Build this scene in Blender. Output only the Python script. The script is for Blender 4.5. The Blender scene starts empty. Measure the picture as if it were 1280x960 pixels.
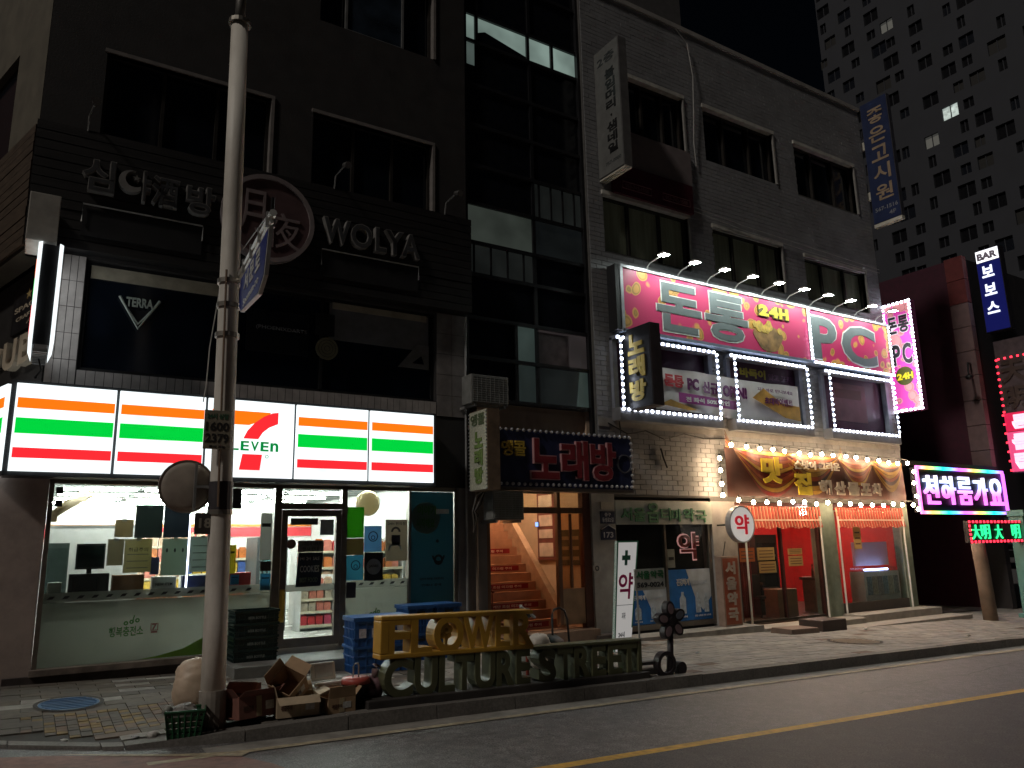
import bpy, bmesh, math, random
from mathutils import Vector, Matrix, Euler
random.seed(7)
SC = bpy.context.scene
COL = SC.collection
PI = math.pi

# ------------------------------------------------------------------ camera
def set_camera():
    f, pitch, roll, yaw = 961.0, math.radians(11.9), math.radians(1.2), math.radians(32.5)
    fwd = Vector((math.sin(yaw)*math.cos(pitch), math.cos(yaw)*math.cos(pitch), math.sin(pitch)))
    r = Vector((math.cos(yaw), -math.sin(yaw), 0)); u = r.cross(fwd)
    right = r*math.cos(roll) - u*math.sin(roll); up = r*math.sin(roll) + u*math.cos(roll)
    cd = bpy.data.cameras.new('camera'); co = bpy.data.objects.new('camera', cd); COL.objects.link(co)
    cd.sensor_width = 36.0; cd.lens = 36.0*f/1280.0; cd.clip_start = 0.05; cd.clip_end = 2000
    m = Matrix((right, up, -fwd)).transposed().to_4x4(); m.translation = Vector((0, -12, 1.75))
    co.matrix_world = m
    SC.camera = co
set_camera()

# ------------------------------------------------------------------ night sky + one dim warm key light from the left
SUN_EL, SUN_AZ = math.radians(45), math.radians(254)     # azimuth the light comes FROM, clockwise from +Y
world = bpy.data.worlds.new('World'); SC.world = world; world.use_nodes = True
wn = world.node_tree.nodes; wl = world.node_tree.links
bg = wn['Background']; sky = wn.new('ShaderNodeTexSky'); sky.sky_type = 'NISHITA'; sky.sun_disc = False
sky.sun_elevation = SUN_EL; sky.sun_rotation = SUN_AZ
wl.new(sky.outputs[0], bg.inputs[0]); bg.inputs[1].default_value = 0.0005
sd = bpy.data.lights.new('sun', 'SUN'); sd.energy = 0.78; sd.angle = math.radians(5); sd.color = (1.0, 0.93, 0.84)
so = bpy.data.objects.new('sun', sd); COL.objects.link(so)
sv = Vector((math.sin(SUN_AZ)*math.cos(SUN_EL), math.cos(SUN_AZ)*math.cos(SUN_EL), math.sin(SUN_EL)))
so.rotation_euler = sv.to_track_quat('Z', 'Y').to_euler()
SC.view_settings.view_transform = 'Standard'; SC.view_settings.look = 'None'
SC.view_settings.exposure = 0.0; SC.view_settings.gamma = 1.0; SC.view_settings.use_curve_mapping = False
SC.cycles.use_denoising = True
SC.cycles.max_bounces = 8; SC.cycles.transparent_max_bounces = 16; SC.cycles.sample_clamp_indirect = 3.0
SC.cycles.caustics_reflective = False; SC.cycles.caustics_refractive = False

# ------------------------------------------------------------------ materials
MATS = {}
def nodes(name):
    m = bpy.data.materials.new(name); m.use_nodes = True; MATS[name] = m
    return m, m.node_tree.nodes, m.node_tree.links, m.node_tree.nodes['Principled BSDF']
def mat(name, col, rough=.6, metal=0, var=.18, scale=6, bump=0, bscale=60, spec=.5, dirt=0, dirtcol=(.03,.025,.02), trans=0, stretch=None, grain=0):
    """painted / plain surface with colour variation, optional dirt blotches and fine bump"""
    if name in MATS: return MATS[name]
    m, n, l, p = nodes(name)
    tc = n.new('ShaderNodeTexCoord'); vec = tc.outputs['Object']
    geo = n.new('ShaderNodeNewGeometry'); vec = geo.outputs['Position']
    if stretch:
        mp = n.new('ShaderNodeMapping'); mp.inputs['Scale'].default_value = stretch; l.new(vec, mp.inputs['Vector']); vec = mp.outputs[0]
    no = n.new('ShaderNodeTexNoise'); no.inputs['Scale'].default_value = scale; no.inputs['Detail'].default_value = 6
    l.new(vec, no.inputs['Vector'])
    r = n.new('ShaderNodeValToRGB'); a, b = 1-var, 1+var
    r.color_ramp.elements[0].position = .3; r.color_ramp.elements[1].position = .7
    r.color_ramp.elements[0].color = tuple(min(1, c*a) for c in col)+(1,); r.color_ramp.elements[1].color = tuple(min(1, c*b) for c in col)+(1,)
    l.new(no.outputs['Fac'], r.inputs[0]); out = r.outputs[0]
    if dirt:
        n2 = n.new('ShaderNodeTexNoise'); n2.inputs['Scale'].default_value = 1.7; n2.inputs['Detail'].default_value = 9; n2.inputs['Roughness'].default_value = .7
        l.new(vec, n2.inputs['Vector'])
        r2 = n.new('ShaderNodeValToRGB'); r2.color_ramp.elements[0].position = .45; r2.color_ramp.elements[1].position = .75
        r2.color_ramp.elements[0].color = (0,0,0,1); r2.color_ramp.elements[1].color = (dirt,)*3+(1,)
        l.new(n2.outputs['Fac'], r2.inputs[0])
        mx = n.new('ShaderNodeMix'); mx.data_type = 'RGBA'; l.new(r2.outputs[0], mx.inputs[0]); l.new(out, mx.inputs[6]); mx.inputs[7].default_value = dirtcol+(1,)
        out = mx.outputs[2]
    if grain:
        n3 = n.new('ShaderNodeTexNoise'); n3.inputs['Scale'].default_value = 75; n3.inputs['Detail'].default_value = 3; l.new(vec, n3.inputs['Vector'])
        m3 = n.new('ShaderNodeMapRange'); m3.inputs[1].default_value = .35; m3.inputs[2].default_value = .68; m3.inputs[3].default_value = 1-grain; m3.inputs[4].default_value = 1+grain; l.new(n3.outputs['Fac'], m3.inputs[0])
        x3 = n.new('ShaderNodeVectorMath'); x3.operation = 'SCALE'; l.new(out, x3.inputs[0]); l.new(m3.outputs[0], x3.inputs['Scale']); out = x3.outputs[0]
    l.new(out, p.inputs['Base Color'])
    p.inputs['Metallic'].default_value = metal; p.inputs['Specular IOR Level'].default_value = spec
    rr = n.new('ShaderNodeMapRange'); rr.inputs[3].default_value = max(.04, rough-.1); rr.inputs[4].default_value = min(1, rough+.12)
    l.new(no.outputs['Fac'], rr.inputs[0]); l.new(rr.outputs[0], p.inputs['Roughness'])
    if bump:
        nb = n.new('ShaderNodeTexNoise'); nb.inputs['Scale'].default_value = bscale; nb.inputs['Detail'].default_value = 4
        l.new(vec, nb.inputs['Vector'])
        bp = n.new('ShaderNodeBump'); bp.inputs['Strength'].default_value = bump; bp.inputs['Distance'].default_value = .01
        l.new(nb.outputs['Fac'], bp.inputs['Height']); l.new(bp.outputs[0], p.inputs['Normal'])
    if trans: p.inputs['Transmission Weight'].default_value = trans
    return m
def emit(name, col, s=1.0, base=None, var=0, vs=3, sampling=True):
    """a surface that gives off light: lamp, tube, LED or lit sign face"""
    if name in MATS: return MATS[name]
    m, n, l, p = nodes(name)
    p.inputs['Base Color'].default_value = (base or tuple(c*.5 for c in col))+(1,); p.inputs['Roughness'].default_value = .35
    p.inputs['Emission Color'].default_value = col+(1,); p.inputs['Emission Strength'].default_value = s
    if var:
        g = n.new('ShaderNodeNewGeometry'); no = n.new('ShaderNodeTexNoise'); no.inputs['Scale'].default_value = vs
        l.new(g.outputs['Position'], no.inputs['Vector'])
        mr = n.new('ShaderNodeMapRange'); mr.inputs[1].default_value = .3; mr.inputs[2].default_value = .7; mr.inputs[3].default_value = s*(1-var); mr.inputs[4].default_value = s*(1+var)
        l.new(no.outputs['Fac'], mr.inputs[0]); l.new(mr.outputs[0], p.inputs['Emission Strength'])
    if not sampling: m.cycles.emission_sampling = 'NONE'
    return m
def schlick(n, l):
    """reflectance of a thin pane, the same from both sides"""
    lw = n.new('ShaderNodeLayerWeight'); lw.inputs[0].default_value = .5
    pw = n.new('ShaderNodeMath'); pw.operation = 'POWER'; pw.inputs[1].default_value = 5; l.new(lw.outputs['Facing'], pw.inputs[0])
    ma = n.new('ShaderNodeMath'); ma.operation = 'MULTIPLY_ADD'; ma.inputs[1].default_value = .9; ma.inputs[2].default_value = .04; l.new(pw.outputs[0], ma.inputs[0])
    return ma
def glass(name, tint=(.9,.95,.93), refl=.5, dirt=.0, dcol=(.3,.32,.3)):
    if name in MATS: return MATS[name]
    m, n, l, p = nodes(name); n.remove(p); o = n['Material Output']
    t = n.new('ShaderNodeBsdfTransparent'); t.inputs[0].default_value = tint+(1,)
    g = n.new('ShaderNodeBsdfGlossy'); g.inputs['Roughness'].default_value = .04; g.inputs[0].default_value = (refl,)*3+(1,)
    fr = schlick(n, l)
    mx = n.new('ShaderNodeMixShader'); l.new(fr.outputs[0], mx.inputs[0]); l.new(t.outputs[0], mx.inputs[1]); l.new(g.outputs[0], mx.inputs[2])
    out = mx
    if dirt:
        d = n.new('ShaderNodeBsdfDiffuse'); d.inputs[0].default_value = dcol+(1,)
        no = n.new('ShaderNodeTexNoise'); no.inputs['Scale'].default_value = 3; no.inputs['Detail'].default_value = 8
        mr = n.new('ShaderNodeMapRange'); mr.inputs[1].default_value = .35; mr.inputs[2].default_value = .8; mr.inputs[3].default_value = dirt*.3; mr.inputs[4].default_value = dirt
        l.new(no.outputs['Fac'], mr.inputs[0])
        m2 = n.new('ShaderNodeMixShader'); l.new(mr.outputs[0], m2.inputs[0]); l.new(mx.outputs[0], m2.inputs[1]); l.new(d.outputs[0], m2.inputs[2]); out = m2
    l.new(out.outputs[0], o.inputs[0])
    return m
def film(name, col, through=.25, trans=.5):
    """translucent sheet (frosted film, paper shade): diffuse + translucent + a little see-through"""
    if name in MATS: return MATS[name]
    m, n, l, p = nodes(name); n.remove(p); o = n['Material Output']
    d = n.new('ShaderNodeBsdfDiffuse'); d.inputs[0].default_value = col+(1,)
    t = n.new('ShaderNodeBsdfTranslucent'); t.inputs[0].default_value = col+(1,)
    tr = n.new('ShaderNodeBsdfTransparent')
    a = n.new('ShaderNodeMixShader'); a.inputs[0].default_value = trans; l.new(d.outputs[0], a.inputs[1]); l.new(t.outputs[0], a.inputs[2])
    b = n.new('ShaderNodeMixShader'); b.inputs[0].default_value = through; l.new(a.outputs[0], b.inputs[1]); l.new(tr.outputs[0], b.inputs[2])
    g = n.new('ShaderNodeBsdfGlossy'); g.inputs['Roughness'].default_value = .08; fr = schlick(n, l)
    c = n.new('ShaderNodeMixShader'); l.new(fr.outputs[0], c.inputs[0]); l.new(b.outputs[0], c.inputs[1]); l.new(g.outputs[0], c.inputs[2])
    l.new(c.outputs[0], o.inputs[0])
    return m
def ramp_emit(name, cols, axis, scale, s):
    """colour-changing LED tubing: colours run along one axis of the object"""
    if name in MATS: return MATS[name]
    m, n, l, p = nodes(name)
    g = n.new('ShaderNodeNewGeometry'); sp = n.new('ShaderNodeSeparateXYZ'); l.new(g.outputs['Position'], sp.inputs[0])
    mu = n.new('ShaderNodeMath'); mu.operation = 'MULTIPLY'; mu.inputs[1].default_value = scale; l.new(sp.outputs[axis], mu.inputs[0])
    fr = n.new('ShaderNodeMath'); fr.operation = 'FRACT'; l.new(mu.outputs[0], fr.inputs[0])
    r = n.new('ShaderNodeValToRGB'); cr = r.color_ramp
    k = len(cols)
    cr.elements[0].position = 0; cr.elements[0].color = cols[0]+(1,)
    cr.elements[1].position = 1; cr.elements[1].color = cols[0]+(1,)
    for i in range(1, k):
        e = cr.elements.new(i/k); e.color = cols[i]+(1,)
    l.new(fr.outputs[0], r.inputs[0]); l.new(r.outputs[0], p.inputs['Emission Color']); p.inputs['Emission Strength'].default_value = s
    p.inputs['Base Color'].default_value = (.05,.05,.05,1)
    return m

# ------------------------------------------------------------------ mesh builder
class B:
    def __init__(s): s.v = []; s.f = []; s.m = []; s.k = 0
    def mi(s, k): s.k = k; return s
    def add(s, vs, fs):
        o = len(s.v); s.v += [tuple(p) for p in vs]; s.f += [tuple(i+o for i in q) for q in fs]; s.m += [s.k]*len(fs); return s
    def box(s, x0, x1, y0, y1, z0, z1):
        return s.add([(x0,y0,z0),(x1,y0,z0),(x1,y1,z0),(x0,y1,z0),(x0,y0,z1),(x1,y0,z1),(x1,y1,z1),(x0,y1,z1)],
                     [(0,3,2,1),(4,5,6,7),(0,1,5,4),(1,2,6,5),(2,3,7,6),(3,0,4,7)])
    def hexa(s, lo, hi):
        return s.add(list(lo)+list(hi), [(0,3,2,1),(4,5,6,7),(0,1,5,4),(1,2,6,5),(2,3,7,6),(3,0,4,7)])
    def quad(s, a, b, c, d): return s.add([a,b,c,d], [(0,1,2,3)])
    def prism(s, poly, y0, y1):
        """polygon in x,z (counter-clockwise seen from -y), extruded y0 (front) .. y1"""
        n = len(poly); vs = [(x,y0,z) for x,z in poly]+[(x,y1,z) for x,z in poly]
        fs = [tuple(range(n)), tuple(range(2*n-1, n-1, -1))]+[(i, i+n, (i+1)%n+n, (i+1)%n) for i in range(n)]
        return s.add(vs, fs)
    def slab(s, poly, z0, z1):
        n = len(poly); vs = [(x,y,z0) for x,y in poly]+[(x,y,z1) for x,y in poly]
        fs = [tuple(range(n-1,-1,-1)), tuple(range(n, 2*n))]+[(i, (i+1)%n, (i+1)%n+n, i+n) for i in range(n)]
        return s.add(vs, fs)
    def tube(s, pts, r, n=6, r1=None):
        pts = [Vector(p) for p in pts]; k = len(pts); rings = []
        for i, p in enumerate(pts):
            d = (pts[min(i+1,k-1)]-pts[max(i-1,0)]).normalized()
            a = d.cross(Vector((0,0,1))) if abs(d.z) < .95 else d.cross(Vector((1,0,0)))
            a.normalize(); b = d.cross(a); rr = r if r1 is None else r+(r1-r)*i/(k-1)
            rings.append([p+(a*math.cos(2*PI*j/n)+b*math.sin(2*PI*j/n))*rr for j in range(n)])
        vs = [q for ring in rings for q in ring]; fs = []
        for i in range(k-1):
            for j in range(n): fs.append((i*n+j, i*n+(j+1)%n, (i+1)*n+(j+1)%n, (i+1)*n+j))
        fs += [tuple(range(n-1,-1,-1)), tuple((k-1)*n+j for j in range(n))]
        return s.add(vs, fs)
    def ball(s, c, r, n=8, m=5, sz=(1,1,1), fn=None):
        vs = []; fs = []
        for i in range(m+1):
            th = PI*i/m
            for j in range(n):
                ph = 2*PI*j/n; d = Vector((math.sin(th)*math.cos(ph), math.sin(th)*math.sin(ph), math.cos(th)))
                q = r*(fn(d) if fn else 1)
                vs.append((c[0]+d.x*q*sz[0], c[1]+d.y*q*sz[1], c[2]+d.z*q*sz[2]))
        for i in range(m):
            for j in range(n): fs.append((i*n+j, (i+1)*n+j, (i+1)*n+(j+1)%n, i*n+(j+1)%n))
        return s.add(vs, fs)
    def ring(s, c, r0, r1, y0, y1, n=24, a0=0, a1=2*PI):
        """flat ring in x,z extruded along y"""
        full = abs(a1-a0-2*PI) < 1e-6; k = n if full else n+1; vs = []
        for i in range(k):
            a = a0+(a1-a0)*i/n; cx, sz_ = math.cos(a), math.sin(a)
            vs += [(c[0]+r1*cx,y0,c[1]+r1*sz_),(c[0]+r0*cx,y0,c[1]+r0*sz_),(c[0]+r0*cx,y1,c[1]+r0*sz_),(c[0]+r1*cx,y1,c[1]+r1*sz_)]
        fs = []
        for i in range(n):
            a, b = 4*i, 4*((i+1)%k)
            for t in range(4): fs.append((a+t, b+t, b+(t+1)%4, a+(t+1)%4))
        if not full: fs += [(0,1,2,3), (4*n+3,4*n+2,4*n+1,4*n)]
        return s.add(vs, fs)
    def mesh(s, name, mats, smooth=False, off=(0,0,0)):
        me = bpy.data.meshes.new(name)
        me.from_pydata([(x-off[0],y-off[1],z-off[2]) for x,y,z in s.v], [], s.f)
        for mm in (mats if isinstance(mats, (list,tuple)) else [mats]): me.materials.append(mm)
        if isinstance(mats, (list,tuple)): me.polygons.foreach_set('material_index', s.m)
        bm = bmesh.new(); bm.from_mesh(me); bmesh.ops.recalc_face_normals(bm, faces=bm.faces); bm.to_mesh(me); bm.free()
        if smooth: me.polygons.foreach_set('use_smooth', [True]*len(me.polygons))
        me.update(); return me
    def part(s, name, mats, parent, smooth=False, bevel=0):
        o = bpy.data.objects.new(name, s.mesh(name, mats, smooth, ORG.get(parent.name, (0,0,0)) if parent else (0,0,0)))
        COL.objects.link(o)
        if parent: o.parent = parent; ORG[o.name] = ORG.get(parent.name, (0,0,0))
        if bevel: md = o.modifiers.new('bevel', 'BEVEL'); md.width = bevel; md.segments = 2; md.limit_method = 'ANGLE'
        return o
    def single(s, name, mats, label, cat, base=(0,0,0), group=None, smooth=False, bevel=0):
        o = bpy.data.objects.new(name, s.mesh(name, mats, smooth, base)); COL.objects.link(o); o.location = base; ORG[o.name] = base
        if bevel: md = o.modifiers.new('bevel', 'BEVEL'); md.width = bevel; md.segments = 2; md.limit_method = 'ANGLE'
        return tag(o, label, cat, group)
    def setting(s, name, mats, smooth=False):
        o = bpy.data.objects.new(name, s.mesh(name, mats, smooth)); COL.objects.link(o); o['kind'] = 'structure'; ORG[o.name] = (0,0,0); return o
ORG = {}
def tag(o, label, cat, group=None):
    o['label'] = label; o['category'] = cat
    if group: o['group'] = group
    return o
def T(name, label, cat, base=(0,0,0), rz=None, group=None, rot=None):
    """a thing: an Empty at its base. rz None: parts are written in world coordinates; otherwise in the thing's own frame"""
    o = bpy.data.objects.new(name, None); o.empty_display_size = .1; COL.objects.link(o); o.location = base
    if rz is None and rot is None: ORG[o.name] = tuple(base)
    else:
        ORG[o.name] = (0,0,0); o.rotation_euler = rot if rot else (0,0,rz)
    return tag(o, label, cat, group)
def inst(name, me, parent, loc, rot=(0,0,0), scale=None):
    o = bpy.data.objects.new(name, me); COL.objects.link(o); o.parent = parent
    b = ORG.get(parent.name, (0,0,0)) if parent else (0,0,0)
    o.location = (loc[0]-b[0], loc[1]-b[1], loc[2]-b[2]); o.rotation_euler = rot
    if scale: o.scale = scale
    return o

# ------------------------------------------------------------------ lettering
GC = {}; GK = []
def glyph(body, bold=0.0, res=3):
    key = (body, bold, res)
    if key in GC: return GC[key]
    if not GK: GK.append(bpy.data.curves.new('g', 'FONT'))
    c = GK[0]; c.body = body; c.offset = bold; c.resolution_u = res; c.extrude = .5; c.fill_mode = 'BOTH'
    o = bpy.data.objects.new('g', c)
    me = o.to_mesh()
    vs = [(v.co.x, v.co.y, v.co.z) for v in me.vertices]; fs = [tuple(p.vertices) for p in me.polygons]
    o.to_mesh_clear(); bpy.data.objects.remove(o)
    if not vs: vs = [(0,0,-.5),(1,0,-.5),(1,1,-.5),(0,1,.5)]; fs = [(0,1,2,3)]
    xs = [v[0] for v in vs]; ys = [v[1] for v in vs]
    x0, x1, y0, y1 = min(xs), max(xs), min(ys), max(ys)
    w, h = max(x1-x0, 1e-3), max(y1-y0, 1e-3)
    GC[key] = ([((v[0]-x0)/w, (v[1]-y0)/h, v[2]) for v in vs], fs, w/h)
    return GC[key]
def put(b, body, x0, x1, z0, z1, yf, yb, bold=0.0, res=3, shear=0.0):
    """stand text in the box x0..x1, z0..z1 with its front at y=yf and back at y=yb"""
    vs, fs, _ = glyph(body, bold, res)
    return b.add([(x0+u*(x1-x0)+shear*(v-.5)*(z1-z0), yb+(yf-yb)*(w+.5), z0+v*(z1-z0)) for u,v,w in vs], fs)
def word(parent, body, x0, x1, z0, z1, yf, yb, m, bold=.02, gap=.08, vertical=False, name='letter', res=3, outline=None, ob=.05):
    """each character its own part, in equal cells along x (or down z)"""
    n = len(body); out = []
    for i, ch in enumerate(body):
        if ch == ' ': continue
        if vertical:
            h = (z1-z0)/n; a, b_, c, d = x0, x1, z1-(i+1)*h+h*gap/2, z1-i*h-h*gap/2
        else:
            w = (x1-x0)/n; a, b_, c, d = x0+i*w+w*gap/2, x0+(i+1)*w-w*gap/2, z0, z1
        if ch == '·': 
            cx, cz, r = (a+b_)/2, (c+d)/2, .12*min(b_-a, d-c); a, b_, c, d = cx-r, cx+r, cz-r, cz+r
        if ch == 'ㅡ': c, d = (c+d)/2-.05*(d-c), (c+d)/2+.05*(d-c)
        o = put(B(), ch, a, b_, c, d, yf, yb, bold, res).part(name, m, parent)
        if outline:
            e = ob*(d-c); put(B(), ch, a-e, b_+e, c-e, d+e, yf+.006, yb+.003, bold+ob*1.3, res).part('letter_outline', outline, o)
        out.append(o)
    return out
def line(parent, body, x0, x1, z0, z1, y, m, bold=.01, name='lettering', t=.003):
    return put(B(), body, x0, x1, z0, z1, y-t, y+.001, bold, 2).part(name, m, parent)

def grid_wall(b, x0, x1, z0, z1, y0, y1, holes):
    """wall in the x,z plane with rectangular openings, front y0, back y1"""
    xs = sorted({x0, x1, *[h[0] for h in holes], *[h[1] for h in holes]}); zs = sorted({z0, z1, *[h[2] for h in holes], *[h[3] for h in holes]})
    xs = [x for x in xs if x0 <= x <= x1]; zs = [z for z in zs if z0 <= z <= z1]
    def solid(i, j):
        if i < 0 or j < 0 or i >= len(xs)-1 or j >= len(zs)-1: return False
        cx, cz = (xs[i]+xs[i+1])/2, (zs[j]+zs[j+1])/2
        return not any(h[0] < cx < h[1] and h[2] < cz < h[3] for h in holes)
    for i in range(len(xs)-1):
        for j in range(len(zs)-1):
            if not solid(i, j): continue
            a, c, d, e = xs[i], xs[i+1], zs[j], zs[j+1]
            b.quad((a,y0,d),(c,y0,d),(c,y0,e),(a,y0,e)); b.quad((c,y1,d),(a,y1,d),(a,y1,e),(c,y1,e))
            if not solid(i-1, j): b.quad((a,y1,d),(a,y0,d),(a,y0,e),(a,y1,e))
            if not solid(i+1, j): b.quad((c,y0,d),(c,y1,d),(c,y1,e),(c,y0,e))
            if not solid(i, j-1): b.quad((a,y1,d),(c,y1,d),(c,y0,d),(a,y0,d))
            if not solid(i, j+1): b.quad((a,y0,e),(c,y0,e),(c,y1,e),(a,y1,e))
    return b
def g(x): return .04-.022*x          # the street falls gently to the right
def sw(x): return g(x)+.14           # top of the pavement

# shared materials
M_asph = mat('asphalt', (.155,.146,.143), .58, var=.35, scale=9, bump=.5, bscale=90, dirt=.55, dirtcol=(.08,.074,.073), grain=.55)
M_conc = mat('concrete', (.30,.28,.25), .8, var=.2, scale=5, bump=.3, bscale=40, dirt=.5)
M_kerb = mat('granite', (.17,.155,.14), .75, var=.25, scale=40, bump=.25, bscale=80, dirt=.5)
M_black = mat('black_metal', (.012,.012,.013), .4, var=.3)
M_dark = mat('dark_bronze', (.035,.03,.026), .42, metal=.3, var=.25)
M_alu = mat('aluminium', (.42,.42,.41), .38, metal=.7, var=.12)
M_white = mat('white_paint', (.72,.71,.68), .5, var=.06, dirt=.2, dirtcol=(.3,.27,.22))
M_grey = mat('grey_paint', (.22,.22,.215), .55, var=.15, dirt=.4)
M_glassdark = mat('dark_glass', (.006,.008,.012), .06, var=.2, spec=.6)
M_glass = glass('clear_glass', dirt=.06)
M_navyglass = mat('navy_glass', (.006,.009,.016), .08, var=.4, scale=2, spec=.55)
M_cable = mat('cable_rubber', (.02,.02,.02), .6)
M_cablew = mat('pale_cable', (.45,.44,.42), .6)

# ================================================================== THE SETTING
b = B(); b.quad((-400,-400,g(-400)),(500,-400,g(500)),(500,400,g(500)),(-400,400,g(-400)))
road = b.setting('road', M_asph)
M_edge = mat('pale_road_paint', (.40,.33,.22), .7, var=.35, scale=14, dirt=.75, dirtcol=(.10,.09,.085))
M_dasph = mat('dark_asphalt', (.088,.08,.078), .68, var=.3, scale=7, bump=.6, bscale=70, dirt=.6, dirtcol=(.055,.05,.05), grain=.55)
M_cline = mat('yellow_road_paint', (.66,.38,.06), .65, var=.25, scale=14, dirt=.6, dirtcol=(.14,.10,.05))
def strip(name, m, y0a, y0b, y1a, y1b, x0, x1, lift, n=1):
    bb = B()
    for i in range(n):
        a, c = x0+(x1-x0)*i/n, x0+(x1-x0)*(i+1)/n
        fa, fc = i/n, (i+1)/n
        bb.quad((a, y0a+(y0b-y0a)*fa, g(a)+lift), (c, y0a+(y0b-y0a)*fc, g(c)+lift), (c, y1a+(y1b-y1a)*fc, g(c)+lift), (a, y1a+(y1b-y1a)*fa, g(a)+lift))
    return bb.setting(name, m)
strip('gutter_strip', M_conc, -4.46, -4.46, -4.12, -4.12, 1.6, 60, .004, 30)
strip('edge_line', M_edge, -4.50, -4.50, -4.40, -4.40, 1.1, 60, .008, 30)
strip('centre_line', M_cline, -6.39, -6.93, -6.26, -6.80, 3.0, 18, .004, 10)
strip('centre_line', M_cline, -6.93, -8.5, -6.80, -8.37, 18, 60, .004, 10)
strip('resurfaced_lane', M_dasph, -14.0, -14.0, -6.37, -8.45, 2.5, 60, .002, 30)
strip('resurfaced_lane', M_dasph, -14.0, -14.0, -8.0, -6.37, -40, 2.5, .002, 20)
for k_ in (1,3):   # sealed cracks wandering along the lanes
    rr_ = random.Random(90+k_); x_, y_ = (4.5,-5.2,)if k_ == 0 else ((9,-5.6) if k_ == 1 else ((6.5,-7.6) if k_ == 2 else ((11,-8.2) if k_ == 3 else (13,-4.9)))); bb = B(); pr = None
    for q in range(22):
        x_ += rr_.uniform(.12,.3); y_ += rr_.uniform(-.07,.06); w_ = rr_.uniform(.003,.009); c_ = (x_,y_,w_)
        if pr: bb.quad((pr[0],pr[1]-pr[2],g(pr[0])+.0055),(x_,y_-w_,g(x_)+.0055),(x_,y_+w_,g(x_)+.0055),(pr[0],pr[1]+pr[2],g(pr[0])+.0055))
        pr = c_
    bb.setting('road_crack', mat('crack_tar',(.035,.033,.033),.6))
M_pink = mat('red_surfacing', (.26,.145,.12), .8, var=.25, scale=12, bump=.35, bscale=110, dirt=.5, dirtcol=(.12,.09,.08))
bb = B(); pts = [(-6,-5.4),(1.2,-7.5),(2.15,-5.6),(2.0,-5.0),(1.83,-4.62),(1.4,-4.32),(.9,-4.0),(.45,-3.70),(.05,-3.52),(-6,-1.0)]
bb.add([(x,y,g(x)+.006) for x,y in pts], [tuple(range(len(pts)))]); bb.setting('red_surfacing', M_pink)
bb = B(); pts = [(.45,-3.66),(.9,-3.95),(1.4,-4.26),(1.85,-4.44),(1.92,-4.52),(1.83,-4.62),(1.4,-4.34),(.9,-4.03)]
bb.add([(x,y,g(x)+.011) for x,y in pts], [tuple(range(len(pts)))]); bb.setting('surfacing_border', M_edge)

# kerb: outer edge path
def kerb_y(x):
    if x < .95: return -3.78+(.95-x)*.74
    if x < 2.6: return -3.78-.34*math.sin((x-.95)/1.65*PI/2)
    return -4.12
def lift(x, y):
    """height of the pavement above the road (dropped at the corner and at the far ramp)"""
    t = max(0, min(1, (x-.7)/2.2)); t = t*t*(3-2*t)
    near = max(0, min(1, (-1.2-y)/1.8))
    h = .14-(.115*(1-t))*near
    if x > 16.6: h -= .10*min(1, (x-16.6)/1.3)*max(0, min(1, (-1.6-y)/2.0))
    return h
bb = B()
for i in range(60):
    a, c = -3.5+i*.5, -3.0+i*.5
    bb.hexa([(a,kerb_y(a)+.03,g(a)-.2),(c,kerb_y(c)+.03,g(c)-.2),(c,kerb_y(c)+.18,g(c)-.2),(a,kerb_y(a)+.18,g(a)-.2)], [(a,kerb_y(a)+.03,g(a)-.005),(c,kerb_y(c)+.03,g(c)-.005),(c,kerb_y(c)+.18,g(c)-.005),(a,kerb_y(a)+.18,g(a)-.005)])
kerb = bb.setting('kerb', M_conc)
xs = [-3.5+.72*i for i in range(8)]
xs = [x for x in xs if x < 1.0]; x = 1.0
xs.append(x)
while x < 26: x += .995; xs.append(x)
for i in range(len(xs)-1):
    a, c = xs[i]+.006, xs[i+1]-.006
    ya, yc = kerb_y(a), kerb_y(c); j = random.uniform(-.004,.004)
    za, zc = g(a)+lift(a,ya)+.006+j, g(c)+lift(c,yc)+.006+j
    B().hexa([(a,ya,g(a)-.1),(c,yc,g(c)-.1),(c,yc+.2,g(c)-.1),(a,ya+.2,g(a)-.1)], [(a,ya+.012,za),(c,yc+.012,zc),(c,yc+.2,zc),(a,ya+.2,za)]).part('kerb_stone', M_kerb, kerb)

# pavement: mortar bed plus single pavers
M_bed = mat('paver_joint', (.05,.045,.04), .9, var=.3)
bb = B(); nx = 64
for i in range(nx):
    a, c = -4+i*.5, -4+(i+1)*.5
    ny = 8
    for j in range(ny):
        def P(x, t):
            y = kerb_y(x)+.19+(0.6-kerb_y(x)-.19)*t; return (x, y, g(x)+lift(x,y)-.016)
        bb.quad(P(a,j/ny), P(c,j/ny), P(c,(j+1)/ny), P(a,(j+1)/ny))
pav = bb.setting('sidewalk', M_bed)
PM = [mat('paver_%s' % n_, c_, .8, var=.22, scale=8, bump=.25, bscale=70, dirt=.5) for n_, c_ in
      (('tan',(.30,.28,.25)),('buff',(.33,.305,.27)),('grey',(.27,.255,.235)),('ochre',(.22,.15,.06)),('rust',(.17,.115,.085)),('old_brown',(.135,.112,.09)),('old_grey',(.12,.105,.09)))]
cand = []
def paver(x0, x1, y0, y1, mi):
    cand.append((x0+.004, x1-.004, y0+.004, y1-.004, mi))
r = 0; y = .1
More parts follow.
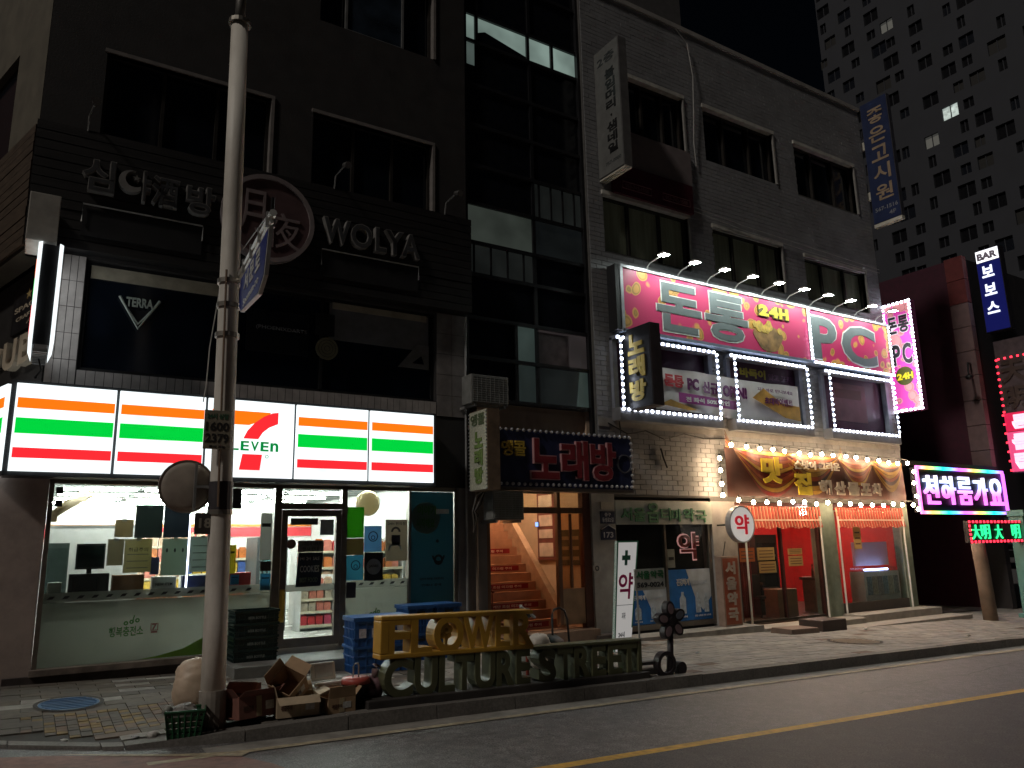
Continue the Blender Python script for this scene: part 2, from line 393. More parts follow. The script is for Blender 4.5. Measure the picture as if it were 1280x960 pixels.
while y > -4.1:
    y1 = y; y0 = y-.2; off = (r % 2)*.2; x = -3.6+off
    while x < 27:
        xm = x+.2
        if y0 > kerb_y(x)+.19 and y0 > kerb_y(x+.4)+.19 and y1 > kerb_y(xm)+.2:
            if .0 < x < 1.5 and -3.3 < y0 < -2.15:
                for q in range(4):
                    for w in range(2):
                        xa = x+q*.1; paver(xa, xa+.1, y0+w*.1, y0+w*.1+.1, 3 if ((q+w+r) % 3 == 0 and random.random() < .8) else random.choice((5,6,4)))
            else:
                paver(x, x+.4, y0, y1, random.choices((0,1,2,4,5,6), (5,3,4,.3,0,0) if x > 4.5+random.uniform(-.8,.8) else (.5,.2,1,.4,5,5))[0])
        x += .4
    y = y0; r += 1
def pv(bb, p):
    x0, x1, y0, y1, mi = p; j = random.uniform(-.003,.003)
    lo = [(x,y,g(x)+lift(x,y)-.03) for x,y in ((x0,y0),(x1,y0),(x1,y1),(x0,y1))]; hi = [(x,y,z+.03+j) for x,y,z in lo]
    bb.mi(mi).hexa(lo, hi)
def size_px(p):
    cx, cy = (p[0]+p[1])/2, (p[2]+p[3])/2; d = math.hypot(cx, cy+12)
    vis = 1.0 if cx > -.1 and cy < -.1 else .01
    if 3.2 < cx < 7.6 and cy > -3.4 and cy < -2: vis *= .9
    return vis*(p[1]-p[0])*(p[3]-p[2])/d**3
cand.sort(key=size_px, reverse=True)
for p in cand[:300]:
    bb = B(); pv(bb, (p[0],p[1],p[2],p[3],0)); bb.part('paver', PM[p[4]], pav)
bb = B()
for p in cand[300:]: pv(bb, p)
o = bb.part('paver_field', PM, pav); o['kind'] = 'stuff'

# ================================================================== CORNER BUILDING (left) with the convenience store
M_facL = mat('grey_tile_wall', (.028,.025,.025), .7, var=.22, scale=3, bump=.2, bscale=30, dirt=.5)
M_plank = mat('charred_plank', (.010,.008,.008), .55, var=.5, scale=5, bump=.3, bscale=50, stretch=(.4,3,6))
M_pier = mat('painted_pier', (.50,.40,.355), .7, var=.12, scale=3, bump=.15, bscale=60, dirt=.4, dirtcol=(.09,.07,.06))
M_ptile = mat('pale_pier_tile', (.47,.42,.40), .5, var=.14, scale=7, dirt=.35, dirtcol=(.12,.1,.09))
M_greypier = mat('grey_pier', (.16,.15,.15), .7, var=.15, scale=3, dirt=.4)
cb = T('corner_building', 'dark multi-storey corner building with wood-clad band above the bright convenience store', 'building', (3.2,0,.1))
holesL = [(.32,6.45,.30,2.77),(.48,6.04,4.28,5.9),(.48,2.95,7.78,9.22),(3.67,5.96,7.78,9.2),(3.73,5.98,11.05,12.7),(.48,2.76,11.05,12.7)]
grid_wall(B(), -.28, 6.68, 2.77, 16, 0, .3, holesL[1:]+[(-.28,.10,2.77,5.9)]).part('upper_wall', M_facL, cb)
DV = Vector((-.29,.957,0)).normalized()
def sidep(s_, out, z): # point on the side wall: s along the wall from the corner, out = proud of it
    return (-.28+DV.x*s_-DV.y*out, DV.y*s_+DV.x*out, z)
def sidebox(bb, s0, s1, o0, o1, z0, z1):
    return bb.hexa([sidep(s0,o1,z0),sidep(s0,o0,z0),sidep(s1,o0,z0),sidep(s1,o1,z0)], [sidep(s0,o1,z1),sidep(s0,o0,z1),sidep(s1,o0,z1),sidep(s1,o1,z1)])
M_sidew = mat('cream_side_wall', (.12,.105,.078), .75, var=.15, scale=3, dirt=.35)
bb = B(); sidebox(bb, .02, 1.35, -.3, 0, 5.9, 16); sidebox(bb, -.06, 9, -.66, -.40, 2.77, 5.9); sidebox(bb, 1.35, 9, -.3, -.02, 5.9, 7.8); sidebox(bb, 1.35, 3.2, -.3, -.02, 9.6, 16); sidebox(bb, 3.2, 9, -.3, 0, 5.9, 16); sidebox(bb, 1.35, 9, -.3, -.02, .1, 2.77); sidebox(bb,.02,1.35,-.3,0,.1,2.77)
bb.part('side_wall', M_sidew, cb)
bb = B(); sidebox(bb, 1.36, 3.19, -.2, -.12, 7.8, 9.6); bb.part('side_window', M_glassdark, cb)
B().slab([(-.2,.3),(6.6,.3),(6.6,9),(-2.5,9)], 15.8, 16.0).part('roof', M_facL, cb)
B().box(-2.6,6.66,9,9.3,0,16).part('rear_wall', M_facL, cb)
B().box(-.28,.30,-.02,.3,sw(0)-.3,2.77).part('pier', M_pier, cb, bevel=.01)
B().box(6.455,6.72,-.04,.3,sw(6)-.3,2.77).part('pier', M_greypier, cb, bevel=.01)
# wood cladding, plank by plank, on the front and round the corner
nP = 13; zb = 5.93; hp = (7.76-zb)/nP
B().box(-.26,6.62,-.20,-.002,5.95,7.72).part('cladding_frame', M_black, cb)
for i in range(nP):
    z = zb+i*hp; j = random.uniform(-.006,.006)
    B().box(-.30,6.655,-.245+j,-.205,z+.008,z+hp-.006).part('plank', M_plank, cb)
    bb = B(); sidebox(bb, -.06, 3.0, .02, .06+j, z+.008, z+hp-.006); bb.part('plank', mat('side_plank',(.06,.04,.025),.6,var=.4,scale=5,stretch=(3,.4,6)), cb)
# second-floor window band
w = B().box(.48,6.04,.14,.16,4.3,5.88).part('window', M_navyglass, cb)
fr = B()
for x in (.48,2.47,3.95,5.99): fr.box(x,x+.05,.09,.14,4.28,5.9)
fr.box(.53,5.99,.09,.14,4.28,4.33); fr.box(.53,5.99,.09,.14,5.85,5.9)
fr.part('window_frame', M_black, w)
B().box(.55,2.45,.10,.125,5.66,5.86).part('blind', mat('cream_blind',(.42,.37,.28),.7,dirt=.3), w)
B().box(4.1,5.95,.118,.13,5.2,5.84).part('blind', mat('dim_blind',(.16,.16,.17),.7), w)
B().box(4.15,5.9,.10,.115,5.74,5.86).part('blind', MATS['cream_blind'], w)
for (x0,x1,z0,z1) in ((.48,2.95,7.78,9.22),(3.67,5.96,7.78,9.2),(3.73,5.98,11.05,12.7)):
    w = B().box(x0,x1,.16,.18,z0,z1).part('window', M_glassdark, cb)
    f2 = B()
    for k in range(4): xx = x0+(x1-x0-.05)*k/3; f2.box(xx,xx+.05,.10,.16,z0,z1)
    f2.box(x0+.05,x1-.05,.11,.155,z0,z0+.05); f2.part('window_frame', M_dark, w)
    B().box(x0-.03,x1+.05,-.03,.1,z1,z1+.06).part('lintel', mat('lintel_grey',(.20,.18,.17),.6), w)
    B().box(x1-.002,x1+.05,-.03,.1,z0,z1-.002).part('jamb', MATS['lintel_grey'], w)
w = B().box(4.26,5.34,.08,.10,11.1,12.6).part('poster_board', mat('blue_black_poster',(.02,.03,.045),.3,var=.5,scale=3), cb)
ff = B().box(4.22,4.26,.05,.11,11.06,12.6).box(5.34,5.38,.05,.11,11.06,12.6).box(4.26,5.34,.05,.11,11.06,11.1); ff.part('board_frame', M_alu, w)
# pale tile facing round the second-floor window: one by one
def tilefield(parent, x0, x1, z0, z1, tw, th, y, m, name='tile', stagger=0, as_parts=True):
    nxx = max(1, round((x1-x0)/tw)); nz = max(1, round((z1-z0)/th)); tw = (x1-x0)/nxx; th = (z1-z0)/nz
    me = B().box(-tw/2+.004,tw/2-.004,-.012,0,-th/2+.004,th/2-.004).mesh(name, m)
    for i in range(nxx):
        for j in range(nz): inst(name, me, parent, (x0+(i+.5)*tw, y+random.uniform(-.002,.002), z0+(j+.5)*th))
tilefield(cb, .10, .47, 4.02, 5.92, .095, .38, -.003, M_ptile)
tilefield(cb, .48, 6.04, 4.02, 4.27, .115, .25, -.003, M_ptile)
tilefield(cb, 6.05, 6.66, 4.02, 5.92, .30, .38, -.003, mat('grey_pier_tile',(.22,.20,.195),.6,var=.15,dirt=.4))
# --- store front
M_frame = mat('brown_alu_frame', (.17,.145,.12), .4, metal=.4, var=.2)
sf = B().box(.30,6.45,.02,.12,2.70,2.77).part('store_front_frame', M_frame, cb)
for x0,x1 in ((.305,.36),(2.585,2.64),(3.29,3.40),(4.36,4.45),(5.53,5.57),(6.40,6.45)):
    B().box(x0,x1,-.02,.10,.30,2.70).part('mullion', M_frame, sf)
B().box(.28,3.29,-.14,.11,.26,.335).part('sill', mat('worn_sill',(.27,.22,.19),.5,metal=.2,var=.3,dirt=.6), sf)
B().box(4.45,6.46,-.14,.11,.26,.335).part('sill', MATS['worn_sill'], sf)
B().box(.0,3.2,-.10,.12,sw(0)-.35,.26).part('plinth', mat('dark_plinth',(.07,.055,.05),.7,var=.3,bump=.2), cb)
B().box(4.46,6.45,-.10,.12,sw(6)-.3,.26).part('plinth', MATS['dark_plinth'], cb)
for x0,x1 in ((.36,2.585),(2.64,3.29),(4.45,5.53),(5.57,6.40)):
    B().box(x0,x1,.035,.043,.335,2.70).part('glass_pane', M_glass, sf)
B().box(3.40,4.36,.035,.043,2.47,2.70).part('glass_pane', M_glass, sf)
B().box(3.40,4.36,-.02,.10,2.38,2.47).part('transom', M_frame, sf)
M_film = film('frosted_film', (.48,.485,.44), .03, .6)
M_filmg = film('green_film', (.22,.40,.06), .03, .6)
for x0,x1 in ((.36,2.585),(2.64,3.29),(4.45,5.53)):
    fl = B().box(x0,x1,.046,.05,.335,1.14).part('frosted_film', M_film, sf)
    B().box(x0,x1,.046,.051,1.145,1.27).part('film_band', film('band_film',(.36,.36,.32),.15,.5), fl)
    dk = B(); k = int((x1-x0)/.17)
    for q in range(k):
        cx = x0+(q+.5)*(x1-x0)/k
        dk.prism([(cx-.045,1.185),(cx+.02,1.19),(cx+.05,1.225),(cx-.01,1.225)], .029, .033)
    dk.part('band_print', M_black, fl)['kind'] = 'stuff'
bb = B(); pts = [(2.58,.345),(2.58,.75)]; pts = [(1.55,.345),(2.58,.345),(2.58,.80),(2.4,.58),(2.1,.44),(1.8,.375)]
bb.prism(pts, .029, .033).part('film_swoosh', M_filmg, sf)
grn = mat('green_print', (.04,.16,.03), .5, var=.1)
def store_print(x, z, s=1.0):
    t = B(); put(t, '행복충전소', x, x+.42*s, z, z+.13*s, .028, .032, .02)
    for k in range(3): t.ring((x+.20*s+k*.07*s, z+.17*s+.015*k), .012, .03, .028, .032, 10)
    t.tube([(x+.28*s,.03,z+.17*s),(x+.3*s,.03,z+.27*s)], .008, 5)
    t.part('print', grn, sf)
    q = B().ring((x+.56*s, z+.10*s), .055*s, .068*s, .028, .032, 4, PI/4, 2*PI+PI/4); q.box(x+.52*s, x+.60*s, .029, .032, z+.02*s, z+.045*s)
    q.part('print', mat('faded_red_print',(.22,.09,.08),.6), sf)
    put(B(), '7', x+.53*s, x+.59*s, z+.06*s, z+.14*s, .027, .032, .03).part('print', MATS['faded_red_print'], sf)
store_print(1.16, .66); store_print(4.72, .58, .9)
# door
dr = B().box(3.41,3.50,-.012,.06,.33,2.37).box(4.27,4.355,-.012,.06,.33,2.37).box(3.50,4.27,-.012,.06,.33,.46).box(3.50,4.27,-.012,.06,2.27,2.37).part('door', M_frame, cb)
B().box(3.50,4.27,.02,.03,.46,2.27).part('door_glass', M_glass, dr)
hd = B().tube([(3.46,-.05,.72),(3.46,-.07,.78),(3.46,-.07,1.10),(3.46,-.05,1.16)], .022, 8).part('handle', mat('brass',(.55,.36,.06),.35,metal=.6), dr)
B().box(3.415,3.495,-.02,-.013,.70,1.18).part('push_plate', mat('yellow_plate',(.50,.33,.05),.4), dr)
B().box(3.55,3.98,.012,.019,2.14,2.24).part('door_notice', mat('door_notice_grey',(.09,.10,.10),.5), dr)
B().box(4.02,4.24,.012,.019,1.98,2.22).part('door_notice', mat('door_notice_pale',(.36,.40,.40),.5), dr)
st = B().prism([(3.66,1.2),(4.05,1.21),(4.08,1.72),(3.69,1.72)], .010, .018).part('door_poster', mat('navy_poster',(.012,.02,.035),.4,var=.4,scale=8), dr)
B().box(3.68,4.08,.010,.018,1.725,1.90).part('door_poster', mat('grey_poster',(.16,.16,.14),.5,var=.3,scale=18), dr)
line(dr, '고객감사 대축제', 3.72,4.04,1.82,1.88,.010, M_black); line(dr, '행사 안내', 3.75,4.0,1.74,1.80,.010, M_black)
line(dr, 'COOKIES', 3.72,4.02,1.42,1.52,.010, mat('print_pale',(.55,.56,.52),.6))
line(dr, '1+1  2+1  SALE', 3.72,4.02,1.60,1.65,.010, MATS['print_pale']); line(dr, 'BEST FOOD', 3.72,4.0,1.27,1.34,.010, mat('print_greenish',(.2,.26,.15),.6))
dot = B().ring((3.57,1.85), .0, .075, .010, .018, 16).part('door_sticker', mat('brown_sticker',(.13,.07,.05),.5), dr)
B().box(3.5,4.27,.012,.016,1.14,1.24).part('door_band', MATS['band_film'], dr)
# posters on the right-hand panes
def poster(x0,x1,z0,z1,m,y=.024,t=.008): return B().box(x0,x1,y,y+t,z0,z1).part('poster', m, sf)
p1 = poster(4.46,4.75,1.93,2.42, film('poster_green',(.10,.30,.05),.0,.6)); p2 = poster(4.46,4.75,1.66,1.925, film('poster_brown',(.20,.17,.09),.0,.5))
p3 = poster(4.46,4.75,1.27,1.655, film('poster_aqua',(.14,.36,.44),.0,.55)); p4 = poster(4.76,5.06,1.70,2.12, film('poster_sky',(.22,.38,.52),.0,.55))
p5 = poster(4.77,5.09,1.25,1.695, mat('poster_black',(.015,.015,.017),.4)); p6 = poster(5.13,5.52,1.55,2.22, film('poster_taupe',(.36,.32,.26),.0,.5))
for (pp,cx,cz,r_) in ((p4,4.91,1.95,.085),(p3,4.62,1.50,.08)): 
    q = B().ring((cx,cz), r_*.8, r_, .017, .023, 20); q.ring((cx,cz-.02), r_*.3, r_*.45, .017, .023, 12); q.part('poster_emblem', mat('poster_navy',(.02,.03,.06),.5), pp)
B().ring((4.93,1.47), .0, .125, .019, .0235, 22).part('poster_emblem', mat('poster_grey',(.30,.31,.30),.5), p5)
line(p5, 'JANES', 4.85,5.01,1.45,1.50,.019, M_black, .02)
q = B().ring((5.31,2.02), .05,.085,.019,.0235,16,0,PI); q.box(5.24,5.39,.019,.0235,1.80,1.97); q.part('poster_figure', mat('poster_ink',(.03,.028,.03),.5), p6)
line(p6, '24H 편의점', 5.17,5.48,2.13,2.18,.0235, MATS['poster_ink'])
B().ring((5.30,1.72), .09,.13,.019,.0235,16,0,PI).part('poster_figure', MATS['poster_grey'], p6)
p7 = B().box(5.58,6.39,.024,.033,.34,2.69).part('poster', film('poster_teal',(.07,.17,.20),.0,.4), sf)
q = B().ring((5.86,2.25), .0, .27, .019, .0235, 24); q.part('poster_emblem', film('poster_teal_pale',(.14,.22,.20),.0,.4), p7)
t = B(); put(t, '이야기', 5.70,6.05,2.30,2.46,.013,.018,.02); put(t,'시작해요',5.68,6.02,2.08,2.24,.013,.018,.02); t.part('lettering', grn, p7)
t = B().ring((6.10,1.55), .05,.09,.019,.0235,12); t.ring((6.10,1.62), .09,.12,.019,.0235,12,PI,2*PI); t.ring((6.08,1.86),.0,.03,.019,.0235,8); t.part('poster_figure', M_black, p7)
line(p7, '당신의 하루를 응원합니다', 5.75,6.2,1.22,1.26,.0235, M_black); line(p7, '언제나 곁에', 5.78,6.15,1.12,1.16,.0235, M_black)
B().box(6.05,6.30,.012,.019,2.32,2.40).part('door_notice', mat('notice_white',(.5,.5,.47),.6), p7)
B().box(4.47,4.63,.012,.020,1.0,1.24).part('notice', mat('notice_dark',(.05,.04,.045),.5), sf)
# interior shell
M_in = mat('store_wall', (.78,.80,.77), .6, var=.04); M_cei = mat('store_ceiling', (.36,.38,.37), .7, var=.05)
ii = B().box(.31,6.45,.12,8.0,.20,.325).part('store_floor', mat('store_floor',(.55,.54,.50),.25,var=.1,scale=4), cb)
B().box(.31,6.45,.12,8.0,2.94,3.05).part('store_ceiling', M_cei, cb)
B().box(.05,.30,.3,8.1,.1,3.05).part('store_side_wall', M_in, cb); B().box(6.46,6.65,.3,8.1,.1,3.05).part('store_side_wall', M_in, cb)
B().box(.05,6.65,8.01,8.3,.1,3.05).part('store_back_wall', M_in, cb)
B().box(.32,6.44,7.96,8.0,2.12,2.34).part('wall_stripe', mat('stripe_red',(.55,.03,.04),.5), cb)
B().box(.32,6.44,7.97,8.0,2.36,2.42).part('wall_stripe', mat('stripe_orange',(.6,.2,.03),.5), cb)
gr = B()
for k in range(13): gr.box(.32,6.44,.5+k*.6,.515+k*.6,2.925,2.94)
for k in range(5): gr.box(.9+k*1.2,.915+k*1.2,.13,8,2.926,2.941)
gr.part('ceiling_grid', mat('grid_grey',(.26,.28,.27),.5), cb)
tub = emit('store_tube_light', (.97,1.0,.96), 165.0)
tm = B().tube([(-.58,0,0),(.58,0,0)], .016, 8).mesh('tube', tub, True); th = B().box(-.62,.62,-.05,.05,.02,.045).mesh('tube_housing', M_white)
for j, yy in enumerate((.55, 1.9, 3.25, 4.6, 5.95, 7.3)):
    for i, xx in enumerate((1.15, 2.45, 3.75, 5.05)):
        t = T('ceiling_tube_light', 'store ceiling tube %s, %s row from the glass' % (('at the left end','left of the pole','right of the pole above the door','at the right end')[i], ('first','second','third','fourth','fifth','sixth')[j]), 'ceiling light', (xx,yy,2.86), rz=0, group='fluorescent tubes on the store ceiling')
        inst('tube', tm, t, (0,0,0)); inst('housing', th, t, (0,0,0))
# step in front of the door
b = B(); b.hexa([(2.55,-1.12,sw(2.5)-.2),(4.62,-1.12,sw(4.6)-.2),(4.62,-.142,sw(4.6)-.2),(2.55,-.142,sw(2.5)-.2)],[(2.55,-1.10,.265),(4.62,-1.10,.25),(4.62,-.142,.255),(2.55,-.142,.27)])
b.single('door_step', mat('step_stone',(.17,.17,.16),.6,var=.2,scale=6,dirt=.5), 'low grey stone step below the glass door of the convenience store', 'step', (3.6,-.6,.1), bevel=.012)

# ------------------------------------------------------------------ fascia light box of the store
fs = T('fascia_sign', 'long lit white shop sign with orange green red stripes and a big seven', 'sign', (2.7,-.3,2.79))
B().box(-.24,5.79,-.50,-.10,2.745,3.965).part('sign_box', mat('sign_box_dark',(.05,.052,.055),.45,metal=.3), fs)
E_w = emit('sign_face_white', (.90,.98,1.0), 1.3, var=.22, vs=1.6); E_or = emit('sign_face_orange', (1.0,.16,.005), 1.25); E_gr = emit('sign_face_green', (.0,.60,.045), 1.1); E_rd = emit('sign_face_red', (.93,.022,.03), 1.2)
edges = [-.20,.985,2.125,3.40,4.585,5.745]
for k in range(5):
    a, c = edges[k]+.02, edges[k+1]-.02
    pn = B().box(a,c,-.545,-.501,2.80,3.92).part('sign_panel', E_w, fs)
    if k != 2:
        for m_, z0, z1 in ((E_or,3.60,3.735),(E_gr,3.275,3.475),(E_rd,2.965,3.095)):
            B().box(a+.025,c-.012,-.549,-.5455,z0,z1).part('stripe', m_, pn)
    else:
        E_or2 = E_or
        B().prism([(2.20,3.56),(2.72,3.56),(2.86,3.62),(3.0,3.715),(3.03,3.765),(2.20,3.765)], -.549,-.5455).part('numeral_bar', E_or, pn)
        arc = [(3.14,3.775),(3.05,3.76),(2.93,3.70),(2.80,3.60),(2.70,3.48),(2.645,3.36),(2.86,3.36),(2.92,3.46),(3.01,3.54),(3.14,3.60)]
        B().prism(arc, -.550,-.5455).part('numeral_stroke', E_rd, pn)
        B().prism([(2.605,2.905),(2.90,2.905),(2.925,3.135),(2.645,3.135)], -.549,-.5455).part('numeral_stem', E_rd, pn)
        E_dg = emit('sign_face_dark_green', (.0,.30,.06), .8)
        for i_, ch in enumerate('ELEVEn'): 
            x0 = 2.33+i_*.142; put(B(), ch, x0, x0+.118, 3.185, 3.325 if ch != 'n' else 3.315, -.552, -.5455, .03).part('letter', E_dg, pn)
        B().ring((2.995,3.11), .018, .026, -.549,-.5455, 14).part('mark', E_dg, pn)
# the return round the corner
bb = B(); 
def cornerbox(bb, s0, s1, o0, o1, z0, z1): # box whose front runs back along the side street
    def q(s_, o_, z): return (-.26+DV.x*s_-DV.y*o_, -.52+DV.y*s_+DV.x*o_, z)
    return bb.hexa([q(s0,o1,z0),q(s0,o0,z0),q(s1,o0,z0),q(s1,o1,z0)],[q(s0,o1,z1),q(s0,o0,z1),q(s1,o0,z1),q(s1,o1,z1)])
pn = cornerbox(bb, 0, 1.6, -.02, .02, 2.80, 3.90).part('return_panel', E_w, fs)
for m_, z0, z1 in ((E_or,3.60,3.735),(E_gr,3.275,3.475),(E_rd,2.965,3.095)): cornerbox(B(), .05, 1.55, .021, .026, z0, z1).part('stripe', m_, pn)

# ------------------------------------------------------------------ signs on the corner building
M_chan = mat('channel_letter_grey', (.20,.19,.18), .45, var=.2); M_chan2 = mat('channel_letter_rim', (.24,.23,.22), .4)
def channel(parent, ch, x0, x1, z0, z1, yf=-.36, yb=-.25):
    o = put(B(), ch, x0, x1, z0, z1, yf, yb, .035).part('letter', M_chan2, parent)
    put(B(), ch, x0+.012, x1-.012, z0+.012, z1-.012, yf-.004, yf+.002, .012).part('letter_face', mat('channel_face',(.05,.05,.053),.5), o)
ks = T('channel_letter_sign', 'unlit grey Korean channel letters with a crescent moon on the dark wood band', 'sign', (1.2,-.25,6.7))
for ch, x0, x1, z0, z1 in (('심',.30,.72,6.80,7.30),('酒',1.20,1.58,6.78,7.24),('방',1.68,2.10,6.75,7.22)): channel(ks, ch, x0, x1, z0, z1)
cres = [(.93+.17*math.cos(a), 7.06+.17*math.sin(a)) for a in [PI*.42+(2*PI*.68)*i/18 for i in range(19)]]
cres += [(.97+.125*math.cos(a), 7.10+.125*math.sin(a)) for a in [PI*.42+2*PI*.66-(2*PI*.63)*i/18 for i in range(19)]]
B().prism(cres, -.36, -.25).part('crescent', M_chan2, ks)
star = []
for i in range(10): rr = .055 if i % 2 == 0 else .024; star.append((.99+rr*math.cos(PI/2+i*PI/5), 7.12+rr*math.sin(PI/2+i*PI/5)))
B().prism(star, -.36, -.25).part('star', M_chan, ks)
channel(ks, 'ㅑ', 1.08, 1.19, 6.78, 7.27)
ds = T('disc_sign', 'round maroon disc sign with two brush characters behind the pale pole', 'sign', (2.91,-.25,6.2))
B().ring((2.91,6.92), 0, .66, -.34, -.25, 40).part('disc', mat('maroon_disc',(.085,.045,.047),.6,var=.3,scale=3), ds)
B().ring((2.91,6.92), .66, .73, -.38, -.25, 40).part('rim', mat('disc_rim',(.24,.20,.20),.5), ds)
put(B(), '月', 2.45,2.85,6.65,7.35,-.365,-.338,.0).part('letter', mat('disc_ink',(.22,.17,.17),.6), ds)
put(B(), '夜', 2.85,3.42,6.45,7.05,-.365,-.338,.0).part('letter', MATS['disc_ink'], ds)
ws = T('latin_letter_sign', 'unlit grey WOLYA channel letters on the dark wood band', 'sign', (4.7,-.25,6.75))
for ch, x0, x1 in (('W',3.80,4.27),('O',4.27,4.66),('L',4.71,4.92),('Y',4.90,5.24),('A',5.20,5.55)): channel(ws, ch, x0, x1, 6.72, 7.16)
for x0, x1, wh in ((.35,1.95,'under the Korean letters'),(3.80,5.55,'under the WOLYA letters')):
    lb = B().box(x0,x1,-.275,-.248,6.15,6.55).part('backing', mat('dark_panel',(.014,.013,.014),.5), T('wire_frame_board', 'thin wire frame around a blank dark board '+wh, 'board', ((x0+x1)/2,-.26,6.15)))
    fr = B().tube([(x0,-.30,6.33),(x0,-.30,6.60),(x1,-.30,6.60),(x1,-.30,6.36)], .012, 6).part('wire_frame', M_alu, lb.parent)
terra = T('window_sign', 'pale beer sign with lettering over a V in the dark upper window', 'sign', (1.22,.1,5.1))
put(B(), 'TERRA', 1.03,1.39,5.30,5.44,.06,.075,.03).part('lettering', mat('beer_pale',(.42,.46,.40),.5), terra)
v = B(); 
for o_, t_ in ((0,.022),(.07,.018)):
    v.tube([(.94+o_*1.6,.083,5.44-o_*2.6),(1.21,.083,4.98+o_*1.0),(1.48-o_*1.6,.083,5.44-o_*2.6)], t_, 5)
v.part('emblem', MATS['beer_pale'], terra)
dt = T('window_sign', 'dark darts sign with a pale round target in the upper window beside the pole', 'sign', (3.4,.08,4.85))
B().box(2.75,3.75,.085,.10,4.85,5.55).part('board', mat('darts_board',(.01,.011,.014),.3), dt)
line(dt, '(PHOENIXDARTS', 2.90,3.72,5.21,5.29,.085, mat('darts_print',(.26,.26,.27),.5))
q = B().ring((4.06,5.02), .0,.19,.06,.09,26).part('target', mat('target_cream',(.22,.20,.13),.5), dt)
tr = B()
for r_ in (.15,.10,.05): tr.ring((4.06,5.02), r_-.008, r_, .055,.06,22)
tr.part('target_rings', mat('target_ink',(.05,.045,.03),.5), q)
B().box(3.85,4.18,.07,.085,5.24,5.62).part('flyer', M_black, dt)
tr = T('window_sign', 'pale triangular sticker at the right end of the dark upper window', 'sign', (5.7,.1,4.85))
B().prism([(5.35,4.86),(5.95,4.86),(5.95,5.3),(5.72,5.3)], .10, .108).part('sticker', mat('dim_sticker',(.20,.20,.20),.5), tr)
B().prism([(5.62,4.95),(5.85,4.95),(5.80,5.1)], .095, .10).part('sticker_cut', M_navyglass, tr)
# blade sign at the corner, its black end towards the street
bs = T('blade_sign', 'lit white blade sign with a black end at the building corner above the store', 'sign', (.03,-.4,4.3))
B().box(-.07,.12,-.90,-.12,4.36,5.70).part('casing', M_black, bs)
B().box(-.05,.10,-.93,-.10,4.27,4.358).part('underside', mat('grille_grey',(.30,.30,.30),.5), bs)
gl = B()
for k in range(8): gl.box(-.055,.105,-.94+k*.1,-.92+k*.1,4.262,4.30)
gl.part('grille_bar', M_alu, bs)
f1 = B().prism([(-.115,4.42),(-.071,4.30),(-.071,5.72),(-.115,5.70)], -.94, -.10).part('lit_face', E_w, bs)
B().prism([(.121,4.30),(.165,4.42),(.165,5.70),(.121,5.72)], -.94, -.10).part('lit_face', E_w, bs)
for z0, z1, m_ in ((5.30,5.48,E_or),(5.0,5.22,E_gr),(4.52,4.86,E_rd)): B().box(-.1195,-.116,-.90,-.14,z0,z1).part('stripe', m_, f1)
B().tube([(.02,-.5,4.27),(.06,-.48,4.12),(.0,-.3,4.05),(.02,-.05,4.1)], .012, 6).part('cable', M_cable, bs)
b = B().box(-.27,.08,-.88,-.26,5.74,6.40)
b.single('bracket_box', mat('weathered_sheet_metal',(.42,.40,.36),.6,var=.2,scale=4,dirt=.5,dirtcol=(.16,.13,.1)), 'weathered pale metal box above the corner blade sign', 'metal box', (-.1,-.5,5.74), bevel=.01)
# side street lettering and board
ub = T('side_letter_sign', 'cream bar letters on the dark side wall at the left edge', 'sign', sidep(.3,-.3,4.5))
M_cream = mat('cream_letter',(.46,.38,.28),.5)
B().add([sidep(-.35,.01,4.0),sidep(2.8,.01,4.0),sidep(2.8,.01,5.9),sidep(-.35,.01,5.9)], [(0,1,2,3)])
o = sidebox(B(), -.05, 2.9, -.397, -.36, 2.8, 5.89).part('dark_panel', mat('black_cladding',(.015,.013,.012),.6), ub)
def sideput(parent, ch, s0, s1, z0, z1, o0, o1, m, bold, nm='letter'):
    vs, fs_, _ = glyph(ch, bold); bb = B()
    bb.add([Vector(sidep(s1+(s0-s1)*u, o0+(o1-o0)*(w_+.5), z0+v_*(z1-z0))) for u,v_,w_ in vs], fs_)
    return bb.part(nm, m, parent)
for ch, s0, s1 in (('B',.12,.66),('U',.78,1.34),('P',1.46,2.0)): sideput(ub, ch, s0, s1, 4.40, 4.84, -.36, -.25, M_cream, .03)
pb = T('side_board', 'black board with gold lettering and a shield line on the side wall', 'sign', sidep(.6,-.3,4.95))
sidebox(B(), .15, 1.4, -.359, -.33, 4.98, 5.72).part('board', M_black, pb)
sideput(pb, 'SPACE', .28, 1.3, 5.30, 5.38, -.33, -.325, M_cream, .02, 'lettering'); sideput(pb, 'CRAFT', .5, 1.2, 5.16, 5.22, -.33, -.325, M_cream, .02, 'lettering')
sideput(pb, '★', .62, .86, 5.44, 5.60, -.33, -.325, mat('gold_print',(.42,.30,.12),.5), .0, 'emblem')
B().tube([sidep(.22,-.325,5.66),sidep(.22,-.325,5.25),sidep(.7,-.325,5.05)], .008, 5).part('shield_line', M_cream, pb)
for k, x in enumerate((.32, 4.0, 6.1)):
    t = T('wall_spotlight', 'small unlit spotlight on an arm above the dark band, %s' % ('left of the Korean letters','above the disc sign','near the right end')[k], 'spotlight', (x,-.25,7.76), group='spotlights on the wood band')
    B().tube([(x,-.24,7.74),(x,-.30,7.95),(x+.05,-.62,8.02)], .014, 6).part('arm', M_alu, t)
    B().tube([(x+.05,-.58,8.03),(x+.06,-.74,7.97)], .045, 8, .06).part('head', mat('spot_grey',(.16,.155,.15),.4,metal=.5), t)

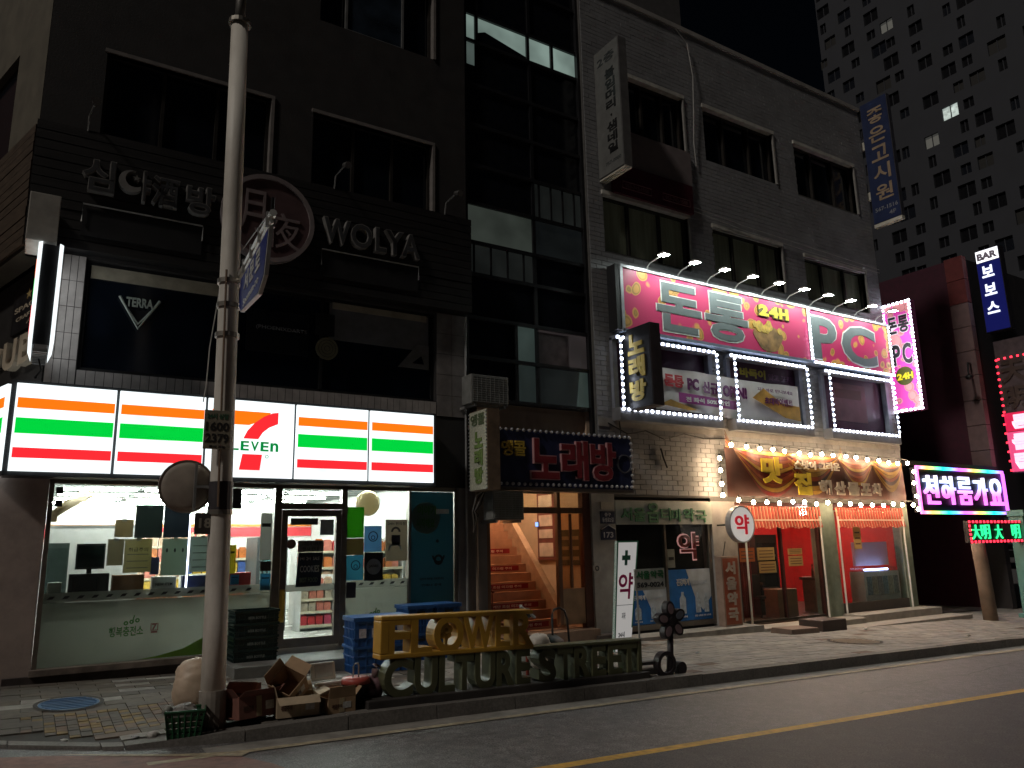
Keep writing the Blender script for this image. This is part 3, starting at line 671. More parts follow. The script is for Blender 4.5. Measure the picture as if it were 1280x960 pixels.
# ================================================================== STREET FURNITURE
M_pole = mat('galvanised_pole', (.74,.70,.63), .55, var=.14, scale=5, dirt=.55, dirtcol=(.24,.18,.13), bump=.1, bscale=30, stretch=(1,1,.35))
px, py = 1.77, -3.65; pz = sw(px)-.03
def polex(z): return px-.016*(z-.1)
up_ = T('utility_pole', 'tall pale round steel pole standing at the kerb before the store', 'pole', (px,py,pz))
B().tube([(polex(z),py,z) for z in (pz-.1,1.0,2.5,4.4,6.0,7.82)], .118, 18, .094).part('shaft', M_pole, up_, True)
B().tube([(polex(7.8),py,7.81),(polex(8.0),py,8.1),(polex(9),py,9.2),(polex(11),py,11)], .06, 10, .05).part('upper_shaft', mat('pole_dark',(.14,.13,.12),.5,metal=.4), up_, True)
for z in (2.15,4.02,4.35,4.62,7.80): B().tube([(polex(z),py,z-.025),(polex(z),py,z+.025)], .125, 18).part('band', mat('steel_band',(.35,.32,.28),.4,metal=.8,dirt=.4), up_)
B().tube([(polex(0),py,pz-.05),(polex(.4),py,pz+.32)], .128, 18).part('foot_sleeve', mat('pole_foot',(.33,.29,.25),.7,dirt=.5), up_)
B().tube([(polex(4.7)-.06,py-.12,4.72),(polex(3)-.06,py-.125,3.3),(polex(2.2)-.05,py-.13,2.2)], .012, 6).part('conduit', mat('rusty_strap',(.16,.10,.06),.7), up_)
B().tube([(polex(2.2),py,2.16),(polex(2.48),py,2.46)], .119, 18).part('dark_tape', mat('dark_tape',(.045,.04,.045),.5), up_)
B().tube([(polex(4.3)-.09,py+.02,4.6),(polex(3.6)-.16,py+.1,3.9),(polex(3)-.18,py+.1,3.5),(polex(3)-.2,py+.1,3.3)], .006, 5).part('loose_wire', M_cablew, up_)
fl = T('flyer', 'worn pasted flyer with the number 1600 2379 wrapped on the pole', 'flyer', (polex(3),py-.12,2.77))
B().box(1.505,1.765,py-.14,py-.125,2.78,3.18).part('paper', mat('old_paper',(.34,.30,.22),.8,var=.25,scale=14,dirt=.4), fl)
ink = mat('flyer_ink',(.03,.028,.025),.7); FY = py-.14
line(fl,'1600',1.52,1.75,2.965,3.06,FY,ink,.03); line(fl,'2379',1.52,1.75,2.845,2.94,FY,ink,.03); line(fl,'24시 상담',1.53,1.74,3.09,3.15,FY,mat('flyer_green',(.05,.16,.09),.7),.02); line(fl,'즉시 가능',1.56,1.72,2.79,2.82,FY,ink)
ns = T('street_name_sign', 'blue street name sign with white border reaching out from the pole over the road', 'sign', (1.79,-3.78,3.98), rz=-PI/2-.075)
poly = [(.10,.30),(.22,.22),(1.25,.10),(1.52,.20),(1.66,.62),(.10,.62)]
def offp(p, k): 
    cx = sum(a for a,_ in p)/len(p); cz = sum(c for _,c in p)/len(p); return [(cx+(a-cx)*k, cz+(c-cz)*(k-.035)) for a,c in p]
B().prism(poly, -.018, .018).part('plate_border', mat('sign_white',(.62,.62,.60),.4), ns)
for s_ in (-1,1): B().prism(offp(poly,.965), s_*.021-.002, s_*.021+.002).part('plate_face', mat('sign_blue',(.022,.035,.20),.4,var=.1), ns)
for i_, ch in enumerate('서문로'): put(B(), ch, .42+i_*.32, .66+i_*.32, .36, .56, -.030,-.0235,.02).part('letter', MATS['sign_white'], ns)
line(ns, 'Seomun-ro', .40,1.25,.22,.30,-.0245, MATS['sign_white'])
B().tube([(-.12,0,.72),(1.72,0,.72)], .035, 8).part('arm', mat('sign_arm',(.85,.83,.78),.35,metal=.6), ns)
B().tube([(-.1,0,.655),(1.68,0,.655)], .022, 8).part('arm_rail', MATS['sign_arm'], ns)
for xx in (.3,.75,1.2,1.6): B().box(xx-.02,xx+.02,-.04,.04,.63,.77).part('clamp', M_alu, ns)
B().tube([(.0,.0,1.0),(1.5,.0,.80)], .005, 5).part('stay_wire', M_alu, ns)
B().tube([(1.66,0,.74),(1.68,0,.88)], .018, 6).part('finial', M_black, ns)
mr = T('traffic_mirror', 'round traffic mirror seen from its dull back, bracketed left of the pole', 'mirror', (1.45,-3.42,2.16))
def mir(bb):
    n=30; c=(1.44,2.425); vs=[(c[0],-3.45,c[1])]; 
    for rr,yy in ((.10,-3.447),(.2,-3.438),(.262,-3.425),(.268,-3.41)):
        vs += [(c[0]+rr*math.cos(2*PI*i/n), yy, c[1]+rr*math.sin(2*PI*i/n)) for i in range(n)]
    fs_=[(0,1+i,1+(i+1)%n) for i in range(n)]
    for k in range(3):
        for i in range(n): fs_.append((1+k*n+i, 1+(k+1)*n+i, 1+(k+1)*n+(i+1)%n, 1+k*n+(i+1)%n))
    bb.add(vs, fs_); return bb
mir(B()).part('shell', mat('mirror_back',(.42,.36,.30),.6,var=.2,dirt=.4), mr, True)
B().ring((1.44,2.425), .255,.275,-3.43,-3.40,30).part('rim', mat('mirror_rim',(.2,.15,.12),.5), mr)
B().box(1.500,1.525,-3.49,-3.452,2.18,2.66).part('mount_bar', M_alu, mr); B().box(1.525,1.70,-3.49,-3.46,2.405,2.435).part('bracket', M_alu, mr)
B().box(1.655,1.685,-3.56,-3.44,2.28,2.57).part('bracket', M_alu, mr)
pl = T('speed_plate', 'small dark pole plate marked with the number 18 below the round mirror', 'sign', (1.58,-3.66,1.93))
B().box(1.49,1.69,-3.70,-3.68,1.93,2.14).part('plate', mat('plate_dark',(.07,.06,.055),.6,dirt=.3), pl)
line(pl,'18',1.53,1.65,1.99,2.09,-3.70, mat('plate_print',(.35,.32,.26),.6),.03)
mc = T('manhole_cover', 'blue painted round manhole cover in the pavement before the store window', 'manhole cover', (.66,-1.68,sw(.66)))
bz = lambda x,y: g(x)+lift(x,y)
def cover(parent, cx, cy, rx, ry, m, m2):
    n=28; top=[(cx+rx*math.cos(2*PI*i/n),cy+ry*math.sin(2*PI*i/n)) for i in range(n)]
    bb=B(); bb.add([(x,y,bz(x,y)+.010) for x,y in top]+[(x,y,bz(x,y)-.03) for x,y in top],[tuple(range(n))]+[(i,i+n,(i+1)%n+n,(i+1)%n) for i in range(n)]); bb.part('lid', m, parent)
    bb=B()
    for i in range(n):
        a,c=2*PI*i/n,2*PI*(i+1)/n
        q=[(cx+k*rx*math.cos(t),cy+k*ry*math.sin(t)) for k,t in ((1.02,a),(1.02,c),(1.16,c),(1.16,a))]
        bb.add([(x,y,bz(x,y)+.013) for x,y in q],[(0,1,2,3)])
    bb.part('frame', m2, parent)
    bb=B()
    for k in range(-3,4):
        w_=math.sqrt(max(0,1-(k/4)**2))*.9
        y_=cy+ry*k/4
        bb.hexa([(cx-rx*w_,y_-.012,bz(cx-rx*w_,y_)+.009),(cx+rx*w_,y_-.012,bz(cx+rx*w_,y_)+.009),(cx+rx*w_,y_+.012,bz(cx+rx*w_,y_)+.009),(cx-rx*w_,y_+.012,bz(cx-rx*w_,y_)+.009)],[(cx-rx*w_,y_-.01,bz(cx-rx*w_,y_)+.017),(cx+rx*w_,y_-.01,bz(cx+rx*w_,y_)+.017),(cx+rx*w_,y_+.01,bz(cx+rx*w_,y_)+.017),(cx-rx*w_,y_+.01,bz(cx-rx*w_,y_)+.017)])
    bb.part('ribs', m, parent)
cover(mc, .66,-1.68,.30,.30, mat('blue_cover',(.05,.13,.27),.6,var=.2,dirt=.35), M_bed)
mc = T('manhole_cover', 'brown round manhole cover in the pavement before the restaurant', 'manhole cover', (13.3,-2.75,sw(13.3)))
cover(mc, 13.3,-2.75,.42,.42, mat('brown_cover',(.22,.16,.11),.6,var=.2,dirt=.3), M_bed)

# ------------------------------------------------------------------ FLOWER CULTURE STREET sculpture sign (follows the fall of the street)
TILT = math.atan(.022)
fsn = T('sculpture_sign', 'freestanding yellow and green cut-letter sign reading flower culture street on a dark kerbside base', 'sculpture sign', (3.3,-3.78,sw(3.3)), rot=(0,TILT,0))
M_yel = mat('yellow_sign_paint', (.52,.28,.035), .45, var=.12, scale=6, dirt=.35, dirtcol=(.2,.1,.02)); M_gre = mat('green_sign_paint', (.10,.10,.05), .5, var=.2, scale=6, dirt=.4, dirtcol=(.04,.045,.02))
B().box(-.05,3.86,-.20,.22,-.03,.085).part('base', mat('base_dark',(.035,.03,.028),.6,var=.3,dirt=.4,dirtcol=(.1,.09,.08)), fsn, bevel=.01)
def bevtext(ch, x0, x1, z0, z1, m, y0=-.12, y1=.10, bold=.05):
    return put(B(), ch, x0, x1, z0, z1, y0, y1, bold, 5).part('letter', m, fsn)
B().box(.10,2.08,-.12,.10,.875,.925).part('top_bar', M_yel, fsn, bevel=.012); B().box(.10,2.08,-.12,.10,.475,.53).part('bottom_bar', M_yel, fsn, bevel=.012)
B().box(.10,.20,-.119,.099,.531,.874).part('end_bar', M_yel, fsn, bevel=.01)
for ch, x0, x1 in (('F',.16,.45),('L',.46,.72),('O',.74,1.12),('W',1.11,1.53),('E',1.55,1.75),('R',1.79,2.09)): bevtext(ch, x0, x1, .50, .905, M_yel, -.117, .097, .028)
pt = B()
for k in range(5): a = PI/2+k*2*PI/5; pt.ball((.93+.055*math.cos(a),-.03,.73+.055*math.sin(a)), .045, 8, 5, (1,.5,1))
pt.ball((.93,-.055,.73), .03, 8, 5); pt.part('blossom', mat('pale_yellow_paint',(.55,.40,.12),.45), fsn, True); B().box(.915,.95,-.05,0,.54,.68).part('blossom_stem', mat('pale_yellow_paint',(.55,.40,.12),.45), fsn)
cul = [('C',.16,.50),('U',.52,.80),('L',.82,1.02),('T',1.02,1.26),('U',1.28,1.55),('R',1.57,1.82),('E',1.84,2.04),('S',2.16,2.42),('T',2.44,2.68),('R',2.70,2.96),('E',2.98,3.20),('E',3.24,3.46),('T',3.46,3.72)]
for ch, x0, x1 in cul: bevtext(ch, x0, x1, .07, .475 if x1 < 2.1 else .46, M_gre, -.11, .09, .034)
B().box(2.09,3.80,-.12,.10,.455,.495).part('top_bar', M_gre, fsn, bevel=.01); B().box(3.74,3.80,-.11,.09,.085,.455).part('end_bar', M_gre, fsn)
B().box(3.80,4.10,-.10,.0,.15,.19).part('rail', mat('base_dark',(.035,.03,.028),.6), fsn); B().box(3.80,4.12,-.12,.06,.03,.10).part('rail', MATS['base_dark'], fsn)
fw = T('flower_sculpture', 'dark purple metal flower sculpture with outlined petals and a ring leaf at the kerb', 'sculpture', (7.62,-3.88,sw(7.6)), rz=0)
M_fl = mat('flower_dark',(.022,.016,.019),.45,var=.2); M_pt = mat('petal_mauve',(.22,.15,.16),.5,var=.15)
B().tube([(-.03,0,-.02),(.0,0,.25),(.035,0,.62)], .05, 8, .04).part('stem', M_fl, fw, True)
for k in range(5):
    a = PI/2+k*2*PI/5+.12; cx, cz = .03+.145*math.cos(a), .70+.145*math.sin(a); R_ = .10
    pts = [(cx+(R_*1.15*math.cos(t))*math.cos(a)-(R_*.78*math.sin(t))*math.sin(a), cz+(R_*1.15*math.cos(t))*math.sin(a)+(R_*.78*math.sin(t))*math.cos(a)) for t in [2*PI*i/18 for i in range(18)]]
    p_ = B().prism(pts, -.05, .05).part('petal', M_fl, fw)
    pin = [(cx+.012*math.cos(a)+(x-cx)*.62, cz+.012*math.sin(a)+(z-cz)*.62) for x,z in pts]
    B().prism(pin, -.056,-.0505).part('petal_inlay', M_pt if k != 4 else mat('petal_slate',(.12,.13,.16),.4), p_)
B().ring((.03,.70), 0,.05,-.062,-.02,16).part('centre', M_fl, fw)
B().ring((-.12,.15), .115,.165,-.06,.04,26).part('ring_leaf', M_fl, fw); B().ring((.17,.07), .0,.085,-.04,.06,18).part('leaf', M_fl, fw)

# ------------------------------------------------------------------ rubbish and goods on the pavement
M_card = mat('cardboard', (.36,.235,.135), .8, var=.15, scale=9); M_cardl = mat('pale_cardboard', (.47,.36,.24), .8, var=.15, scale=9); M_cardr = mat('red_brown_cardboard', (.20,.085,.065), .7, var=.2, scale=9); M_foam = mat('styrofoam', (.72,.69,.64), .7, var=.05)
def carton(label, loc, rot, w, d, h, m, flaps, grp='discarded boxes at the kerb'):
    """open box standing on its own base; flaps: opening angles of the -y, +y, -x, +x flaps from upright"""
    t = T('cardboard_box', label, 'box', loc, rot=rot, group=grp); k = .006
    bb = B().box(-w/2,w/2,-d/2,d/2,0,k).box(-w/2,w/2,-d/2,-d/2+k,k,h).box(-w/2,w/2,d/2-k,d/2,k,h).box(-w/2,-w/2+k,-d/2+k,d/2-k,k,h).box(w/2-k,w/2,-d/2+k,d/2-k,k,h)
    bb.part('carton', m, t)
    B().box(-.028,.028,-d/2-.0025,-d/2-.0003,.01,h-.004).part('tape', mat('packing_tape',(.42,.33,.20),.25), t)
    line(t, '취급주의', -w/2+.04,-w/2+.15,h*.35,h*.6,-d/2-.0005, mat('carton_ink',(.10,.05,.035),.7), .02); B().box(w/2-.14,w/2-.05,-d/2-.0025,-d/2-.0003,h*.3,h*.7).part('shipping_label', mat('label_white',(.55,.54,.50),.6,var=.2,scale=40), t)
    for i, a in enumerate(flaps):
        if a is None: continue
        L = .11; s_, c_ = math.sin(a), math.cos(a)
        if i < 2:
            sg = -1 if i == 0 else 1; y0 = sg*d/2
            bb = B().hexa([(-w/2,y0,h+.001),(w/2,y0,h+.001),(w/2,y0+.006,h+.001),(-w/2,y0+.006,h+.001)],[(-w/2+.01,y0+sg*L*s_,h+L*c_),(w/2-.01,y0+sg*L*s_,h+L*c_),(w/2-.01,y0+sg*L*s_+.006,h+L*c_),(-w/2+.01,y0+sg*L*s_+.006,h+L*c_)])
        else:
            sg = -1 if i == 2 else 1; x0 = sg*w/2
            bb = B().hexa([(x0,-d/2,h+.001),(x0+.006,-d/2,h+.001),(x0+.006,d/2,h+.001),(x0,d/2,h+.001)],[(x0+sg*L*s_,-d/2+.01,h+L*c_),(x0+sg*L*s_+.006,-d/2+.01,h+L*c_),(x0+sg*L*s_+.006,d/2-.01,h+L*c_),(x0+sg*L*s_,d/2-.01,h+L*c_)])
        bb.part('flap', m, t)
    return t
R = math.radians
carton('dark red open box lying tipped by the pole foot, nearest the pole', (2.14,-3.66,sw(2.1)), (R(-8),R(0),R(14)), .42,.34,.20, M_cardr, (R(60),R(-12),R(35),R(50)))
carton('dark red flattened carton leaning behind the tipped red box', (2.02,-3.50,sw(2)+.07), (R(64),R(8),R(16)), .34,.24,.10, M_cardr, (R(30),R(40),None,None))
carton('grey-brown open box with slack flaps in the middle of the box heap', (2.56,-3.74,sw(2.5)), (0,0,R(-6)), .42,.32,.19, M_cardl, (R(120),R(40),R(15),R(70)))
carton('tan box tilted up on top of the box heap', (2.54,-3.62,sw(2.6)+.19), (R(28),R(-40),R(20)), .26,.28,.22, M_card, (None,R(15),None,R(75)))
carton('low tan open box at the right end of the box heap', (2.97,-3.82,sw(3)), (0,0,R(4)), .30,.26,.15, M_card, (R(8),R(60),R(70),R(40)))
t = T('foam_box', 'white foam box with its lid standing up behind the cardboard boxes', 'box', (2.98,-3.46,sw(3)), rot=(0,0,R(8)))
B().box(-.19,.19,-.13,.13,0,.22).part('tub', M_foam, t, bevel=.015); B().box(-.20,.20,-.14,-.10,.225,.26).part('rim', M_foam, t, bevel=.01)
l_ = B().hexa([(-.12,.10,.24),(.17,.10,.24),(.17,.14,.24),(-.12,.14,.24)],[(-.12,.15,.42),(.17,.15,.42),(.17,.19,.42),(-.12,.19,.42)]).part('lid', M_foam, t, bevel=.012)
B().hexa([(-.08,.099,.275),(.13,.099,.275),(.13,.103,.275),(-.08,.103,.275)],[(-.08,.139,.40),(.13,.139,.40),(.13,.143,.40),(-.08,.143,.40)]).part('lid_recess', mat('foam_grey',(.5,.5,.5),.7), l_)
t = T('waste_bin', 'black round bin with a red lid and wire handle beside the boxes', 'bin', (3.22,-3.70,sw(3.2)), rz=0)
B().tube([(0,0,0),(0,0,.20),(0,0,.235)], .115, 18, .15).part('bucket', mat('bin_black',(.015,.014,.015),.45), t, True)
B().tube([(0,0,.236),(0,0,.27),(0,0,.295)], .158, 18, .145).part('lid', mat('bin_red',(.40,.075,.06),.4), t, True)
B().tube([(-.03,0,.28),(-.03,0,.41),(-.01,0,.435),(.02,0,.435),(.03,0,.41),(.03,0,.28)], .009, 6).part('handle', mat('wire_handle',(.4,.38,.36),.35,metal=.8), t)
def wrinkle(seed, amp=.1):
    rr = random.Random(seed); base = lump(seed, amp); ks = [(Vector((rr.uniform(-1,1),rr.uniform(-1,1),rr.uniform(-.5,.5))).normalized()*rr.uniform(9,20), rr.uniform(0,6)) for _ in range(9)]
    return lambda d: base(d)+.055*sum(abs(math.sin(d.dot(k)+p))-.6 for k,p in ks)/2
def lump(seed, amp=.22):
    rr = random.Random(seed); ks = [(Vector((rr.uniform(-1,1),rr.uniform(-1,1),rr.uniform(-1,1)))*rr.uniform(2,7), rr.uniform(0,6), rr.uniform(.3,1)) for _ in range(12)]
    return lambda d: 1+amp*sum(a*math.sin(d.dot(k)+p) for k,p,a in ks)/5
t = T('rubbish_bag', 'crumpled purple plastic bag knotted at the top beside the black bin', 'bag', (3.43,-3.70,sw(3.4)), rz=0)
B().ball((0,0,.15), .13, 18, 12, (.75,.7,1.15), lump(3,.3)).part('sack', mat('purple_plastic',(.15,.085,.095),.3,var=.5,scale=16), t, True)
B().tube([(.0,0,.28),(.01,0,.36),(.03,.01,.40)], .03, 7, .05).part('knot', mat('purple_plastic_pale',(.30,.22,.22),.3,var=.3,scale=20), t, True)
t = T('rubbish_bag', 'large full cream rubbish sack slumped behind the pole', 'bag', (1.78,-3.10,sw(1.75)), rz=0)
B().ball((-.04,0,.25), .26, 48, 34, (.95,.75,1.05), wrinkle(11,.2)).part('sack', mat('cream_sack',(.55,.42,.31),.5,var=.15,scale=8), t, True)
B().ball((.11,-.02,.47), .11, 32, 24, (1.1,1,.8), wrinkle(14,.3)).part('sack_top', mat('cream_sack',(.55,.42,.31),.5), t, True)
t = T('plastic_basket', 'green plastic basket of rubbish at the foot of the pole', 'basket', (1.50,-3.80,g(1.5)+lift(1.5,-3.8)), rot=(0,0,R(-12)))
M_gb = mat('green_basket',(.012,.07,.028),.4,var=.2)
bb = B(); w0,w1,d0,d1,h_ = .135,.17,.10,.13,.24
for (ax,ay,bx,by) in ((-1,-1,1,-1),(1,-1,1,1),(1,1,-1,1),(-1,1,-1,-1)):
    for k in range(5):
        z0, z1 = .01+k*.05, .01+k*.05+.032; f0, f1 = z0/h_, z1/h_
        P_ = lambda sx,sy,f,o_=0: (sx*(w0+(w1-w0)*f+o_), sy*(d0+(d1-d0)*f+o_))
        a,c,e,q = P_(ax,ay,f0),P_(bx,by,f0),P_(bx,by,f1),P_(ax,ay,f1); a2,c2,e2,q2 = P_(ax,ay,f0,-.006),P_(bx,by,f0,-.006),P_(bx,by,f1,-.006),P_(ax,ay,f1,-.006)
        bb.hexa([(*a,z0),(*c,z0),(*c2,z0),(*a2,z0)],[(*q,z1),(*e,z1),(*e2,z1),(*q2,z1)])
    for k in range(7):
        u = k/6; 
        lo = [P_(ax+(bx-ax)*u, ay+(by-ay)*u, 0, .002), P_(ax+(bx-ax)*u, ay+(by-ay)*u, 1, .002)]
        bb.tube([(*lo[0],0),(*lo[1],h_)], .008, 4)
bb.box(-w0,w0,-d0,d0,.0,.008); bb.part('basket', M_gb, t)
B().tube([(-w1,-d1,h_),(w1,-d1,h_),(w1,d1,h_),(-w1,d1,h_),(-w1,-d1,h_)], .013, 6).part('rim', M_gb, t)
B().ball((-.02,.02,.21), .14, 12, 8, (1,.8,.55), lump(21,.35)).part('contents', mat('mixed_rubbish',(.22,.20,.18),.6,var=.7,scale=18), t)
B().ball((-.16,-.02,.245), .045, 10, 7, (1,1,1), lump(5,.3)).part('crumpled_bag', mat('grey_plastic',(.30,.30,.27),.4,var=.3), t, True)
b = B().ball((1.26,-3.62,g(1.26)+lift(1.26,-3.62)+.03), .05, 10, 7, (1.2,.8,.7), lump(8,.4)); b.single('paper_scrap', mat('scrap_white',(.5,.48,.45),.7), 'crumpled white paper scrap on the pavement beside the green basket', 'litter', (1.26,-3.62,sw(1.26)-.08))

for k, (x, y_, r_, nm) in enumerate(((.55,-3.25,.022,'left of the ochre blocks'),(.88,-2.62,.018,'on the ochre blocks'),(1.12,-3.52,.026,'between the ochre blocks and the kerb'),(3.55,-2.9,.03,'behind the black bin'),(7.9,-3.3,.028,'just right of the flower sculpture'),(9.6,-2.4,.025,'before the pharmacy step'),(15.6,-1.45,.035,'below the restaurant steps'),(16.0,-3.4,.03,'near the kerb before the restaurant'))):
    z_ = g(x)+lift(x,y_); B().ball((x,y_,z_+r_*.5), r_, 9, 6, (1.4,1,.6), lump(200+k,.5)).single('paper_scrap', mat('scrap_%d' % (k % 3), ((.55,.53,.50),(.40,.36,.30),(.5,.5,.52))[k % 3], .7), 'tiny pale litter scrap on the pavement '+nm, 'litter', (x,y_,z_), 'litter scraps on the pavement')
# plastic crates
def crate_mesh(w,d,h):
    bb = B(); k = .012
    bb.box(-w/2,w/2,-d/2,d/2,0,k); bb.box(-w/2,w/2,-d/2,-d/2+k,k,h); bb.box(-w/2,w/2,d/2-k,d/2,k,h); bb.box(-w/2,-w/2+k,-d/2+k,d/2-k,k,h); bb.box(w/2-k,w/2,-d/2+k,d/2-k,k,h)
    for z in (.25*h,.6*h): bb.box(-w/2-.012,w/2+.012,-d/2-.012,d/2+.012,z,z+.018)
    for i in range(7):
        x = -w/2+.05+(w-.1)*i/6; bb.box(x-.006,x+.006,-d/2-.010,-d/2-.001,0,h-.03)
        y = -d/2+.04+(d-.08)*i/6; bb.box(-w/2-.010,-w/2-.001,y-.006,y+.006,0,h-.03)
    return bb
def crate(label, loc, rz, w, d, h, m, grp, lidm=None, sticker=None):
    t = T('plastic_crate', label, 'crate', loc, rz=rz, group=grp)
    crate_mesh(w,d,h).part('crate_body', m, t)
    bb = B().box(-w/2-.02,w/2+.02,-d/2-.02,-d/2+.02,h-.035,h).box(-w/2-.02,w/2+.02,d/2-.02,d/2+.02,h-.035,h).box(-w/2-.02,-w/2+.02,-d/2+.02,d/2-.02,h-.035,h).box(w/2-.02,w/2+.02,-d/2+.02,d/2-.02,h-.035,h)
    bb.part('rim', m, t)
    B().box(-.07,.07,-d/2-.016,-d/2-.011,h*.72,h*.82).part('handle_slot', M_black, t)
    if lidm: B().box(-w/2-.022,w/2+.022,-d/2-.022,d/2+.022,h+.001,h+.022).part('lid', lidm, t, bevel=.006)
    if sticker: 
        for sx,sz in sticker: B().box(sx-.05,sx+.05,-d/2-.018,-d/2-.0165,sz-.06,sz+.06).part('sticker', mat('pale_sticker',(.48,.46,.52),.5,var=.3,scale=30), t)
    return t
M_blue = mat('blue_plastic',(.018,.085,.27),.4,var=.15,dirt=.25); M_blue2 = mat('blue_plastic_lid',(.03,.12,.36),.4,var=.15,dirt=.2)
z0 = sw(4.4)
crate('lower blue delivery crate of the pair behind the yellow sign', (4.46,-1.30,z0), R(-4), .82,.50,.36, M_blue, 'blue delivery crates by the store')
crate('upper blue delivery crate with stickers and lid, behind the yellow sign', (4.46,-1.30,z0+.362), R(-4), .82,.50,.36, M_blue, 'blue delivery crates by the store', M_blue2, ((-.3,.17),(-.12,.17),(.25,.19)))
z0 = sw(5.6)
for k, (xx, nm) in enumerate(((5.42,'left'),(5.90,'right'))):
    for j in range(2):
        crate('%s blue crate in the %s stack against the teal poster' % (('bottom','top')[j], nm), (xx,-.48,z0+j*.402), R(2*k), .42,.46,.40, M_blue, 'blue delivery crates by the store', M_blue2 if j else None)
M_dg = mat('dark_green_plastic',(.006,.022,.022),.35,var=.2)
for k in range(4):
    crate('dark green bottle crate left of the store door, %s of its stack' % ('bottom','second','third','top')[k], (2.94,-.44,.262+k*.172), R(0), .58,.40,.17, M_dg, 'dark green crates by the door', None)
for k in range(4):
    t = [q for q in bpy.data.objects if q.name.startswith('plastic_crate') and q['label'].startswith('dark green')][k]
    line(t, 'BEER BOTTLE', -.12,.12,.05,.085,-.212, mat('crate_print',(.24,.27,.25),.5), .01)
# hand cart behind the sign
hc = T('hand_cart', 'black two-wheeled hand cart with arched handle loaded with a dark tarp behind the green letters', 'cart', (6.35,-2.75,sw(6.35)), rz=R(-8))
B().tube([(.12,0,.10),(.12,0,.75),(.15,0,.82),(.24,0,.84),(.32,0,.80),(.36,0,.68),(.40,0,.08)], .016, 8).part('handle', M_black, hc, True)
B().box(-.35,.42,-.2,.2,.09,.12).part('deck', M_black, hc)
for sx in (-.25,.32):
    for sy in (-.2,.2):
        B().ring((sx,.06), .02,.06, sy-.02, sy+.02, 14).part('wheel', M_black, hc)
B().ball((0,0,.38), .3, 18, 10, (1.0,.62,.4), lump(31,.25)).part('tarp', mat('dark_tarp',(.02,.028,.027),.5,var=.4), hc, True)
B().box(-.32,.25,-.17,.17,.121,.34).part('load', mat('load_grey',(.20,.19,.17),.7,var=.4,scale=7), hc)
t = T('rubbish_bag', 'small white plastic bag on the hand cart beside the last yellow letter', 'bag', (6.06,-3.02,sw(6)+.122), rz=0)
B().ball((0,0,.24), .17, 40, 28, (1.15,.8,.95), wrinkle(41,.25)).part('sack', mat('white_plastic',(.62,.56,.50),.35,var=.12), t, True)
B().ball((0,0,.05), .12, 12, 8, (1.1,.8,.7), lump(44,.25)).part('sack_bottom', MATS['white_plastic'], t, True)
t = T('marker_post', 'thin red post topped with black tape behind the yellow sign', 'post', (5.98,-2.85,sw(6)), rz=0)
B().tube([(0,0,0),(0,0,.78)], .022, 8).part('post', mat('red_post',(.30,.05,.03),.5), t); B().ball((.02,0,.80), .075, 10, 8, (1,1,1), lump(51,.35)).part('tape_wad', M_black, t)
B().tube([(-.12,-.05,.90),(.10,-.07,.74)], .02, 6).part('tape_end', mat('tape_grey',(.4,.4,.4),.4), t)
for k, (x, y_) in enumerate(((5.75,-2.4),(6.9,-2.6))):
    b = B().ball((x,y_,sw(x)+.05), .11, 12, 8, (1.6,.9,.5), lump(60+k,.4)); b.single('litter_heap', mat('litter_mix',(.36,.33,.30),.7,var=.6,scale=20), ('pale crumpled litter on the ground behind the letters CULT','pale crumpled litter on the ground behind the letters STR')[k], 'litter', (x,y_,sw(x)))

# ================================================================== INSIDE THE CONVENIENCE STORE
ct = T('window_counter', 'long white counter behind the frosted store window', 'counter', (1.6,.4,.33))
[B().box(x_,x_+.03,.24,.28,.33,1.169).part('leg', mat('counter_white',(.5,.5,.48),.5), ct) for x_ in (.42,1.8,3.16)]; B().box(.40,3.22,.12,.30,1.17,1.20).part('counter_top', mat('counter_top',(.35,.34,.32),.4), ct)
def goods(name, label, x0, x1, z0, z1, y0, y1, m, cat, grp=None, printed=None, pm=None):
    t = T(name, label, cat, ((x0+x1)/2,(y0+y1)/2,z0), group=grp)
    B().box(x0,x1,y0,y1,z0,z1).part('body', m, t, bevel=.006)
    B().box(x0+.012,x1-.012,y0-.004,y0-.0005,z0+.015,z1-.015).part('front_panel', pm or m, t)
    if printed: line(t, printed, x0+.05,x1-.05,z0+(z1-z0)*.45,z0+(z1-z0)*.62, y0-.0042, M_black)
    return t
zc = 1.201
W_ = 'boxes in the store window'
M_cold = mat('box_grey_green',(.20,.22,.20),.6); M_kraft = mat('box_kraft',(.30,.255,.17),.7,var=.1); M_bdark = mat('panel_dark',(.035,.04,.042),.4); M_navy = mat('box_navy',(.02,.03,.09),.5); M_pale=mat('box_pale',(.42,.44,.40),.6,var=.1); M_brownb=mat('box_brown',(.20,.09,.03),.6,var=.2)
def sheet(label, x0, x1, z0, z1, col, trans=.5, txt=None, lines=0):
    t = T('window_sheet', label, 'sheet', ((x0+x1)/2,.055,z0), group='sheets taped inside the store window')
    B().box(x0,x1,.050,.058,z0,z1).part('paper', film('sheet_%.2f_%.2f_%.2f' % col, col, 0, trans), t)
    if txt: line(t, txt, x0+.05,x1-.05,z0+(z1-z0)*.62,z0+(z1-z0)*.74,.0495, M_bdark)
    for q in range(lines): B().box(x0+.04,x1-.04,.0465,.0495,z0+(z1-z0)*(.12+.2*q),z0+(z1-z0)*(.15+.2*q)).part('rule', mat('sheet_ink',(.18,.19,.17),.6), t)
    B().box((x0+x1)/2-.03,(x0+x1)/2+.03,.0445,.0495,z1-.03,z1+.012).part('tape', M_pale, t)
sheet('small kraft sheet high in the store window, left of two dark sheets',1.13,1.36,1.98,2.22,(.42,.36,.24))
sheet('left one of two dark grey sheets at the top of the store window',1.38,1.735,1.965,2.42,(.09,.11,.105),.55)
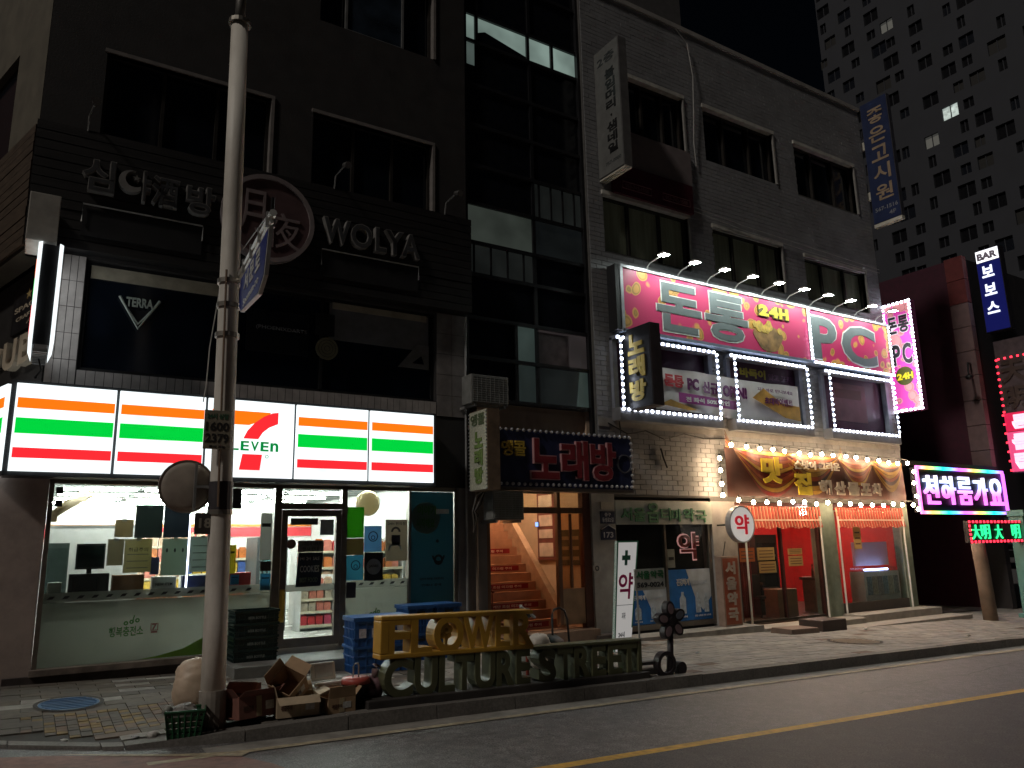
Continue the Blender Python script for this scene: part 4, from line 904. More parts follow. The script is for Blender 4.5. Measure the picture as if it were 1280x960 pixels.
sheet('right one of two dark grey sheets at the top of the store window',1.75,2.09,1.965,2.42,(.085,.10,.115),.55)
sheet('kraft sheet with printed lines in the middle of the store window',1.27,1.62,1.50,1.955,(.46,.43,.27),.5,'취급주의',3)
sheet('plain tan sheet left of the printed kraft sheet',1.06,1.262,1.60,1.955,(.36,.33,.25))
sheet('grey-green sheet right of the printed kraft sheet',1.75,2.09,1.44,1.955,(.36,.42,.36),.5,'. . .')
sheet('pale ruled sheet beside the pole in the store window',2.12,2.46,1.48,1.98,(.38,.43,.40),.5,None,4)
goods('storage_box','dark narrow bottle case in the store window',1.63,1.74,1.46,1.70,.14,.20,M_navy,'box',W_)
goods('storage_box','brown box on the window ledge',1.16,1.56,zc,1.47,.14,.28,M_brownb,'box',W_)
goods('storage_box','white box with a dark label on the window ledge',1.66,1.98,zc,1.43,.14,.28,M_white,'box',W_,'NEW ITEM',M_pale)
goods('storage_box','navy box on the ledge beside the pole',2.06,2.44,zc,1.43,.14,.28,M_navy,'box',W_)
goods('storage_box','red box on the ledge right of the pole',2.66,3.02,zc,1.45,.14,.28,mat('box_red',(.42,.03,.03),.5),'box',W_)
goods('storage_box','small cream box at the left end of the ledge',.40,.56,zc,1.40,.14,.28,M_pale,'box',W_)
t = T('tube_light','short upright violet-white light tube between the sheets in the store window','light',(2.10,.09,1.25)); B().tube([(2.105,.09,1.24),(2.105,.09,2.30)], .011, 8).part('tube', emit('violet_tube',(.80,.78,1.0),7.0), t); B().box(2.09,2.12,.105,.12,1.22,2.32).part('housing', M_alu, t)
mo = T('monitor','dark upper till monitor at the left of the store window','monitor',(.9,.2,1.5)); B().box(.70,1.05,.16,.24,1.56,1.90).part('screen_case', mat('monitor_dark',(.03,.045,.042),.35), mo); B().box(.72,1.03,.154,.159,1.59,1.87).part('screen', mat('screen_glass',(.015,.03,.03),.1), mo); B().box(.84,.90,.19,.22,1.501,1.56).part('stand', M_black, mo)
mo = T('microwave_oven','black microwave oven on the window counter','microwave',(.9,.21,zc)); B().box(.64,1.12,.14,.28,zc,1.50).part('oven_case', mat('oven_black',(.02,.021,.022),.35), mo); B().box(.68,.98,.134,.139,zc+.05,1.45).part('oven_door', M_glassdark, mo); B().box(1.01,1.09,.134,.139,zc+.05,1.45).part('control_panel', M_bdark, mo)
wp = T('partition_board','large plain white board standing behind the left store window','board',(.85,1.4,.33)); B().box(.34,1.62,1.38,1.42,.33,2.15).part('panel', M_white, wp); B().box(.33,1.63,1.37,1.43,2.15,2.19).part('top_rail', M_alu, wp)
dk = T('refrigerator','dark green-grey cabinet at the far left behind the store window','cabinet',(.52,.9,.33)); B().box(.36,.64,.7,1.1,.33,1.92).part('cabinet', mat('cabinet_green',(.08,.11,.10),.5), dk); B().box(.38,.62,.69,.699,.5,1.85).part('cabinet_door', mat('cabinet_green2',(.05,.075,.07),.3), dk)
sp_ = T('wall_speaker','tan horn-shaped lamp arm in the top left of the store window','lamp',(.45,.5,2.4)); B().tube([(.40,.3,2.30),(.55,.5,2.44),(.80,.7,2.62)], .05, 8, .09).part('arm', mat('tan_plastic',(.50,.38,.22),.5), sp_, True); B().box(.37,.44,.28,.36,2.2,2.36).part('mount', MATS['tan_plastic'], sp_)
cam_ = T('notice_pair','two small dark stickers in the top left corner of the store window','sticker',(.42,.03,2.4)); B().box(.385,.47,.026,.033,2.56,2.65).part('sticker', M_black, cam_); B().box(.385,.47,.026,.033,2.39,2.47).part('sticker', M_black, cam_)
dsh = T('window_notice','dark square notice hanging at the top of the glass right of the pole','notice',(2.72,.03,2.4)); B().box(2.645,2.80,.02,.033,2.38,2.68).part('sheet', M_black, dsh); B().box(2.66,2.79,.015,.0195,2.5,2.6).part('print', M_bdark, dsh)
for k,(x0,x1,z0,z1,cm,lb) in enumerate(((3.10,3.27,1.62,2.32,(.52,.53,.50),'tall pale notice on the narrow pane left of the door'),(3.12,3.28,1.46,1.60,(.06,.05,.045),'small dark notice below the tall pale one'),(3.13,3.28,1.18,1.42,(.10,.30,.42),'sky blue notice at the foot of the narrow pane'),(2.66,2.76,1.44,1.85,(.55,.50,.10),'yellow strip notice on the narrow pane'),(2.70,2.82,1.28,1.42,(.08,.25,.36),'teal square notice on the narrow pane'))):
    t = T('window_notice', lb, 'notice', ((x0+x1)/2,.03,z0)); B().box(x0,x1,.022,.033,z0,z1).part('sheet', film('notice_film_%d'%k, cm, 0, .5), t)
    B().box(x0+.02,x1-.02,.018,.0215,z0+(z1-z0)*.7,z0+(z1-z0)*.78).part('print', M_black, t)
la = T('paper_lantern','large cream paper disc lantern hanging inside the right store window','lantern',(5.05,.55,2.4)); B().ball((5.02,.55,2.52), .22, 20, 12, (1,.35,1)).part('shade', film('lantern_paper',(.72,.62,.42),0,.6), la, True); B().tube([(5.02,.55,2.74),(5.02,.55,2.93)], .006, 5).part('cord', M_black, la)
# shelving with goods
PK = [(.36,.012,.015),(.40,.11,.02),(.42,.27,.03),(.36,.30,.22),(.34,.03,.07),(.05,.16,.04),(.42,.13,.09),(.04,.08,.24),(.45,.30,.20)]
PKM = [mat('pack_%d'%i, c, .4, var=.25, scale=25) for i,c in enumerate(PK)]
pkm = [B().box(-.055,.055,-.04,.04,0,.13).prism([(-.05,.13),(.05,.13),(.045,.15),(-.045,.15)],-.005,.005).mesh('snack_pack', m_) for m_ in PKM]
ORD = ('first','second','third','fourth','fifth','sixth','seventh','eighth','ninth','tenth','eleventh','twelfth','thirteenth','fourteenth')
def shelves(name, label, x0, x1, y0, y1, zs, ztop, packs_label, cols, sc=1.0, step=.125):
    t = T(name, label, 'shelf', ((x0+x1)/2,(y0+y1)/2,.33))
    B().box(x0,x1,y1-.02,y1,.33,ztop).part('back_panel', M_white, t)
    for x in (x0,x1-.02): B().box(x,x+.02,y0,y1-.02,.33,ztop).part('upright', M_white, t)
    for i, z in enumerate(zs):
        sh = B().box(x0+.02,x1-.02,y0,y1-.02,z-.02,z).part('shelf_board', M_white, t)
        B().box(x0+.02,x1-.02,y0-.012,y0-.001,z-.035,z+.012).part('price_rail', mat('price_rail',(.55,.50,.36),.5), sh)
        x = x0+.09; npk = -1
        while x < x1-.08:
            c = random.choice(cols[i % len(cols)])
            o = bpy.data.objects.new('snack_pack', pkm[c]); COL.objects.link(o); o.location = (x+random.uniform(-.01,.01), y0+.06, z+.001); o.rotation_euler = (0,0,random.uniform(-.12,.12)); s_ = sc*random.uniform(.9,1.15); o.scale = (sc,1,s_)
            npk += 1; tag(o, 'pack on the %s, %s from the left on its %s board' % (packs_label, ORD[npk], ('lowest','second','third','fourth','fifth','sixth','seventh')[i]), 'snack pack', 'packs on the '+packs_label)
            x += step*sc
    return t
shelves('end_shelf','low white end shelf of snacks straight behind the store door',4.42,5.06,2.2,2.6,(.42,.66,.88,1.08),1.30,'low end shelf',[[0,4],[6,3],[6,8,3],[1,6,8]],1.15)
shelves('gondola_shelf','tall white shelf of snacks behind the low end shelf',4.75,6.3,3.6,4.0,(.5,.8,1.1,1.4,1.72),1.95,'tall middle shelf',[[3,2],[5,2],[8,2],[6,1],[6,0,1]],1.5)
shelves('wall_shelf','long wall shelf of goods at the back left of the store',1.2,4.2,7.4,7.9,(.5,.85,1.2,1.55,1.9),2.1,'long back wall shelf',[[1,6],[2,6],[8,6],[6,1],[2,8]],2.1)
shelves('gondola_shelf','tall shelf of colourful packs seen through the narrow pane left of the door',2.75,4.05,4.2,4.6,(.5,.78,1.06,1.34,1.62),1.95,'narrow-pane shelf',[[2,5],[1,6],[0,3],[7,2],[1,8]],1.35)
shelves('gondola_shelf','tall shelf of packs behind the posters right of the door',5.35,6.35,2.0,2.4,(.5,.8,1.1,1.4,1.7),1.95,'right poster shelf',[[3,2],[5,2],[8,2],[6,1],[0,1]],1.2)
sf2 = T('drinks_fridge','glass-door drinks fridge glimpsed at the left of the door','fridge',(3.95,3.0,.33))
B().box(3.72,3.78,2.6,3.4,.33,2.0).box(4.22,4.28,2.6,3.4,.33,2.0).box(3.78,4.22,3.36,3.4,.33,2.0).box(3.78,4.22,2.6,3.36,1.9,2.0).box(3.78,4.22,2.6,3.36,.33,.5).part('cabinet', M_bdark, sf2)
for z in (.75,1.0,1.25,1.5,1.72): 
    B().box(3.78,4.22,2.7,3.36,z-.012,z).part('rack', M_alu, sf2)
bt = [B().tube([(0,0,0),(0,0,.13),(0,0,.17),(0,0,.2)],.034,8,.016).mesh('bottle', mat('bottle_%d'%i,c,.2)) for i,c in enumerate(((.10,.25,.40),(.45,.50,.52),(.20,.35,.40)))]
for k,z in enumerate((.5,.75,1.0,1.25,1.5)):
    for i in range(5):
        o = bpy.data.objects.new('bottle', random.choice(bt)); COL.objects.link(o); o.location=(3.83+i*.085,2.76,z+.001); tag(o,'drink bottle on the %s rack of the glass-door fridge, %s from the left'%(('bottom','second','third','fourth','top')[k],ORD[i]),'bottle','bottles in the drinks fridge')
B().box(3.78,4.22,2.595,2.60,.5,1.9).part('glass_door', M_glass, sf2)

# ================================================================== STAIRWELL BUILDING (dark glazed slot)
M_slot = mat('slot_frame_black',(.012,.012,.014),.4,var=.2)
sb = T('stairwell_building','narrow black glazed stairwell slot between the two buildings','building',(8.2,0,0))
B().box(6.69,6.76,.06,.4,2.80,17).box(9.58,9.645,.06,.4,2.80,17).part('side_post', M_slot, sb)
B().box(6.69,9.64,1.2,1.3,2.80,17).part('rear_wall', M_black, sb); B().box(6.69,9.64,.4,1.2,16.9,17).part('roof', M_black, sb); 
hz = (4.42,5.22,5.99,6.85,7.5,8.31,9.13,10.0,10.9,11.88,12.52,13.6,15.0)
for z in hz: B().box(6.76,9.58,.10,.22,z-.035,z+.035).part('horizontal_mullion', M_slot, sb)
for i in range(len(hz)-1):
    for x in ((7.03,) if i >= 9 else ())+((8.30,8.93) if i == 9 else (8.33,))+((7.84,) if i in (0,1) else ()):
        B().box(x-.035,x+.035,.11,.21,hz[i]+.035,hz[i+1]-.035).part('vertical_mullion', M_slot, sb)
def lit(name, col, s): return emit(name, col, s, base=(.02,.025,.025), var=.35, vs=1.3)
L_g1, L_g2, L_g3 = lit('stair_glow_top',(.52,.70,.62),.30), lit('stair_glow_mid',(.42,.50,.42),.055), lit('stair_glow_low',(.35,.50,.45),.065)
L_g4 = lit('stair_glow_dim',(.40,.45,.42),.018); L_g5 = lit('stair_glow_pink',(.42,.34,.34),.05)
M_pane = mat('black_pane',(.008,.009,.012),.08,var=.3,spec=.6)
for i in range(len(hz)-1):
    z0, z1 = hz[i]+.036, hz[i+1]-.036
    cols_ = [(6.765,8.29),(8.37,9.575)]
    if i in (0,1): cols_ = [(6.765,7.80),(7.88,8.29),(8.37,9.575)]
    if i >= 9: cols_ = [(6.765,6.99),(7.07,8.29),(8.37,9.575)]
    if i == 9: cols_ = [(6.765,6.99),(7.07,8.26),(8.34,8.89),(8.97,9.575)]
    for j,(a,c) in enumerate(cols_):
        m_ = M_pane
        if i == 9: m_ = L_g1
        elif i == 8 and j == 0: m_ = M_pane
        elif i == 5 and j == 1: m_ = L_g4
        elif i == 5 and j == 0: m_ = M_pane
        elif i == 4 and j == 0: m_ = L_g2
        elif i == 4 and j == 1: m_ = lit('stair_glow_faint',(.3,.36,.38),.012)
        elif i == 3 and j == 0: m_ = L_g4
        elif i == 1 and j == 1: m_ = L_g3
        elif i == 1 and j == 2: m_ = L_g5
        elif i == 0 and j == 1: m_ = lit('stair_glow_low2',(.35,.48,.45),.045)
        elif i == 0 and j == 2: m_ = lit('stair_glow_low3',(.3,.36,.36),.018)
        o = B().box(a,c,.15,.16,z0,z1).part('pane', m_, sb)
        if m_ is L_g4:
            for q in range(4): xx=a+(c-a)*(q+.5)/4; B().box(xx-.05,xx-.015,.12,.149,z0,z1).part('blind_slat', M_slot, o)
        if m_ is L_g1:   # stair underside seen through the glass
            if j in (1,): B().prism([(a,z0),(c,z0),(c,z0+.08),(a+.18,z0+.30),(a,z0+.22)], .142,.149).part('stair_flight', M_pane, o)
            if j == 0: pass
        if i == 1 and j == 2: B().box(a+.0,a+.75,.145,.149,z0+.0,z1-.05).part('poster', mat('pinkish_poster',(.10,.075,.08),.5,var=.4,scale=5), o)
        if i == 0 and j == 2: B().prism([(a+.9,z0),(c,z0),(c,z1),(a+1.0,z1)], .142,.149).part('drape', L_g3, o)
B().box(6.765,6.99,.145,.155,11.35,11.845).part('pane', lit('stair_glow_top2',(.5,.66,.6),.12), sb)
# entrance
M_wood = mat('brown_wood_frame',(.14,.07,.035),.45,var=.3,scale=4,stretch=(3,3,.5)); M_peach = mat('peach_wall',(.62,.45,.31),.7,var=.06)
en = B().box(6.73,7.04,-.02,.30,sw(7)-.3,2.80).part('entrance_pier', M_greypier, sb); B().box(9.40,9.98,-.03,.30,sw(9.5)-.3,2.80).part('entrance_pier', mat('grey_panel',(.40,.38,.35),.6,var=.1,dirt=.35), sb)
ef = B().box(7.045,7.13,.02,.14,.0,2.80).part('door_frame', M_wood, sb); B().box(9.22,9.395,.02,.16,.15,2.80).part('door_frame', mat('red_brown_frame',(.10,.035,.02),.45,var=.2), sb)
B().box(7.13,9.22,.03,.13,2.34,2.45).part('door_head', M_wood, sb); B().box(8.62,8.69,.03,.13,2.45,2.80).box(8.62,8.70,.03,.13,.30,2.34).part('door_frame', M_wood, sb)
B().box(8.70,9.22,.07,.08,.95,2.34).part('door_glass', glass('door_glass_brown',(.82,.74,.62)), sb); B().box(8.70,9.22,.05,.10,.30,.95).part('door_panel', mat('tan_panel',(.36,.23,.13),.5), sb)
B().box(8.90,8.95,.03,.066,.96,2.33).part('door_stile', M_wood, sb); B().box(7.13,8.62,.07,.08,2.45,2.80).box(8.69,9.22,.07,.08,2.45,2.80).part('fanlight', M_glass, sb)
B().box(7.13,9.3,-.28,.05,-.1,.22).part('threshold', mat('threshold',(.20,.13,.09),.6,dirt=.4), sb)
B().box(9.2,9.95,-.35,-.03,-.2,.10).part('threshold', mat('dark_plinth'  ,(.07,.055,.05)), sb)
# hall behind: floor, walls, ceiling
B().box(7.06,9.55,.14,5.2,-.1,.22).part('hall_floor', mat('hall_floor',(.34,.20,.13),.5), sb); B().box(6.95,7.05,.14,5.2,.2,4.4).part('hall_wall', M_peach, sb); B().box(9.5,9.6,.16,5.2,.2,4.4).part('hall_wall', M_peach, sb); B().box(7.05,9.5,5.1,5.2,.2,4.4).part('hall_wall', M_peach, sb)
B().box(7.05,9.5,.30,5.2,4.3,4.4).part('hall_ceiling', M_peach, sb); B().box(7.05,9.5,.25,.32,2.80,4.3).part('hall_lintel', M_peach, sb)
stz = T('staircase','reddish stairs with printed warning strips climbing inside the lit entrance','stairs',(8.0,1.2,.22))
M_step = mat('stair_terracotta',(.42,.21,.125),.55,var=.12); M_strip = mat('strip_red',(.26,.008,.012),.5); M_st = mat('strip_text',(.75,.6,.5),.6)
for k in range(13):
    y_ = .42+k*.168; z_ = .22+(k+1)*.168
    s_ = B().box(7.25,8.80,y_,y_+(.5 if k < 12 else 1.6),z_-.168+(.0 if k else 0),z_).part('step', M_step, stz)
    if k % 2 == 0 and k < 9:
        q = B().box(7.45+.02*k,8.62,y_-.004,y_-.0005,z_-.125,z_-.03).part('warning_strip', M_strip, s_)
        line(stz,'계단 조심 미끄럼 주의',7.6,8.45,z_-.105,z_-.055,y_-.0045, M_st)
B().hexa([(8.81,.35,.2),(8.95,.35,.2),(8.95,2.6,.2),(8.81,2.6,.2)],[(8.81,.35,.55),(8.95,.35,.55),(8.95,2.6,2.9),(8.81,2.6,2.9)]).part('stringer_wall', mat('stringer',(.50,.33,.22),.65), stz)
rl = B().tube([(7.32,.25,.95),(7.32,.55,1.02),(7.32,2.4,2.95)], .025, 8); rl.part('handrail', mat('rail_red_brown',(.14,.03,.02),.4), stz, True)
for k in range(4): B().tube([(7.32,.30+k*.3,.35+k*.3),(7.32,.30+k*.3,1.0+k*.3)], .012, 6).part('baluster', MATS['rail_red_brown'], stz)
fx = T('fire_extinguisher','red fire extinguisher standing at the top of the stairs','extinguisher',(7.5,2.6,.22+13*.168)); B().tube([(7.45,2.65,2.41),(7.45,2.65,2.80),(7.45,2.65,2.86)], .075, 10, .05).part('cylinder', mat('extinguisher_red',(.5,.03,.03),.35), fx, True); B().tube([(7.45,2.65,2.87),(7.45,2.6,2.93)], .02, 6).part('valve', M_black, fx)
po = T('notice_board','tall dark framed notice panel with white sheets on the hall wall','notice board',(9.49,1.9,1.5))
B().box(9.46,9.499,1.3,1.95,1.45,2.9).part('panel', mat('notice_brown',(.18,.06,.05),.5), po)
for z0_,z1_ in ((2.55,2.8),(2.15,2.38),(1.9,2.08),(1.52,1.8)): B().box(9.45,9.459,1.38,1.88,z0_,z1_).part('sheet', mat('notice_sheet',(.62,.5,.42),.6), po)
t = T('notice_screen','small glowing blue screen on the hall notice panel','screen',(9.44,1.95,2.2)); B().box(9.43,9.449,1.86,1.99,2.14,2.25).part('casing', M_black, t); B().box(9.426,9.429,1.87,1.98,2.15,2.24).part('display', emit('screen_blue',(.25,.45,1.0),1.5), t)
t = T('hall_notice','dark green notice seen through the right glass of the entrance','notice',(9.46,.8,1.2)); B().box(9.47,9.499,.45,1.15,1.35,2.05).part('sheet', mat('notice_olive',(.09,.08,.05),.6), t); 
for k in range(3): B().box(9.464,9.469,.52,1.08,1.45+k*.2,1.52+k*.2).part('print', mat('notice_print',(.3,.24,.17),.6), t)
hl = T('hall_lamp','round warm ceiling lamp inside the stair entrance','lamp',(8.55,.55,2.7)); B().ball((8.35,1.3,4.18), .16, 14, 8, (1,1,.5)).part('lamp_bowl', emit('hall_lamp_glow',(1.0,.66,.40),520.0), hl, True); B().tube([(8.35,1.3,4.22),(8.35,1.3,4.3)], .12, 14).part('lamp_base', M_white, hl)
hl = T('hall_lamp','warm lamp bowl behind the fanlight above the entrance','lamp',(7.95,.6,2.5)); B().ball((8.0,.55,2.74), .12, 14, 8, (1,1,.6)).part('lamp_bowl', emit('hall_lamp_glow2',(1.0,.58,.30),26.0), hl, True); B().tube([(8.0,.55,2.80),(8.0,.45,2.9),(8.0,.33,3.0)], .015, 6).part('lamp_arm', M_black, hl)
# air-conditioner units and pipes by the stair entrance
def ac(label, x0, x1, z0, z1, y0=-.55, y1=-.20):
    t = T('air_conditioner', label, 'air conditioner', ((x0+x1)/2,(y0+y1)/2,z0), group='air conditioner units by the stair entrance')
    B().box(x0,x1,y0,y1,z0,z1).part('casing', mat('ac_grey',(.20,.20,.19),.5,dirt=.4), t, bevel=.012)
    gr_ = B(); n_ = 12
    for k in range(n_): z = z0+.04+(z1-z0-.08)*k/(n_-1); gr_.box(x0+.03,x1-.03,y0-.012,y0-.001,z-.008,z+.008)
    for k in range(9): x = x0+.03+(x1-x0-.06)*k/8; gr_.box(x-.004,x+.004,y0-.016,y0-.0125,z0+.03,z1-.03)
    gr_.part('grille', mat('ac_grille',(.26,.27,.26),.5), t)
    for x in (x0+.08,x1-.08): B().box(x-.02,x+.02,y0,.05,z0-.05,z0-.001).part('bracket', M_alu, t)
ac('weathered air conditioner with a meshed front above the white song-room blade sign', 6.45,7.22,4.20,4.72); ac('air conditioner box hanging under the white song-room blade sign', 6.88,7.52,2.20,2.70, -.50,-.18)
pp = T('drain_pipes','thin vertical pipes running up the grey pier beside the stair entrance','pipe',(6.80,-.08,.1))
B().tube([(6.80,-.08,sw(6.8)),(6.80,-.08,2.75)], .025, 8).part('pipe', mat('pipe_tan',(.30,.23,.17),.6), pp); B().tube([(6.60,-.08,sw(6.6)),(6.60,-.08,4.1),(6.62,-.06,5.9)], .02, 8).part('pipe', mat('pipe_grey',(.3,.3,.3),.5), pp)
cbm = T('cable_bundle','loose dark cable bundle hanging beside the lower air conditioner','cable',(6.65,-.3,2.2)); 
for k in range(4): B().tube([(6.85,-.3,2.72),(6.66+.03*k,-.32,2.62-.05*k),(6.62+.02*k,-.25,2.35),(6.70+.03*k,-.15,2.15+.05*k),(6.74,-.06,2.0)], .011, 5).part('cable', M_cable if k%2 else M_cablew, cbm)

# ------------------------------------------------------------------ song-room signs
bulb_off = mat('bulb_unlit',(.34,.34,.36),.3,var=.15)
hs = T('song_room_sign','dark navy song-room sign with red and yellow Korean letters and unlit bulbs over the entrance','sign',(8.5,-.4,2.78))
B().box(7.02,10.12,-.44,-.12,2.78,3.80).part('sign_box', mat('navy_sign',(.022,.027,.075),.4,var=.2), hs); B().box(6.98,10.16,-.42,-.10,2.72,2.778).part('sign_base', mat('sign_tray',(.17,.14,.12),.5), hs)
M_nr = mat('dark_red_letter',(.22,.022,.03),.45); M_nro = mat('letter_edge_pink',(.5,.27,.28),.5); M_ny = mat('ochre_letter',(.5,.34,.05),.5)
word(hs,'노래방',7.68,9.72,2.93,3.66,-.50,-.44,M_nr,.03,.10,outline=M_nro,ob=.016); word(hs,'앵콜',7.08,7.62,3.33,3.60,-.48,-.44,M_ny,.02)
B().ring((9.93,3.28), .16,.185,-.47,-.441,20).part('emblem', mat('emblem_dim',(.09,.09,.11),.5), hs)
bm_ = B().ball((0,0,0), .032, 8, 5).mesh('bulb', bulb_off, True)
for k in range(25):
    x = 7.08+k*.125
    inst('bulb', bm_, hs, (x,-.46,3.80)); inst('bulb', bm_, hs, (x,-.46,2.83))
for k in range(7): inst('bulb', bm_, hs, (10.11,-.46,2.93+k*.125))
def blade(name, label, x, y0, y1, z0, z1, thick, mface, mside, base=None, grp=None):
    """sign standing out from a wall towards the street: local x runs outwards, its face looks along -X"""
    w_ = y1-y0; t = T(name, label, 'sign', (x, y1, z0), rz=-PI/2, group=grp); h = z1-z0
    B().box(0,w_,0,thick,0,h).part('casing', mside, t); B().box(.015,w_-.015,-.012,-.001,.015,h-.015).part('face', mface, t)
    return t, w_, h
M_bl = mat('blade_white_face',(.46,.46,.36),.5,var=.25,scale=30,dirt=.4,dirtcol=(.2,.2,.15)); M_rust = mat('rusty_side',(.17,.115,.075),.7,var=.3,dirt=.5)
t, w_, h = blade('song_room_blade_sign','weathered white song-room blade sign with a rusty end beside the stair entrance',6.55,-.92,-.30,2.68,4.06,.24,M_bl,M_rust)
word(t,'노래방',.20,.48,.10,1.02,-.026,-.012,mat('blade_green_letter',(.16,.24,.07),.5),.05,.08,True); word(t,'앵콜',.06,.56,1.12,1.32,-.022,-.012,mat('blade_dark_letter',(.10,.13,.07),.5),.03)
for zz in (.3,.8,1.15): B().tube([(-.32,.1,zz),(0,.1,zz)], .014, 6).part('bracket', M_alu, t)
for k in range(22):
    inst('bulb', bm_, t, (.0+.02,-.02,.03+k*.062), scale=(.45,.45,.45)); inst('bulb', bm_, t, (w_-.02,-.02,.03+k*.062), scale=(.45,.45,.45))
t, w_, h = blade('song_room_blade_sign','black blade sign with yellow song-room letters in front of the pink billboard',10.28,-1.02,-.14,4.40,6.08,.27,M_black,mat('dark_blade_side',(.05,.04,.045),.6,var=.3,dirt=.4))
word(t,'노래방',.22,.70,.12,1.56,-.03,-.012,mat('yellow_letter_dim',(.50,.38,.07),.45),.05,.10,True)
for zz in (.4,1.2): B().box(-.14,0,.08,.14,zz,zz+.06).part('bracket', M_alu, t)
t, w_, h = blade('hair_shop_blade_sign','tall dim white blade sign with black vertical Korean letters on the upper floors',10.00,-.86,-.02,9.50,12.55,.22,mat('dim_white_face',(.15,.15,.145),.5,var=.12,dirt=.3),mat('dim_white_side',(.12,.115,.115),.6,dirt=.3))
word(t,'붙임머리·샘네일',.36,.68,.42,2.45,-.02,-.012,M_black,.03,.12,True); line(t,'2층',.12,.7,2.62,2.85,-.012,M_bdark,.02); line(t,'757-0000',.26,.76,.2,.28,-.012,M_bdark); 
for k in range(3): B().box(0,w_,.01+k*.07,.06+k*.07,-.035,-.001).part('underlight', mat('pale_trim',(.62,.60,.52),.5), t)
t, w_, h = blade('lodging_blade_sign','tall navy blade sign with pale Korean letters at the top right',20.14,-.92,-.08,10.62,14.42,.16,mat('navy_face',(.012,.024,.085),.5,var=.15),mat('navy_side',(.06,.06,.075),.5))
for i_, ch in enumerate('좋은고시원'): put(B(), ch, .18,.70,3.05-i_*.60,3.52-i_*.60,-.02,-.012,.02).part('letter', mat('pale_gold_letter',(.36,.34,.30) if i_ else (.34,.25,.17),.5), t)
line(t,'567-1516',.10,.78,.34,.46,-.012,mat('dim_pale',(.22,.23,.26),.5),.02); line(t,'4F',.50,.70,.14,.26,-.012,MATS['dim_pale'],.02); B().box(0,w_,.0,.14,-.10,-.002).part('underlight', MATS['pale_trim'], t)
for zz in (.8,2.4): B().box(-.12,0,.04,.12,zz,zz+.25).part('bracket', MATS['pale_trim'], t)

# ================================================================== WHITE TILED BUILDING (right)
wb = T('tiled_building','white tiled building with the pink billboard, pharmacy and small restaurant','building',(15,0,-.3))
M_wt = mat('white_tile',(.27,.27,.28),.42,var=.14,scale=1.3,dirt=.4,dirtcol=(.10,.095,.09)); M_mort = mat('tile_grout',(.10,.095,.09),.9,var=.2); M_band = mat('plain_band',(.34,.32,.30),.7,var=.1,dirt=.4)
X0, X1, ZT = 9.65, 20.12, 14.25
pharm = (10.0,12.70,.08,2.68); r1_ = (13.45,16.40,-.02,2.46); r2_ = (16.95,19.85,-.02,2.46)
w2 = [(10.12,12.92,4.46,5.96),(13.50,16.08,4.46,5.96),(16.95,19.72,4.46,5.96)]; w3 = [(10.08,12.62,7.9,9.2),(13.45,15.92,7.9,9.15),(16.85,19.46,7.9,9.05)]; w4 = [(10.9,12.70,10.92,12.33),(13.42,15.98,10.90,12.33),(16.88,19.50,10.85,12.31)]
HW = [pharm,r1_,r2_]+w2+w3+w4
grid_wall(B(), X0, X1, 2.62, ZT, 0, .3, w2+w3+w4+[(10.0,12.70,2.0,2.68)]).part('wall', M_mort, wb)
for x0,x1 in ((9.985,10.0),(12.70,13.45),(16.40,16.95),(19.85,20.12)):
    B().box(x0,x1,-.005,.3,-.7,2.619).part('pier', mat('restaurant_pier',(.20,.25,.20),.6,dirt=.4) if x0 > 16 else M_band, wb)
# wall tiles: laid one by one, too small to pick apart
bb = B(); th_, tw_ = .105, .30; row = 0; z = 2.72
while z < ZT-.02:
    x = X0+.01-(row % 2)*tw_/2
    cuts = [(h_[0]-.005, h_[1]+.005) for h_ in HW if min(z+th_, h_[3])-max(z, h_[2]) > .3*th_]
    while x < X1-.03:
        spans = [(max(x, X0+.01), min(x+tw_, X1-.005))]
        for c0, c1 in cuts:
            nw = []
            for a, c in spans:
                if c <= c0 or a >= c1: nw.append((a, c)); continue
                if a < c0: nw.append((a, c0))
                if c > c1: nw.append((c1, c))
            spans = nw
        for a, c in spans:
            if c-a < .04: continue
            a, c, d, e = a+.006, c-.006, z+.005, z+th_-.005
            y_ = -.014+random.uniform(-.003,.002)
            bb.add([(a,y_,d),(c,y_,d),(c,y_,e),(a,y_,e),(a-.003,0,d-.003),(c+.003,0,d-.003),(c+.003,0,e+.003),(a-.003,0,e+.003)],[(0,1,2,3),(0,4,5,1),(1,5,6,2),(2,6,7,3),(3,7,4,0)])
        x += tw_
    z += th_; row += 1
o = bb.part('wall_tiles', M_wt, wb); o['kind'] = 'stuff'
B().box(X0,X1,-.06,.35,ZT,ZT+.12).part('parapet', M_band, wb); B().box(X0,12.9,.0,4,ZT+.13,18).part('roof_house', mat('roof_house',(.09,.085,.085),.8), wb)
B().box(X1-.25,X1-.003,.31,12,-.6,ZT).part('side_wall', mat('dark_side_wall',(.11,.10,.10),.8), wb); B().box(X0+.003,X0+.2,1.4,12,0,ZT).part('side_wall', MATS['dark_side_wall'], wb)
B().box(X0,X1,.36,12,ZT-.2,ZT-.05).part('roof', MATS['dark_side_wall'], wb)
B().box(X0+.02,X1-.01,-.035,-.018,4.08,4.25).part('string_course', M_band, wb)
M_cur = mat('beige_curtain',(.58,.51,.38),.8,var=.2,scale=2,stretch=(6,6,.3)); M_lint = mat('pale_lintel',(.55,.53,.48),.5,dirt=.2)
